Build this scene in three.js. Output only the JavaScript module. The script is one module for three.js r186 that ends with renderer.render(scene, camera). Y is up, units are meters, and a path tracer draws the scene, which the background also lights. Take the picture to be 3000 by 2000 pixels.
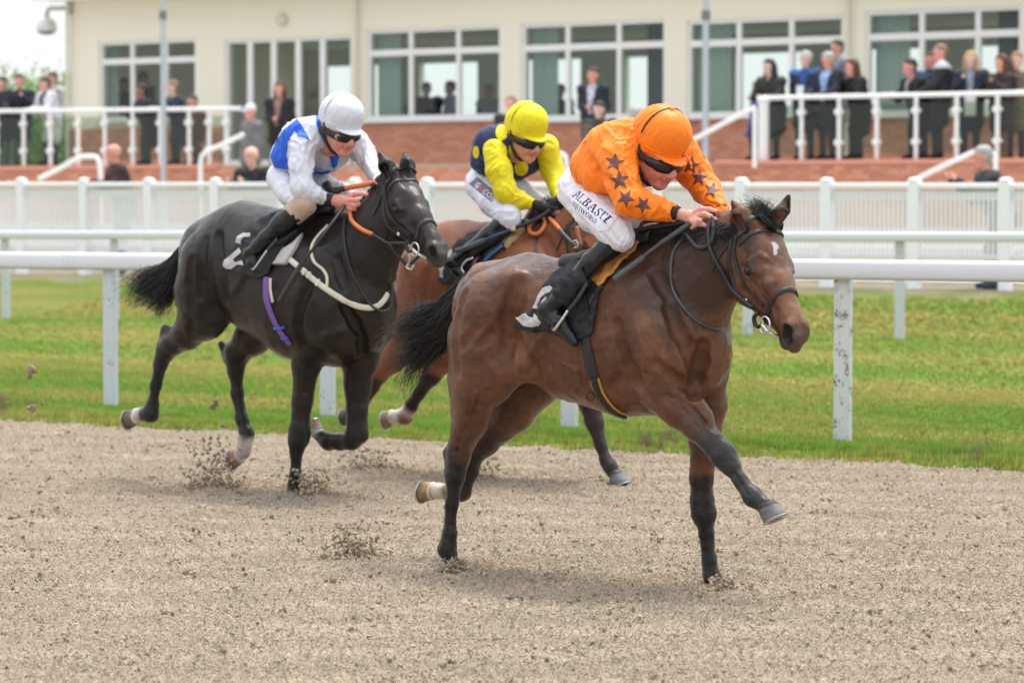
import * as THREE from 'three';
import { mergeGeometries, mergeVertices } from 'three/addons/utils/BufferGeometryUtils.js';
import { RoundedBoxGeometry } from 'three/addons/geometries/RoundedBoxGeometry.js';
import { createNoise3D, createNoise2D } from 'simplex-noise';

const clampN = (x) => Math.min(1, Math.max(-1, x));
// ---------------------------------------------------------------- camera, sky, sun, exposure
const scene = new THREE.Scene();
const F = 8929, CX = 1500, CY = 1000, HORIZON = 583, EYE_H = 1.58;      // focal length and centre in the photograph's 3000x2000 pixels
const PITCH = Math.atan((CY - HORIZON) / F);
const camera = new THREE.PerspectiveCamera(2 * Math.atan(1000 / F) * 180 / Math.PI, 1.5, 0.5, 900);
camera.position.set(0, EYE_H, 0);
camera.rotation.set(-PITCH, 0, 0);
camera.focus = 12.75;
camera.userData.fStop = 3.7;
scene.add(camera);

const SKY_W = 256, SKY_H = 128, skyData = new Float32Array(SKY_W * SKY_H * 4), SUN_DIR = new THREE.Vector3(5, 26, -7).normalize();
for (let j = 0; j < SKY_H; j++) for (let i = 0; i < SKY_W; i++) {
  const up = ((j + 0.5) / SKY_H - 0.5) * Math.PI, e = Math.max(0, Math.sin(up)), az = ((i + 0.5) / SKY_W - 0.5) * Math.PI * 2;
  const cl = 1 + 0.05 * Math.sin(az * 3 + 4 * e) * Math.sin(e * 9) + 0.03 * Math.sin(az * 7 + 11 * e);
  const glow = Math.exp(-Math.pow(Math.acos(clampN(Math.cos(up) * Math.cos(az) * SUN_DIR.x + Math.sin(up) * SUN_DIR.y + Math.cos(up) * Math.sin(az) * SUN_DIR.z)) / 0.36, 2));
  const l = (0.7 + 0.5 * Math.pow(e, 0.9) + 4.6 * glow) * cl, k = (j * SKY_W + i) * 4;              // a bright veil of cloud round the hidden sun
  skyData[k] = l * 0.955; skyData[k + 1] = l * 0.985; skyData[k + 2] = l * (0.995 + 0.07 * e * (1 - glow)); skyData[k + 3] = 1;
}
const sky = new THREE.DataTexture(skyData, SKY_W, SKY_H, THREE.RGBAFormat, THREE.FloatType);
sky.mapping = THREE.EquirectangularReflectionMapping; sky.magFilter = THREE.LinearFilter; sky.needsUpdate = true;
scene.background = sky; scene.environment = sky;

const sun = new THREE.DirectionalLight(0xfff3e2, 1.5);
sun.position.set(5, 26, -21); sun.target.position.set(0, 0, -14);
sun.castShadow = true; sun.shadow.radius = 24; sun.shadow.mapSize.set(2048, 2048);
Object.assign(sun.shadow.camera, { left: -30, right: 30, top: 40, bottom: -60, near: 1, far: 140 });
scene.add(sun, sun.target);

const renderer = new THREE.WebGLRenderer({ antialias: true });
renderer.toneMapping = THREE.LinearToneMapping;
renderer.toneMappingExposure = 1.42;
renderer.shadowMap.enabled = true; renderer.shadowMap.type = THREE.PCFSoftShadowMap;

// ---------------------------------------------------------------- small helpers
let seed0 = 12345;
const rnd = () => { seed0 = (seed0 + 0x6d2b79f5) | 0; let t = Math.imul(seed0 ^ (seed0 >>> 15), 1 | seed0); t = (t + Math.imul(t ^ (t >>> 7), 61 | t)) ^ t; return ((t ^ (t >>> 14)) >>> 0) / 4294967296; };
const rr = (a, b) => a + (b - a) * rnd();
const n3 = createNoise3D(rnd), n2 = createNoise2D(rnd);
const lerp = (a, b, t) => a + (b - a) * t, clamp = (x, a, b) => Math.min(b, Math.max(a, x));
const sstep = (a, b, x) => { const t = clamp((x - a) / (b - a), 0, 1); return t * t * (3 - 2 * t); };
const vadd = (a, b, k = 1) => [a[0] + b[0] * k, a[1] + b[1] * k, a[2] + b[2] * k];
const vsub = (a, b) => [a[0] - b[0], a[1] - b[1], a[2] - b[2]];
const vdot = (a, b) => a[0] * b[0] + a[1] * b[1] + a[2] * b[2];
const vlen = (a) => Math.hypot(a[0], a[1], a[2]);
const vnorm = (a) => { const l = vlen(a) || 1; return [a[0] / l, a[1] / l, a[2] / l]; };
const vcross = (a, b) => [a[1] * b[2] - a[2] * b[1], a[2] * b[0] - a[0] * b[2], a[0] * b[1] - a[1] * b[0]];
const vlerp = (a, b, t) => [lerp(a[0], b[0], t), lerp(a[1], b[1], t), lerp(a[2], b[2], t)];
const mixc = (a, b, t) => [lerp(a[0], b[0], t), lerp(a[1], b[1], t), lerp(a[2], b[2], t)];
const hex = (h) => { const c = new THREE.Color(h); return [c.r, c.g, c.b]; };
const fbm = (x, y, z, o = 4) => { let s = 0, a = 0.5; for (let i = 0; i < o; i++) { s += a * n3(x, y, z); x *= 2.03; y *= 2.03; z *= 2.03; a *= 0.5; } return s; };
const fbm2 = (x, y, o = 4) => { let s = 0, a = 0.5; for (let i = 0; i < o; i++) { s += a * n2(x, y); x *= 2.03; y *= 2.03; a *= 0.5; } return s; };

const taken = {};
const numbered = (n) => { const k = taken[n] = (taken[n] ?? -1) + 1; return k ? n + '_' + String(k).padStart(3, '0') : n; };
function tag(o, label, category, group) { o.userData.label = label; o.userData.category = category; if (group) o.userData.group = group; return o; }
function shade(o) { o.castShadow = true; o.receiveShadow = true; return o; }
function part(name, geo, mat, parent, extra) {
  const m = shade(new THREE.Mesh(geo, mat)); m.name = parent === scene ? numbered(name) : name;
  if (extra) Object.assign(m.userData, extra);
  parent.add(m); return m;
}
function struct(name, geo, mat) { const m = part(name, geo, mat, scene); m.userData.kind = 'structure'; return m; }
// a thing's Group at base point b (local coordinates of frame fr); its parts are given in fr's coordinates minus b
function thing(name, label, category, fr, b = [0, 0, 0], group) {
  const g = new THREE.Group(); g.name = numbered(name);
  const w = fr ? fr.world(b) : b; g.position.set(w[0], w[1], w[2]); if (fr) g.rotation.y = -fr.th;
  tag(g, label, category, group); scene.add(g); g.userData.label = label;
  g.base = b; return g;
}
const put = (name, geo, mat, g, extra) => { geo.translate(-g.base[0], -g.base[1], -g.base[2]); return part(name, geo, mat, g, extra); };

function rayDir(px, py) {
  const x = (px - CX) / F, y = -(py - CY) / F, c = Math.cos(PITCH), s = Math.sin(PITCH);
  return [x, y * c - s, -y * s - c];
}
// an upright frame standing on the ground: X along heading th (degrees, turning towards the camera), Y up, Z to its right
class Frame {
  constructor(ox, oz, thDeg, oy = 0) { this.o = [ox, oy, oz]; this.th = thDeg * Math.PI / 180; this.c = Math.cos(this.th); this.s = Math.sin(this.th); }
  static through(pxA, dA, pxB, dB, oy = 0) {
    const at = (px, d) => { const r = rayDir(px, HORIZON); return [r[0] / -r[2] * d, -d]; };
    const A = at(pxA, dA), B = at(pxB, dB);
    return new Frame(A[0], A[1], Math.atan2(B[1] - A[1], B[0] - A[0]) * 180 / Math.PI, oy);
  }
  dirL(d) { return [d[0] * this.c + d[2] * this.s, d[1], -d[0] * this.s + d[2] * this.c]; }
  local(p) { return this.dirL([p[0] - this.o[0], p[1] - this.o[1], p[2] - this.o[2]]); }
  world(p) { return [this.o[0] + p[0] * this.c - p[2] * this.s, this.o[1] + p[1], this.o[2] + p[0] * this.s + p[2] * this.c]; }
  eye() { return this.local([0, EYE_H, 0]); }
  ray(px, py) { return { o: this.eye(), d: this.dirL(rayDir(px, py)) }; }
  // point of the sight line through a pixel that lies w to the right of the frame's upright plane, and metres per pixel there
  pt(px, py, w = 0) { const { o, d } = this.ray(px, py), t = (w - o[2]) / d[2]; const p = vadd(o, d, t); p.m = t / F; return p; }
  ground(px, py, h = 0) { const { o, d } = this.ray(px, py), t = (h - o[1]) / d[1]; const p = vadd(o, d, t); p.m = t / F; return p; }
}
const WORLD = new Frame(0, 0, 0);

// ---------------------------------------------------------------- distance-field modelling
class Sdf {
  constructor(cell) { this.cell = cell; this.prims = []; this.warps = []; }
  // tapered capsule; opts: k blend radius, s + d squash factor along unit direction d, sub true = carve
  cone(a, b, ra, rb, o = {}) { this.prims.push({ a, b, ra, rb, k: o.k ?? 0.03, s: o.s ?? 1, d: o.d ?? [0, 0, 1], sub: !!o.sub }); return this; }
  ball(a, r, o) { return this.cone(a, a, r, r, o); }
  chain(pts, o = {}) { for (let i = 0; i + 1 < pts.length; i++) this.cone(pts[i].p, pts[i + 1].p, pts[i].r, pts[i + 1].r, { ...o, ...(pts[i].o || {}) }); return this; }
  cut(n, c) { this.prims.push({ plane: vnorm(n), c }); return this; }       // keep n.p <= c
  warp(f) { this.warps.push(f); return this; }
  build() {
    const lo = [1e9, 1e9, 1e9], hi = [-1e9, -1e9, -1e9], pad = this.cell * 4 + 0.012;
    for (const q of this.prims) if (!q.plane && !q.sub) for (const [p, r] of [[q.a, q.ra], [q.b, q.rb]]) for (let i = 0; i < 3; i++) { lo[i] = Math.min(lo[i], p[i] - r - pad); hi[i] = Math.max(hi[i], p[i] + r + pad); }
    const c = this.cell; this.lo = lo; const N = this.n = [0, 1, 2].map((i) => Math.ceil((hi[i] - lo[i]) / c) + 1);
    const [nx, ny, nz] = N, f = this.f = new Float32Array(nx * ny * nz).fill(0.5);
    for (const q of this.prims) this.apply(q);
    for (const g of this.warps) for (let z = 0, i = 0; z < nz; z++) for (let y = 0; y < ny; y++) for (let x = 0; x < nx; x++, i++) if (Math.abs(f[i]) < 0.022 + 2 * c) f[i] += g(lo[0] + x * c, lo[1] + y * c, lo[2] + z * c);
    return this;
  }
  apply(q) {
    const [nx, ny, nz] = this.n, N = this.n, lo = this.lo, c = this.cell, f = this.f;
      if (q.plane) { for (let z = 0, i = 0; z < nz; z++) for (let y = 0; y < ny; y++) for (let x = 0; x < nx; x++, i++) { const d = q.plane[0] * (lo[0] + x * c) + q.plane[1] * (lo[1] + y * c) + q.plane[2] * (lo[2] + z * c) - q.c; if (d > f[i]) f[i] = d; } return; }
      const { a, b, ra, rb, k, s, d } = q, m = k + 3 * c, R = [0, 1, 2].map((i) => [Math.min(a[i] - ra, b[i] - rb) - m, Math.max(a[i] + ra, b[i] + rb) + m]);
      const i0 = R.map((r, i) => clamp(Math.floor((r[0] - lo[i]) / c), 0, N[i] - 1)), i1 = R.map((r, i) => clamp(Math.ceil((r[1] - lo[i]) / c), 0, N[i] - 1));
      const mid = vlerp(a, b, 0.5), es = 1 / s - 1, sq = s !== 1;
      const sqz = (p) => { if (!sq) return p; const t = ((p[0] - mid[0]) * d[0] + (p[1] - mid[1]) * d[1] + (p[2] - mid[2]) * d[2]) * es; return [p[0] + d[0] * t, p[1] + d[1] * t, p[2] + d[2] * t]; };
      const A = sqz(a), B = sqz(b), ba = vsub(B, A), l2 = vdot(ba, ba) || 1e-12, sc = sq ? 0.5 * (1 + s) : 1;
      for (let z = i0[2]; z <= i1[2]; z++) for (let y = i0[1]; y <= i1[1]; y++) {
        let i = (z * ny + y) * nx + i0[0]; const py0 = lo[1] + y * c, pz0 = lo[2] + z * c;
        for (let x = i0[0]; x <= i1[0]; x++, i++) {
          let px = lo[0] + x * c, py = py0, pz = pz0;
          if (sq) { const t = ((px - mid[0]) * d[0] + (py - mid[1]) * d[1] + (pz - mid[2]) * d[2]) * es; px += d[0] * t; py += d[1] * t; pz += d[2] * t; }
          const ax = px - A[0], ay = py - A[1], az = pz - A[2]; let t = (ax * ba[0] + ay * ba[1] + az * ba[2]) / l2; t = t < 0 ? 0 : t > 1 ? 1 : t;
          const ex = ax - ba[0] * t, ey = ay - ba[1] * t, ez = az - ba[2] * t;
          const v = (Math.sqrt(ex * ex + ey * ey + ez * ez) - (ra + (rb - ra) * t)) * sc, w = f[i];
          if (q.sub) { const h = Math.max(k - Math.abs(w + v), 0); f[i] = Math.max(w, -v) + (h * h) / (4 * k); }
          else { const h = Math.max(k - Math.abs(w - v), 0); f[i] = Math.min(w, v) - (h * h) / (4 * k); }
        }
      }
  }
  // smooth crease (h < 0) or ridge (h > 0) along surface points
  crease(pts, r, h, k = 0.02) {
    const s = pts.map((p) => { const n = this.grad(p, 0.012); return h < 0 ? vadd(p, n, r + h) : vadd(p, n, h - r); });
    for (let i = 0; i + 1 < s.length; i++) this.apply({ a: s[i], b: s[i + 1], ra: r, rb: r, k, s: 1, d: [0, 0, 1], sub: h < 0 });
    return this;
  }
  at(p) {
    const [nx, ny, nz] = this.n, c = this.cell, f = this.f;
    const x = (p[0] - this.lo[0]) / c, y = (p[1] - this.lo[1]) / c, z = (p[2] - this.lo[2]) / c;
    if (x < 0 || y < 0 || z < 0 || x >= nx - 1 || y >= ny - 1 || z >= nz - 1) return 0.5;
    const ix = x | 0, iy = y | 0, iz = z | 0, u = x - ix, v = y - iy, w = z - iz, i = (iz * ny + iy) * nx + ix, r = nx * ny;
    const L = (k) => f[k] + (f[k + 1] - f[k]) * u;
    const a = L(i), b = L(i + nx), e = L(i + r), g = L(i + r + nx), h = a + (b - a) * v;
    return h + (e + (g - e) * v - h) * w;
  }
  grad(p, e = this.cell) { return vnorm([this.at([p[0] + e, p[1], p[2]]) - this.at([p[0] - e, p[1], p[2]]), this.at([p[0], p[1] + e, p[2]]) - this.at([p[0], p[1] - e, p[2]]), this.at([p[0], p[1], p[2] + e]) - this.at([p[0], p[1], p[2] - e])]); }
  // where a ray first meets the surface (or comes nearest to it)
  cast(o, d) {
    let t0 = 0, t1 = 1e9; const l = vlen(d), c = this.cell; d = vnorm(d);
    for (let i = 0; i < 3; i++) { const a = (this.lo[i] - o[i]) / d[i], b = (this.lo[i] + (this.n[i] - 1) * c - o[i]) / d[i]; t0 = Math.max(t0, Math.min(a, b)); t1 = Math.min(t1, Math.max(a, b)); }
    let best = 1e9, bt = t0, prev = 0.5;
    for (let t = t0; t < t1; t += c * 0.7) {
      const v = this.at(vadd(o, d, t)); if (v < best) { best = v; bt = t; }
      if (v < 0) { const s = t - c * 0.7 * (v / (v - prev || 1)) * -1; const k = prev / (prev - v || 1); const p = vadd(o, d, t - c * 0.7 + c * 0.7 * clamp(k, 0, 1)); p.hit = true; return p; }
      prev = v;
    }
    const p = vadd(o, d, bt); p.hit = false; return this.snap(p);
  }
  snap(p, off = 0) { for (let i = 0; i < 6; i++) { const v = this.at(p) - off; if (v >= 0.45) break; p = vadd(p, this.grad(p), -v * 0.9); } return p; }
  // surface nets; color(p, n) -> linear rgb
  mesh(color, uvf) {
    const [nx, ny, nz] = this.n, f = this.f, c = this.cell, id = new Int32Array(nx * ny * nz).fill(-1), pos = [], nor = [], idx = [], col = [], uv = [];
    const r = nx * ny, off = [0, 1, nx, nx + 1, r, r + 1, r + nx, r + nx + 1], E = [0, 1, 2, 3, 4, 5, 6, 7, 0, 2, 1, 3, 4, 6, 5, 7, 0, 4, 1, 5, 2, 6, 3, 7];
    for (let z = 0; z < nz - 1; z++) for (let y = 0; y < ny - 1; y++) for (let x = 0; x < nx - 1; x++) {
      const i = (z * ny + y) * nx + x; let m = 0; for (let k = 0; k < 8; k++) if (f[i + off[k]] < 0) m |= 1 << k;
      if (m === 0 || m === 255) continue;
      let sx = 0, sy = 0, sz = 0, n = 0;
      for (let e = 0; e < 24; e += 2) {
        const a = E[e], b = E[e + 1]; if (((m >> a) & 1) === ((m >> b) & 1)) continue;
        const va = f[i + off[a]], vb = f[i + off[b]], t = va / (va - vb);
        sx += lerp(a & 1, b & 1, t); sy += lerp((a >> 1) & 1, (b >> 1) & 1, t); sz += lerp(a >> 2, b >> 2, t); n++;
      }
      const p = [this.lo[0] + (x + sx / n) * c, this.lo[1] + (y + sy / n) * c, this.lo[2] + (z + sz / n) * c], g = this.grad(p, c * 0.75);
      id[i] = pos.length / 3; pos.push(p[0], p[1], p[2]); nor.push(g[0], g[1], g[2]);
      if (color) { const q = color(p, g); col.push(q[0], q[1], q[2]); }
      if (uvf) { const q = uvf(p, g); uv.push(q[0], q[1]); }
    }
    const quad = (a, b, d, e, flip) => { if (a < 0 || b < 0 || d < 0 || e < 0) return; if (flip) idx.push(a, d, b, b, d, e); else idx.push(a, b, d, b, e, d); };
    for (let z = 1; z < nz - 1; z++) for (let y = 1; y < ny - 1; y++) for (let x = 1; x < nx - 1; x++) {
      const i = (z * ny + y) * nx + x, s = f[i] < 0;
      if (s !== f[i + 1] < 0) quad(id[i - nx - r], id[i - r], id[i - nx], id[i], !s);
      if (s !== f[i + nx] < 0) quad(id[i - 1 - r], id[i - 1], id[i - r], id[i], !s);
      if (s !== f[i + r] < 0) quad(id[i - 1 - nx], id[i - nx], id[i - 1], id[i], !s);
    }
    const g = new THREE.BufferGeometry();
    g.setAttribute('position', new THREE.Float32BufferAttribute(pos, 3)); g.setAttribute('normal', new THREE.Float32BufferAttribute(nor, 3));
    if (color) g.setAttribute('color', new THREE.Float32BufferAttribute(col, 3));
    if (uvf) g.setAttribute('uv', new THREE.Float32BufferAttribute(uv, 2));
    g.setIndex(idx); return g;
  }
  free() { this.f = null; }
}

// ---------------------------------------------------------------- swept bands, ropes, draped patches, hair
function curve(pts, step) {
  const c = new THREE.CatmullRomCurve3(pts.map((p) => new THREE.Vector3(p[0], p[1], p[2])), false, 'centripetal'), n = Math.max(2, Math.ceil(c.getLength() / step));
  return c.getSpacedPoints(n).map((v) => [v.x, v.y, v.z]);
}
function loft(rings, caps = true) {
  const n = rings[0].length, pos = [], idx = [];
  for (const r of rings) for (const p of r) pos.push(p[0], p[1], p[2]);
  for (let i = 0; i + 1 < rings.length; i++) for (let j = 0; j < n; j++) { const a = i * n + j, b = i * n + (j + 1) % n; idx.push(a, b, a + n, b, b + n, a + n); }
  if (caps) for (const [k, flip] of [[0, false], [rings.length - 1, true]]) {
    const c = pos.length / 3, m = rings[k].reduce((s, p) => vadd(s, p, 1 / n), [0, 0, 0]); pos.push(...m);
    for (let j = 0; j < n; j++) { const a = k * n + j, b = k * n + (j + 1) % n; flip ? idx.push(c, a, b) : idx.push(c, b, a); }
  }
  const g = new THREE.BufferGeometry(); g.setAttribute('position', new THREE.Float32BufferAttribute(pos, 3)); g.setIndex(idx); g.computeVertexNormals(); return g;
}
// round rope through points; r a number or a function of 0..1
function rope(pts, r, step = 0.015, sides = 7) {
  const c = curve(pts, step); let up = [0.3, 1, 0.2], rings = [];
  c.forEach((p, i) => {
    const t = vnorm(vsub(c[Math.min(i + 1, c.length - 1)], c[Math.max(i - 1, 0)])), b = vnorm(vcross(t, up)), n = vcross(b, t), q = typeof r === 'function' ? r(i / (c.length - 1)) : r; up = n;
    rings.push(Array.from({ length: sides }, (_, k) => { const a = k / sides * Math.PI * 2; return vadd(vadd(p, n, q * Math.cos(a)), b, q * Math.sin(a)); }));
  });
  return loft(rings);
}
// flat strap lying on a field: w wide, th thick, its middle lifted by off
function strap(field, pts, w, th, off = 0.002, step = 0.012, free = false) {
  let c = curve(pts, step); if (!free) c = c.map((p) => field.snap(p, off + th / 2));
  let lastN = null; const rings = c.map((p, i) => {
    const t = vnorm(vsub(c[Math.min(i + 1, c.length - 1)], c[Math.max(i - 1, 0)]));
    let n = field ? field.grad(p, 0.012) : (lastN || [0, 0, 1]); if (lastN) n = vnorm(vlerp(lastN, n, 0.5)); lastN = n;
    const b = vnorm(vcross(t, n)); n = vcross(b, t); const W = typeof w === 'function' ? w(i / (c.length - 1)) : w, q = th / 2, e = Math.min(q, W / 4);
    return [[-W / 2, -q + e * 0.5], [-W / 2, q - e], [-W / 2 + e, q], [0, q * 1.12], [W / 2 - e, q], [W / 2, q - e], [W / 2, -q + e * 0.5], [0, -q]].map(([x, y]) => vadd(vadd(p, b, x), n, y));
  });
  return loft(rings);
}
// patch with the outline of a pixel polygon laid over a field
function patch(fr, field, poly, off, { L = 8, th = 0.003, wave = null, skirt = 0 } = {}) {
  const pts = poly.map((p) => new THREE.Vector2(p[0], p[1])); if (THREE.ShapeUtils.area(pts) > 0) pts.reverse();
  let tris = THREE.ShapeUtils.triangulateShape(pts, []).map((t) => t.map((k) => [pts[k].x, pts[k].y]));
  for (let go = true, it = 0; go && it < 9; it++) {
    go = false; const out = [];
    for (const [a, b, c] of tris) {
      const e = [[a, b], [b, c], [c, a]].map(([p, q]) => Math.hypot(p[0] - q[0], p[1] - q[1])), k = e.indexOf(Math.max(...e));
      if (e[k] <= L) { out.push([a, b, c]); continue; } go = true;
      const T = k === 0 ? [a, b, c] : k === 1 ? [b, c, a] : [c, a, b], m = [(T[0][0] + T[1][0]) / 2, (T[0][1] + T[1][1]) / 2];
      out.push([T[0], m, T[2]], [m, T[1], T[2]]);
    }
    tris = out;
  }
  const ids = new Map(), P = [], Nn = [], px = [], idx = [];
  const add = (q) => { const k = q[0].toFixed(2) + ',' + q[1].toFixed(2); if (!ids.has(k)) { ids.set(k, P.length); px.push(q); const { o, d } = fr.ray(q[0], q[1]); const s = field.cast(o, d), n = field.grad(s, 0.014); let h = off; if (wave) h += wave(q[0], q[1]); P.push(vadd(s, n, h)); Nn.push(n); } return ids.get(k); };
  for (const t of tris) { const [a, b, c] = t.map(add); idx.push(a, b, c); }
  const edge = new Map(); for (let i = 0; i < idx.length; i += 3) for (const [a, b] of [[idx[i], idx[i + 1]], [idx[i + 1], idx[i + 2]], [idx[i + 2], idx[i]]]) { const k = b + '_' + a; if (edge.has(k)) edge.delete(k); else edge.set(a + '_' + b, [a, b]); }
  // make triangles face outwards
  { const [a, b, c] = idx; const n = vcross(vsub(P[b], P[a]), vsub(P[c], P[a])); let s = 0; for (let i = 0; i < idx.length; i += 3) { const q = vcross(vsub(P[idx[i + 1]], P[idx[i]]), vsub(P[idx[i + 2]], P[idx[i]])); s += vdot(q, Nn[idx[i]]); } if (s < 0) for (let i = 0; i < idx.length; i += 3) [idx[i + 1], idx[i + 2]] = [idx[i + 2], idx[i + 1]]; }
  const n0 = P.length, hems = new Map(); const sk = (a) => { if (!hems.has(a)) { hems.set(a, P.length); P.push(vadd(P[a], Nn[a], -(skirt || Math.max(th, off + 0.002)))); } return hems.get(a); };
  for (const [a, b] of edge.values()) { const c = sk(a), d = sk(b); idx.push(a, b, c, b, d, c); }
  const g = new THREE.BufferGeometry(); g.setAttribute('position', new THREE.Float32BufferAttribute(P.flat(), 3)); g.setIndex(idx); g.computeVertexNormals(); g.userData = { n0 }; return g;
}
function planarUV(g, o, u, v) {
  const p = g.attributes.position, uv = []; for (let i = 0; i < p.count; i++) { const q = vsub([p.getX(i), p.getY(i), p.getZ(i)], o); uv.push(vdot(q, u) / vdot(u, u), vdot(q, v) / vdot(v, v)); }
  g.setAttribute('uv', new THREE.Float32BufferAttribute(uv, 2)); return g;
}
// hair between guide polylines
function hair(guides, n, { r = 0.0022, seg = 10, spread = 0.02, curl = 0.02, short = 0.35, sides = 3 } = {}) {
  const out = []; const gs = guides.map((g) => curve(g, 0.02)).map((c) => (t) => { const k = clamp(t, 0, 1) * (c.length - 1), i = Math.min(c.length - 2, k | 0); return vlerp(c[i], c[i + 1], k - i); });
  const pos = [], idx = [];
  for (let s = 0; s < n; s++) {
    const k = rnd() * (gs.length - 1), i = Math.min(gs.length - 2, k | 0), u = k - i, end = 1 - short * rnd() * rnd(), o = [rr(-1, 1), rr(-1, 1), rr(-1, 1)], ph = rr(0, 50), q = r * rr(0.6, 1.3);
    let up = [0.2, 1, 0.3], prev = null, base = pos.length / 3;
    for (let j = 0; j <= seg; j++) {
      const t = j / seg * end, p0 = gs.length > 1 ? vlerp(gs[i](t), gs[i + 1](t), u) : gs[0](t), g = t * t;
      const p = [0, 1, 2].map((a) => p0[a] + o[a] * spread * (0.25 + 0.75 * t) + curl * g * n3(ph + a * 9, t * 3.2, s * 0.37));
      const tan = prev ? vnorm(vsub(p, prev)) : [0, -1, 0.01], b = vnorm(vcross(tan, up)), nn = vcross(b, tan), w = q * (1 - 0.85 * Math.pow(j / seg, 2)); prev = p;
      for (let a = 0; a < sides; a++) { const an = a / sides * 6.283; pos.push(...vadd(vadd(p, nn, w * Math.cos(an)), b, w * Math.sin(an))); }
      if (j) for (let a = 0; a < sides; a++) { const A = base + (j - 1) * sides + a, B = base + (j - 1) * sides + (a + 1) % sides; idx.push(A, B, A + sides, B, B + sides, A + sides); }
    }
  }
  const g = new THREE.BufferGeometry(); g.setAttribute('position', new THREE.Float32BufferAttribute(pos, 3)); g.setIndex(idx); g.computeVertexNormals(); return g;
}
const strip = (g) => { for (const k of Object.keys(g.attributes)) if (k !== 'position' && k !== 'normal') g.deleteAttribute(k); return g.index ? g.toNonIndexed() : g; };
const merged = (list) => mergeGeometries(list.map(strip));
const box = (w, h, d, x = 0, y = 0, z = 0) => new THREE.BoxGeometry(w, h, d).translate(x, y, z);
const rbox = (w, h, d, x = 0, y = 0, z = 0, r = 0.01) => new RoundedBoxGeometry(w, h, d, 2, Math.min(r, w / 2.01, h / 2.01, d / 2.01)).translate(x, y, z);
function worldUV(g, s = 1) { // box-mapped uv in metres
  const p = g.attributes.position, n = g.attributes.normal, uv = new Float32Array(p.count * 2);
  for (let i = 0; i < p.count; i++) { const a = Math.abs(n.getX(i)), b = Math.abs(n.getY(i)), c = Math.abs(n.getZ(i)); const [u, v] = b > a && b > c ? [p.getX(i), p.getZ(i)] : a > c ? [p.getZ(i), p.getY(i)] : [p.getX(i), p.getY(i)]; uv[2 * i] = u * s; uv[2 * i + 1] = v * s; }
  g.setAttribute('uv', new THREE.BufferAttribute(uv, 2)); return g;
}
function noiseTex(size, fn, srgb = false) {
  const d = new Uint8Array(size * size * 4);
  for (let y = 0; y < size; y++) for (let x = 0; x < size; x++) { const c = fn(x / size, y / size), k = (y * size + x) * 4; d[k] = clamp(c[0], 0, 1) * 255; d[k + 1] = clamp(c[1], 0, 1) * 255; d[k + 2] = clamp(c[2], 0, 1) * 255; d[k + 3] = 255; }
  const t = new THREE.DataTexture(d, size, size); t.wrapS = t.wrapT = THREE.RepeatWrapping; t.magFilter = THREE.LinearFilter; t.minFilter = THREE.LinearMipmapLinearFilter; t.generateMipmaps = true; if (srgb) t.colorSpace = THREE.SRGBColorSpace; t.needsUpdate = true; return t;
}
// tileable noise on the unit square
const tile = (u, v, f, ox = 0) => { const a = u * 6.2832, b = v * 6.2832, R = f / 6.2832; return n3(Math.cos(a) * R + ox + Math.cos(b) * R * 0.731, Math.sin(a) * R + Math.sin(b) * R * 1.13 + ox, Math.sin(b) * R * 0.77 + Math.cos(b) * R * 1.3); };
const M = (color, rough = 0.6, extra = {}) => new THREE.MeshPhysicalMaterial({ color: Array.isArray(color) ? new THREE.Color().setRGB(...color) : color, roughness: rough, ...extra });
// ---------------------------------------------------------------- the ground: sand track, turf, concrete steps
const edgeF = Frame.through(0, 21.8, 3000, 17.75), rail1 = Frame.through(312, 22.4, 2464, 18.96), rail2 = Frame.through(10, 39.4, 2634, 33.5);
const fenceF = Frame.through(57, 45.6, 2666, 38), balF = Frame.through(300, 60.3, 2500, 51.3), wallF = Frame.through(434, 67, 2768, 56);
const vOf = (x, z) => -edgeF.local([x, 0, z])[2];                        // metres beyond the sand's edge
const wob = (u) => 0.05 * n2(u * 1.7, 3) + 0.03 * n2(u * 5.1, 9);
function sandH(x, z) {
  const d = -z, fine = clamp(1.25 - (d - 9) / 22, 0.3, 1);
  const wx = x + 0.03 * n2(x * 6, z * 6), wz = z + 0.03 * n2(x * 6 + 40, z * 6);
  const a = fbm2(wx * 2.1, wz * 2.1, 3), b = 1 - Math.abs(n2(wx * 11, wz * 15)), c = n2(wx * 26, wz * 33), e = n2(wx * 55 + 7, wz * 64), g = n2(wx * 5, wz * 7);
  const k2 = 1 - Math.abs(n2(wx * 34 + 3, wz * 40 + 9)); let h = 0.024 * a + 0.014 * b * b + 0.011 * c * (0.7 + 0.6 * g) + 0.0115 * k2 * k2 + 0.0115 * e * fine;
  const pit = n2(wx * 7.3 + 90, wz * 9.1); h -= 0.016 * sstep(0.45, 0.85, pit);
  return h - 0.012;
}
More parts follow.
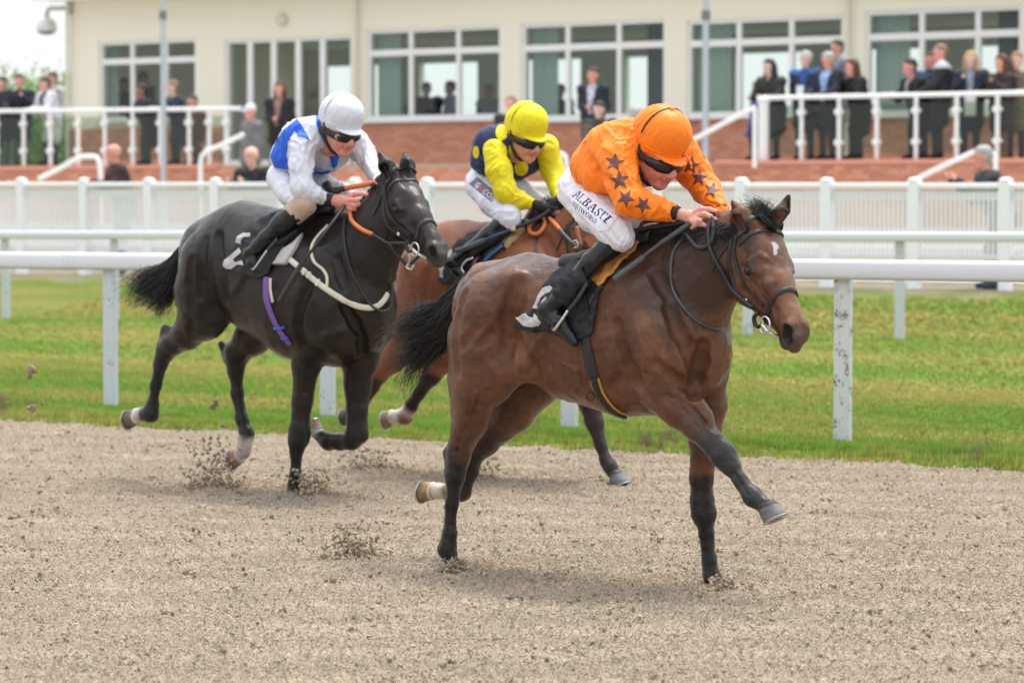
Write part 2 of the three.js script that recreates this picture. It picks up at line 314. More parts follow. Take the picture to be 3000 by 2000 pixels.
{
  const xs = [], zs = [];
  for (let x = -4.9; x <= 4.9; x += 0.0112) xs.push(x);
  for (let s = 0.05, x = 4.9; x < 90; s *= 1.25) { x += s; xs.push(x); xs.unshift(-x); }
  for (let d = 9.2, s; d < 22.6; d += s) { s = 0.0095 + 0.0014 * (d - 9.2); zs.push(-d); }
  for (let s = 0.05, d = 22.6; d < 60; s *= 1.3) { d += s; zs.push(-d); }
  for (let s = 0.05, d = 9.2; d > -45; s *= 1.3) { d -= s; zs.unshift(-d); }
  const nx = xs.length, nz = zs.length, pos = new Float32Array(nx * nz * 3), col = new Float32Array(nx * nz * 3), uv = new Float32Array(nx * nz * 2), idx = [];
  for (let j = 0, k = 0; j < nz; j++) for (let i = 0; i < nx; i++, k++) {
    const x = xs[i], z = zs[j], near = Math.abs(x) < 5.2 && z < -8.5 && z > -23, v = vOf(x, z);
    const y = (near ? sandH(x, z) : 0) - 0.06 * sstep(0.12, 0.5, v);
    pos[3 * k] = x; pos[3 * k + 1] = y; pos[3 * k + 2] = z; uv[2 * k] = x; uv[2 * k + 1] = z;
    const t = near ? 0.5 + 0.5 * n2(x * 0.9, z * 0.9) : 0.5, w = near ? n2(x * 13, z * 13) : 0, q = 0.92 + 0.1 * t + 0.05 * w;
    col[3 * k] = 0.45 * q; col[3 * k + 1] = 0.37 * q; col[3 * k + 2] = 0.283 * q;
    if (i && j) { const a = k - nx - 1, b = k - nx, c = k - 1; idx.push(a, c, b, b, c, k); }
  }
  const g = new THREE.BufferGeometry(); g.setAttribute('position', new THREE.BufferAttribute(pos, 3)); g.setAttribute('color', new THREE.BufferAttribute(col, 3)); g.setAttribute('uv', new THREE.BufferAttribute(uv, 2)); g.setIndex(idx); g.computeVertexNormals();
  const grain = noiseTex(2048, (u, v) => { const t = 0.5 + 0.2 * tile(u, v, 46) + 0.22 * (1 - 2 * Math.abs(tile(u, v, 80, 5))) + 0.16 * tile(u, v, 120, 15) + 0.03 * tile(u, v, 260, 9); return [t, t, t]; });
  const grainC = noiseTex(512, (u, v) => { const t = 0.9 + 0.09 * tile(u, v, 40, 3) + 0.05 * tile(u, v, 150, 13); return [t, t * 0.99, t * 0.97]; });
  grain.repeat.set(0.62, 0.8); grainC.repeat.set(1.37, 1.37);
  const m = struct('sand_track', g, M(0xffffff, 0.95, { vertexColors: true, bumpMap: grain, bumpScale: 0.022, map: grainC, specularIntensity: 0.3 }));
  tag(m, 'raked light brown sand of the racetrack in the foreground', 'track');
}
const turfH = (v) => 0.012 + 0.45 * sstep(13.9, 18.2, v);
const patchy = (x, z) => { const v = vOf(x, z), u = edgeF.local([x, 0, z])[0]; return clamp(0.5 + 0.75 * fbm2(u * 0.22 + 4, v * 0.75, 4) + 0.28 * Math.sin(v * 1.35 + 0.6 * fbm2(u * 0.2, v, 2)) * sstep(1.0, 2.5, v) - 0.55 * sstep(2.2, 0.4, v) + 0.1 * n2(u * 3, v * 3), 0, 1); };
const GREEN = [0.17, 0.272, 0.045], YEL = [0.34, 0.31, 0.1];
{
  const us = [], vs = []; for (let u = -40; u <= 45; u += 0.12) us.push(u);
  for (let v = 0; v < 20.6; v += 0.09) vs.push(v);
  const nx = us.length, nz = vs.length, pos = [], col = [], uv = [], idx = [];
  for (let j = 0, k = 0; j < nz; j++) for (let i = 0; i < nx; i++, k++) {
    const v = vs[j] + (j === 0 ? wob(us[i]) : 0), p = edgeF.world([us[i], 0, -v]), y = (j === 0 ? -0.02 : turfH(v)) + 0.012 * fbm2(us[i] * 2.3, v * 2.3, 3);
    pos.push(p[0], y, p[2]); uv.push(us[i], v); let c = mixc(GREEN, YEL, patchy(p[0], p[2])).map((q) => q * 0.66);
    const bank = sstep(16.9, 18.2, v + 0.5 * n2(us[i] * 0.9, v)) ; c = mixc(c, mixc([0.33, 0.28, 0.22], [0.22, 0.19, 0.15], 0.5 + 0.5 * n2(us[i] * 2, v * 3)), clamp(bank, 0, 0.95)); col.push(...c);
    if (i && j) { const a = k - nx - 1, b = k - nx, d = k - 1; idx.push(a, b, d, b, k, d); }
  }
  const g = new THREE.BufferGeometry(); g.setAttribute('position', new THREE.Float32BufferAttribute(pos, 3)); g.setAttribute('color', new THREE.Float32BufferAttribute(col, 3)); g.setAttribute('uv', new THREE.Float32BufferAttribute(uv, 2)); g.setIndex(idx); g.computeVertexNormals();
  const gm = noiseTex(256, (u, v) => { const t = 0.8 + 0.2 * tile(u, v, 60) + 0.16 * tile(u, v, 25, 6); return [t, t, t * 0.9]; });
  gm.repeat.set(0.8, 0.8);
  tag(struct('turf', g, M(0xffffff, 0.95, { vertexColors: true, map: gm, specularIntensity: 0.2 })), 'green and yellowed turf between the sand and the paling fence', 'grass');
  // far lawn and paving reaching the horizon
  const far = new THREE.PlaneGeometry(700, 420).rotateX(-Math.PI / 2).translate(0, -0.12, -260);
  tag(struct('ground', far, M([0.16, 0.2, 0.07], 0.95)), 'flat ground far behind the buildings', 'ground');
  // blades of grass
  const blade = [], bi = []; for (let k = 0; k < 9; k++) { const a = k * 2.4, r = 0.03 * Math.sqrt(k / 8), x = r * Math.cos(a), z = r * Math.sin(a), l = 0.05 * (0.7 + 0.3 * ((k * 7) % 5) / 4), b = l * (0.15 + 0.45 * ((k * 3) % 4) / 3), w = 0.0026, c = Math.cos(a * 1.7), s = Math.sin(a * 1.7), o = blade.length / 3; blade.push(x - w * s, 0, z + w * c, x + w * s, 0, z - w * c, x + c * b * 0.4 + w * s * 0.8, l * 0.6, z + s * b * 0.4 - w * c * 0.8, x + c * b, l, z + s * b); bi.push(o, o + 1, o + 2, o, o + 2, o + 3); }
  const tg = new THREE.BufferGeometry(); tg.setAttribute('position', new THREE.Float32BufferAttribute(blade, 3)); tg.setIndex(bi); tg.computeVertexNormals();
  const N = 175000, im = new THREE.InstancedMesh(tg, M(0xffffff, 0.7, { side: THREE.DoubleSide, specularIntensity: 0.3 }), N), mt = new THREE.Matrix4(), q = new THREE.Quaternion(), e = new THREE.Euler(), cc = new THREE.Color();
  let n = 0;
  while (n < N) {
    const band = rnd(); let v = band < 0.24 ? rr(-0.08, 0.9) : band < 0.6 ? rr(0.4, 6) : rr(4, 17), u = rr(-12, 22); const d = edgeF.world([u, 0, -v]); const px = d[0] / -d[2] * F + CX; if (px < -900 || px > 3900) continue;
    v += wob(u); const tall = n2(u * 1.2, v * 2 + 30), edge = sstep(1.3, 0.1, v); let h = 0.65 + 0.9 * edge * (1 + 0.7 * tall) + 0.35 * rnd();
    if (v < 0.0) h *= 0.6; const p = patchy(d[0], d[2]) + 0.04, near = v < 0.12 ? rnd() * 0.7 : 0; let c = mixc(GREEN, YEL, clamp(p * 0.95 + near + rr(-0.15, 0.15), 0, 1)); c = c.map((x) => x * rr(0.95, 1.6) * (1 + 0.18 * edge));
    if (rnd() < 0.03 * edge * sstep(0.25, 0.7, n2(u * 0.8 + 5, 2))) { h *= 1.8; c = [0.24, 0.17, 0.12]; }
    e.set(rr(-0.25, 0.25), rr(0, 6.28), rr(-0.25, 0.25)); q.setFromEuler(e); const w = rr(0.9, 1.4) * (1 + 0.9 * sstep(3, 9, v));
    mt.compose(new THREE.Vector3(d[0], (v < 0.15 ? -0.01 : turfH(v)), d[2]), q, new THREE.Vector3(w, h, w)); im.setMatrixAt(n, mt); im.setColorAt(n, cc.setRGB(...c)); n++;
  }
  im.name = 'grass'; im.userData.kind = 'stuff'; shade(im); tag(im, 'short grass blades growing on the turf along the sand', 'grass'); scene.add(im);
}
{ // concrete steps rising behind the paling fence
  const g = []; const N = 6; for (let i = 0; i < N; i++) { const v0 = 20.3 + i * 1.7, y = 0.5 + i * 0.12; g.push(box(90, 0.6, 10.7 - i * 1.7 + 1, 5, y - 0.3, -(v0 + (10.7 - i * 1.7 + 1) / 2))); }
  const cm = noiseTex(256, (u, v) => { const t = 0.86 + 0.1 * tile(u, v, 9) + 0.06 * tile(u, v, 40, 3); return [t, t, t * 0.98]; }); cm.repeat.set(0.3, 0.3);
  const m = struct('concrete_steps', worldUV(merged(g)), M([0.6, 0.59, 0.56], 0.9, { map: cm })); m.position.set(edgeF.o[0], 0, edgeF.o[2]); m.rotation.y = -edgeF.th; tag(m, 'pale concrete viewing steps behind the paling fence', 'steps');
}
// loose crumbs of sand
function lump(seed) { let g = new THREE.IcosahedronGeometry(1, 1); g.deleteAttribute('normal'); g.deleteAttribute('uv'); g = mergeVertices(g, 1e-4); const p = g.attributes.position; for (let i = 0; i < p.count; i++) { const x = p.getX(i), y = p.getY(i), z = p.getZ(i), k = 1 + 0.6 * n3(x * 1.7 + seed, y * 1.4, z * 1.4); p.setXYZ(i, x * k, y * k, z * k); } g.computeVertexNormals(); return g; }
const sandM = M(0xffffff, 0.97, { specularIntensity: 0.2 });
function crumbs(name, label, list, seed, flat = 1) {
  const im = new THREE.InstancedMesh(lump(seed), sandM, list.length), m = new THREE.Matrix4(), q = new THREE.Quaternion(), e = new THREE.Euler(), c = new THREE.Color();
  list.forEach((o, i) => { e.set(rr(0, 6), rr(0, 6), rr(0, 6)); q.setFromEuler(e); m.compose(new THREE.Vector3(...o.p), q, new THREE.Vector3(o.r * rr(0.8, 1.6), o.r * rr(0.6, 1), o.r * rr(0.7, 1.2))); im.setMatrixAt(i, m); im.setColorAt(i, c.setRGB(...o.c)); });
  im.name = numbered(name); im.userData.kind = 'stuff'; shade(im); tag(im, label, 'sand'); scene.add(im);
}
{
  const L = []; while (L.length < 30000) { const d = 9.5 + 12.5 * Math.pow(rnd(), 0.8), x = rr(-1.08, 1.08) * d * 0.17, k = n2(x * 3, d * 4) + 0.5 * n2(x * 11, d * 13); if (k < rr(-0.6, 0.5)) continue; if (vOf(x, -d) > 0.1) continue; const r = Math.pow(rnd(), 3) * 0.006 + 0.0032, t = rnd() < 0.25 ? rr(0.72, 0.86) : rr(0.88, 1.0); L.push({ p: [x, sandH(x, -d) - r * 0.15, -d], r, c: [0.44 * t, 0.36 * t, 0.272 * t] }); }
  for (let k = 0; k < 420;) { const d = 9.5 + 12.5 * Math.pow(rnd(), 0.8), x = rr(-1.08, 1.08) * d * 0.17; if (vOf(x, -d) > 0.1 || n2(x * 1.3 + 8, d * 1.6) < rr(-0.3, 0.5)) continue; k++; const n = 3 + (rnd() * 6 | 0); for (let j = 0; j < n; j++) { const X = x + rr(-0.03, 0.03), D = d + rr(-0.025, 0.025), r = rr(0.005, 0.011), t = rr(0.58, 0.8); L.push({ p: [X, sandH(X, -D) + r * 0.1, -D], r, c: [0.41 * t, 0.33 * t, 0.245 * t] }); } }
  crumbs('loose_sand_crumbs', 'small crumbs lying loose all over the sand track', L, 1);
  const kick = [[620, 1428, 115, 0.17, 900, 'spray of dark sand below the white hind hoof of the black horse'], [910, 1452, 95, 0.09, 480, 'spray of sand behind the planted forefoot of the black horse'], [1080, 1372, 115, 0.075, 480, 'spray of dark sand under the folded foreleg of the black horse'], [1405, 1402, 75, 0.11, 360, 'spray of sand between the hind legs of the leading horse'], [1030, 1635, 150, 0.1, 520, 'spray of pale sand left of the planted hind foot of the leading horse'], [2115, 1724, 80, 0.03, 240, 'sand heaped round the planted forefoot of the leading horse'], [1328, 1670, 55, 0.03, 140, 'sand heaped round the planted hind foot of the leading horse']];
  for (const [px, py, w, h, n, label] of kick) {
    const K = []; for (let i = 0; i < n * 1.7; i++) { const g = () => (rnd() + rnd() + rnd() - 1.5) / 1.5; const q = WORLD.ground(px + w * g(), py + 10 * g()); const up = Math.pow(rnd(), 2.6) * h * 1.6, t = rr(0.62, 1.0); K.push({ p: [q[0], up + 0.004, q[2]], r: Math.pow(rnd(), 4) * 0.0085 + 0.0011, c: [0.44 * t, 0.35 * t, 0.26 * t] }); }
    crumbs('flying_sand', label, K, px);
  }
  const K = []; for (const [px, py, d, r] of [[92, 1082, 17, 0.03], [85, 1100, 17, 0.018], [90, 1198, 17.5, 0.028], [118, 1178, 17.5, 0.014], [140, 1402, 16, 0.016], [118, 1440, 15.6, 0.016], [625, 1192, 17, 0.022], [632, 1180, 17, 0.016], [655, 1248, 17, 0.018], [160, 965, 17, 0.008], [745, 1150, 15.9, 0.007], [1130, 1225, 16, 0.006]]) for (let i = 0; i < 4; i++) { const e = rayDir(px + rr(-6, 6), py + rr(-6, 6)); K.push({ p: [e[0] * d, EYE_H + e[1] * d, e[2] * d], r: r * rr(0.35, 0.75), c: [0.3, 0.24, 0.18] }); }
  crumbs('flying_sand', 'small clods of sand flying in the air behind the black horse', K, 77);
}

// ---------------------------------------------------------------- white running rails and paling fence
const whiteTex = noiseTex(512, (u, v) => { const s = tile(u, v, 7), t = tile(u, v, 30, 4), g = sstep(0.42, 0.75, s * 0.6 + t * 0.55); return mixc([0.9, 0.91, 0.93], [0.62, 0.62, 0.56], g * 0.6 + 0.03 * t); }, true);
const plastic = M([0.69, 0.71, 0.77], 0.38, { map: null }), postTex = noiseTex(512, (u, v) => { const s = tile(u, v, 6, 2), t = tile(u, v, 26, 8), f = tile(u, v, 70, 5), g = 0.8 * sstep(0.18, 0.75, s * 0.7 + t * 0.5 + 0.2 * f); return mixc([0.9, 0.91, 0.92], mixc([0.5, 0.5, 0.4], [0.33, 0.34, 0.25], 0.5 + 0.5 * f), g); }, true);
const postClean = M([0.72, 0.74, 0.79], 0.5, { map: whiteTex }), postMossy = M([0.8, 0.815, 0.83], 0.7, { map: postTex, bumpMap: postTex, bumpScale: 0.004 });
whiteTex.repeat.set(0.8, 0.8); postTex.repeat.set(1.9, 1.1);
function runningRail(fr, label, posts, pxTop, thick, postW, gap, joints) {
  const g = thing('running_rail', label, 'rail', fr, [0, 0, 0]), top = (x) => { const a = fr.pt(pxTop[0], pxTop[1]), b = fr.pt(pxTop[2], pxTop[3]); return lerp(a[1], b[1], (x - a[0]) / (b[0] - a[0])); };
  const sec = (x) => { const y = top(x) - thick / 2, out = []; for (let k = 0; k < 16; k++) { const a = k / 16 * 6.2832, c = Math.cos(a), s = Math.sin(a); out.push([x, y + Math.sign(s) * Math.pow(Math.abs(s), 0.55) * thick / 2, 0.02 + Math.sign(c) * Math.pow(Math.abs(c), 0.7) * thick * 0.36]); } return out; };
  const xs = [-16, ...joints.map((p) => fr.pt(p, pxTop[1])[0]), 30].sort((a, b) => a - b);
  for (let i = 0; i + 1 < xs.length; i++) { const r = []; const a = xs[i] + 0.002, b = xs[i + 1] - 0.002; for (let k = 0; k <= 24; k++) r.push(sec(lerp(a, b, k / 24))); put('rail', loft(r), plastic, g); }
  for (const x of xs.slice(1, -1)) put('joint_sleeve', loft([-0.03, 0.03].map((d) => sec(x + d).map((p) => [p[0], top(x) - thick / 2 + (p[1] - top(x) + thick / 2) * 1.025, 0.02 + (p[2] - 0.02) * 1.03]))), plastic, g);
  const X = posts.map((p) => fr.pt(p[0], HORIZON + 200)[0]);
  X.forEach((x, i) => { const h = top(x) - thick * 0.85, pg = worldUV(rbox(postW, h + 0.25, postW * 0.5, x, (h + 0.25) / 2 - 0.25, -0.035, 0.014)); pg.translate(0, 0, 0); const uv = pg.attributes.uv; for (let k = 0; k < uv.count; k++) uv.setX(k, uv.getX(k) + i * 0.37); put('post', pg, posts[i][1] ? postMossy : postClean, g); });
  return g;
}
runningRail(rail1, 'near white plastic running rail along the edge of the sand, behind the horses', [[312, 0], [950, 0], [1660, 0], [2464, 1], [3330, 0], [-260, 0]], [312, 740, 2464, 760], 0.125, 0.112, 0.02, [207, 1120, 2290]);
runningRail(rail2, 'farther white running rail crossing the turf in front of the paling fence', [[10, 0], [330, 0], [660, 0], [1000, 0], [1360, 0], [1760, 0], [2187, 0], [2634, 0], [3110, 0]], [10, 676, 2634, 680], 0.105, 0.11, 0.02, [1240]);
{
  const fr = fenceF, g = thing('paling_fence', 'long white paling fence with close slats, below the brick terrace', 'fence', fr), xa = fr.pt(62, 600)[0], xb = fr.pt(2948, 600)[0], n = 13, dx = (xb - xa) / n;
  const T = (x) => lerp(fr.pt(62, 526)[1], fr.pt(2948, 527)[1], (x - xa) / (xb - xa)), base = 0.44;
  const wm = M([0.88, 0.895, 0.94], 0.55), cap = new THREE.SphereGeometry(0.085, 14, 8, 0, Math.PI * 2, 0, Math.PI / 2).scale(1, 0.35, 1);
  for (let i = -9; i <= n + 6; i++) {
    const x = xa + i * dx, t = T(x);
    put('post', merged([rbox(0.145, t - base + 0.1, 0.145, x, (t + base) / 2 - 0.05, 0, 0.02), cap.clone().translate(x, t, 0)]), wm, g);
    if (i === n + 6) break; const w = dx - 0.145, c = x + dx / 2, slats = [], h = T(c);
    put('top_rail', rbox(w, 0.075, 0.1, c, h - 0.075, 0, 0.02), wm, g);
    put('upper_board', box(w, 0.1, 0.03, c, h - 0.2, -0.03), wm, g);
    put('lower_board', box(w, 0.07, 0.03, c, base + 0.42, -0.03), wm, g); 
    const k = Math.floor(w / 0.06); for (let j = 0; j < k; j++) slats.push(box(0.036, h - base - 0.56, 0.018, x + 0.0725 + (j + 0.5) * w / k, (h - 0.12 + base + 0.42) / 2, 0.0));
    put('slats', merged(slats), wm, g, { kind: 'stuff' });
  }
}
// ---------------------------------------------------------------- brick terrace and clubhouse
const TF = (balF.pt(2500, 473)[1] + balF.pt(300, 479)[1]) / 2;
const brickC = [[0.52, 0.225, 0.135], [0.48, 0.2, 0.125], [0.56, 0.255, 0.16], [0.45, 0.185, 0.12], [0.52, 0.24, 0.165]];
function brickwork(g, x0, x1, y0, y1, z, holes = []) {
  const L = []; let r = 0; for (let y = y0; y + 0.065 <= y1 + 0.001; y += 0.075, r++) for (let x = x0 + (r % 2 ? 0.1125 : 0); x + 0.215 <= x1; x += 0.225) { if (holes.some((h) => x + 0.215 > h[0] && x < h[1])) continue; L.push([x + 0.1075, y + 0.0325]); }
  const im = new THREE.InstancedMesh(new THREE.BoxGeometry(0.215, 0.065, 0.05), M(0xffffff, 0.85), L.length), m = new THREE.Matrix4(), c = new THREE.Color();
  L.forEach(([x, y], i) => { m.makeTranslation(x, y, z - 0.025 + rr(0, 0.004)); im.setMatrixAt(i, m); const b = brickC[(rnd() * 5) | 0], k = rr(1.0, 1.2); im.setColorAt(i, c.setRGB(b[0] * k, b[1] * k, b[2] * k)); });
  im.name = 'bricks'; im.userData.kind = 'stuff'; shade(im); g.add(im);
}
const mortar = M([0.42, 0.3, 0.23], 0.95), coping = M([0.6, 0.25, 0.18], 0.8), whitePaint = M([0.74, 0.74, 0.735], 0.45), cream = M([0.76, 0.725, 0.61], 0.9, { bumpMap: noiseTex(128, (u, v) => { const t = 0.5 + 0.3 * tile(u, v, 40) + 0.2 * tile(u, v, 80, 3); return [t, t, t]; }), bumpScale: 0.003 });
{
  const fr = balF, g = thing('terrace_wall', 'low orange brick terrace wall with red coping behind the paling fence', 'wall', fr);
  const xl = -22, xr = 30; put('wall', box(xr - xl, TF - 0.7, 0.3, (xl + xr) / 2, (TF + 0.7) / 2 - 0.02, -0.165), mortar, g);
  brickwork(g, xl, xr, 0.95, TF - 0.09, 0.012);
  const XL = fr.pt(-200, 480)[0], XM = fr.pt(640, 480)[0], XN = fr.pt(2098, 480)[0], XR = 24;
  put('coping', rbox(XM - XL, 0.09, 0.42, (XL + XM) / 2, TF - 0.045, -0.15, 0.02), coping, g); put('coping', rbox(XR - XN, 0.09, 0.42, (XN + XR) / 2, TF - 0.045, -0.15, 0.02), coping, g);
  put('terrace_floor', box(xr - xl + 10, 0.2, 9, (xl + xr) / 2, TF - 0.13, -4.9), M([0.42, 0.4, 0.37], 0.9), g);
}
const glassM = M([0.8, 0.88, 0.84], 0.03, { transmission: 1, thickness: 0, ior: 1.5 });
const tintM = M([0.5, 0.58, 0.47], 0.04, { transmission: 1, thickness: 0, ior: 1.5 });
function balustrade(label, px0, px1, ry0, ry1, posts, newel) {
  const fr = balF, g = thing('balustrade', label, 'balustrade', fr), A = fr.pt(px0, ry0, -0.15), B = fr.pt(px1, ry1, -0.15), ry = (x) => lerp(A[1], B[1], (x - A[0]) / (B[0] - A[0]));
  put('handrail', rope([A, vlerp(A, B, 0.5), B], 0.042, 0.4, 10), whitePaint, g);
  const X = posts.map((p) => fr.pt(p, 400, -0.15)[0]);
  X.forEach((x, i) => {
    const h = ry(x) - 0.03 - TF, w = newel && i === 0 ? 0.12 : 0.05; const pg = [new THREE.CylinderGeometry(w * 0.8, w * 0.8, h, 12).translate(x, TF + h / 2, -0.15)];
    if (!(newel && i === 0)) for (const y of [0.28, 0.78]) pg.push(new THREE.CylinderGeometry(0.062, 0.062, 0.1, 12).rotateX(Math.PI / 2).translate(x, TF + h * y, -0.13), box(0.17, 0.05, 0.05, x, TF + h * y, -0.15));
    if (newel && i === 0) pg.push(new THREE.SphereGeometry(0.13, 12, 8).scale(1, 0.5, 1).translate(x, TF + h, -0.15));
    put('post', merged(pg), whitePaint, g);
    if (i) { const a = X[i - 1] + 0.07, b = x - 0.07; if (b - a < 2.2) put('glass_panel', new THREE.PlaneGeometry(b - a, h - 0.2).translate((a + b) / 2, TF + h / 2, -0.15), tintM, g); }
  });
}
balustrade('left white balustrade with glass panels on the terrace wall, below the corner window', -60, 705, 326, 318, [-10, 68, 146, 228, 306, 388, 469, 553, 612, 662], false);
balustrade('right white balustrade with clamped glass panels crowded by spectators', 2238, 3080, 287, 270, [2238, 2349, 2459, 2570, 2685, 2804, 2923, 3040], true);

{
  const fr = wallF, g = thing('clubhouse', 'cream clubhouse with white framed windows over an orange brick base', 'building', fr), P = (x, y, w = 0) => fr.pt(x, y, w);
  const X0 = P(205, 300)[0], X1 = P(3000, 300)[0] + 9, TOP = 6.1;
  const W = [ // left, right, top, transom (0 none), sill, mullions, curtain share of first pane
    [288, 573, 117, 177, 349, [382, 480], 0.3], [657, 1030, 110, 0, 478, [727, 796, 868, 940], 0], [1073, 1467, 80, 150, 347, [1199, 1338], 0.6], [1526, 1950, 62, 135, 346, [1659, 1809], 0.65], [2012, 2473, 51, 121, 336, [2161, 2315], 0.75], [2535, 2995, 24, 102, 332, [2697, 2862], 0.7], [3060, 3500, 8, 90, 331, [3200], 0.3]];
  const R = W.map(([l, r, t, , s]) => { const m = (l + r) / 2; return [P(l, t)[0], P(r, t)[0], P(m, s)[1], P(m, t)[1]]; });
  const sh = new THREE.Shape([[X0, TF - 0.02], [X1, TF - 0.02], [X1, TOP], [X0, TOP]].map((p) => new THREE.Vector2(...p)));
  for (const [a, b, c, d] of R) sh.holes.push(new THREE.Path([[a, Math.max(c, TF + 0.01)], [a, d], [b, d], [b, Math.max(c, TF + 0.01)]].map((p) => new THREE.Vector2(...p))));
  put('wall', worldUV(new THREE.ExtrudeGeometry(sh, { depth: 0.3, bevelEnabled: false }).translate(0, 0, -0.3)), cream, g);
  put('side_wall', box(0.3, TOP - TF, 8, X0 + 0.15, (TOP + TF) / 2, -4.31), cream, g);
  put('roof', box(X1 - X0 + 1, 0.25, 9.4, (X0 + X1) / 2, TOP + 0.13, -4.1), M([0.3, 0.29, 0.28], 0.9), g);
  put('fascia', box(X1 - X0 + 1.1, 0.22, 0.04, (X0 + X1) / 2, TOP - 0.03, 0.64), whitePaint, g); put('soffit', box(X1 - X0 + 1, 0.03, 0.62, (X0 + X1) / 2, TOP - 0.1, 0.3), cream, g);
  const sillY = (R[2][2] + R[3][2] + R[4][2]) / 3;
  for (const [a, b] of [[X0, R[1][0]], [R[1][1], X1]]) put('brick_base', box(b - a, sillY - TF - 0.06, 0.05, (a + b) / 2, (sillY + TF) / 2 - 0.03, 0.028), mortar, g);
  brickwork(g, X0, X1, TF, sillY - 0.06, 0.063, [[R[1][0], R[1][1]]]);
  // the room behind the glass
  const rm = M([0.72, 0.76, 0.72], 0.9), bs = new THREE.Shape([[X0, TF], [X1, TF], [X1, TOP], [X0, TOP]].map((p) => new THREE.Vector2(...p)));
  for (let x = X0 + 0.9; x < X1 - 3; x += 2.9) bs.holes.push(new THREE.Path([[x, 3.3], [x, 4.8], [x + 1.7, 4.8], [x + 1.7, 3.3]].map((p) => new THREE.Vector2(...p))));
  put('back_wall', new THREE.ExtrudeGeometry(bs, { depth: 0.2, bevelEnabled: false }).translate(0, 0, -8.2), rm, g);
  put('room_floor', box(X1 - X0, 0.1, 7.6, (X0 + X1) / 2, TF - 0.045, -4.15), M([0.34, 0.32, 0.28], 0.7), g); put('ceiling', box(X1 - X0, 0.08, 7.6, (X0 + X1) / 2, 5.25, -4.15), M([0.75, 0.76, 0.73], 0.9), g);
  const curtM = M([0.43, 0.52, 0.48], 0.9, { transmission: 0.25, thickness: 0 });
  W.forEach(([l, r, t, tr, s, mu, cu], i) => {
    const [a, b, c, d] = R[i], w = new THREE.Group(); w.name = 'window'; g.add(w); w.base = g.base; const fw = 0.075, z = -0.09, mx = mu.map((m) => P(m, (t + s) / 2)[0]);
    const y0 = Math.max(c, TF + 0.02), fg = [box(b - a, fw, 0.09, (a + b) / 2, d - fw / 2, z), box(b - a, fw, 0.088, (a + b) / 2, y0 + fw / 2, z), box(fw, d - y0 - 2 * fw, 0.086, a + fw / 2, (d + y0) / 2, z), box(fw, d - y0 - 2 * fw, 0.086, b - fw / 2, (d + y0) / 2, z)];
    const ty = tr ? P((l + r) / 2, tr)[1] : 0; for (const x of mx) fg.push(box(i === 1 ? 0.14 : 0.1, d - y0 - 2 * fw, 0.08, x, (d + y0) / 2, z));
    const cols = [a + fw, ...mx.flatMap((x) => [x - 0.05, x + 0.05]), b - fw];
    for (let k = 0; k < cols.length; k += 2) { if (tr) fg.push(box(cols[k + 1] - cols[k], 0.13, 0.07, (cols[k] + cols[k + 1]) / 2, ty, z)); for (const [q0, q1] of tr ? [[y0 + fw, ty - 0.065], [ty + 0.065, d - fw]] : [[y0 + fw, d - fw]]) part('pane', new THREE.PlaneGeometry(cols[k + 1] - cols[k], q1 - q0).translate((cols[k] + cols[k + 1]) / 2, (q0 + q1) / 2, z), glassM, w); }
    part('frame', merged(fg), whitePaint, w); if (i !== 1) part('sill', rbox(b - a + 0.1, 0.07, 0.2, (a + b) / 2, c - 0.035, 0.1, 0.01), whitePaint, w);
    if (cu) { const x1 = cols[0] + (cols[1] - cols[0]) * cu, pts = []; for (let k = 0; k <= 30; k++) pts.push([lerp(cols[0], x1, k / 30), -0.3 - 0.035 * Math.sin(k * 1.25)]); const r2 = [y0, d].map((y) => [...pts.map((p) => [p[0], y, p[1]]), ...pts.slice().reverse().map((p) => [p[0], y, p[1] - 0.01])]); part('curtain', loft(r2, false), curtM, w); }
    if (i === 3 || i === 5) { const m2 = M([0.05, 0.06, 0.07], 0.9); part('interior_blind', box(0.5, d - y0, 0.03, cols[cols.length - 1] - 0.3, (d + y0) / 2, -0.35), m2, w); }
  });
  for (const [px, top] of [[1040, 1], [2481, 1], [196, 1]]) { const q = P(px, 300, 0.12); put('downpipe', new THREE.CylinderGeometry(0.045, 0.045, TOP - TF, 10).translate(q[0], (TOP + TF) / 2, 0.11), M([0.66, 0.62, 0.52], 0.5), g); }
  const wl = P(827, 58); put('wall_light', merged([new THREE.CylinderGeometry(0.15, 0.15, 0.06, 20).rotateX(Math.PI / 2).translate(wl[0], wl[1], 0.03), new THREE.SphereGeometry(0.12, 16, 10).scale(1, 1, 0.5).translate(wl[0], wl[1], 0.06)]), M([0.62, 0.58, 0.46], 0.4), g);
  // camera dome on a bracket at the corner
  const cg = thing('security_camera', 'grey dome camera hanging from a bracket at the corner of the clubhouse', 'camera', fr, P(135, 75, 0.15)), c0 = P(135, 92, 0.15), k = c0.m;
  put('arm', rope([P(207, 22, 0.05), P(170, 25, 0.15), P(142, 26, 0.15), P(136, 40, 0.15), P(135, 60, 0.15)], 8 * k, 0.05), M([0.5, 0.5, 0.48], 0.4), cg);
  put('housing', new THREE.LatheGeometry([[0.01, 40], [14, 40], [26, 30], [31, 14], [31, 2], [29, 0], [0.01, 0]].map((p) => new THREE.Vector2(p[0] * k, p[1] * k)), 24).translate(c0[0], c0[1], c0[2]), M([0.62, 0.62, 0.62], 0.35), cg);
  put('dome', new THREE.SphereGeometry(27 * k, 20, 10, 0, 6.2832, Math.PI / 2, Math.PI / 2).scale(1, 0.4, 1).translate(c0[0], c0[1], c0[2]), M([0.12, 0.12, 0.13], 0.15), cg);
  put('bracket', box(0.12, 0.3, 0.1, P(207, 22)[0], P(207, 22)[1], 0.06), M([0.4, 0.4, 0.38], 0.5), cg);
}
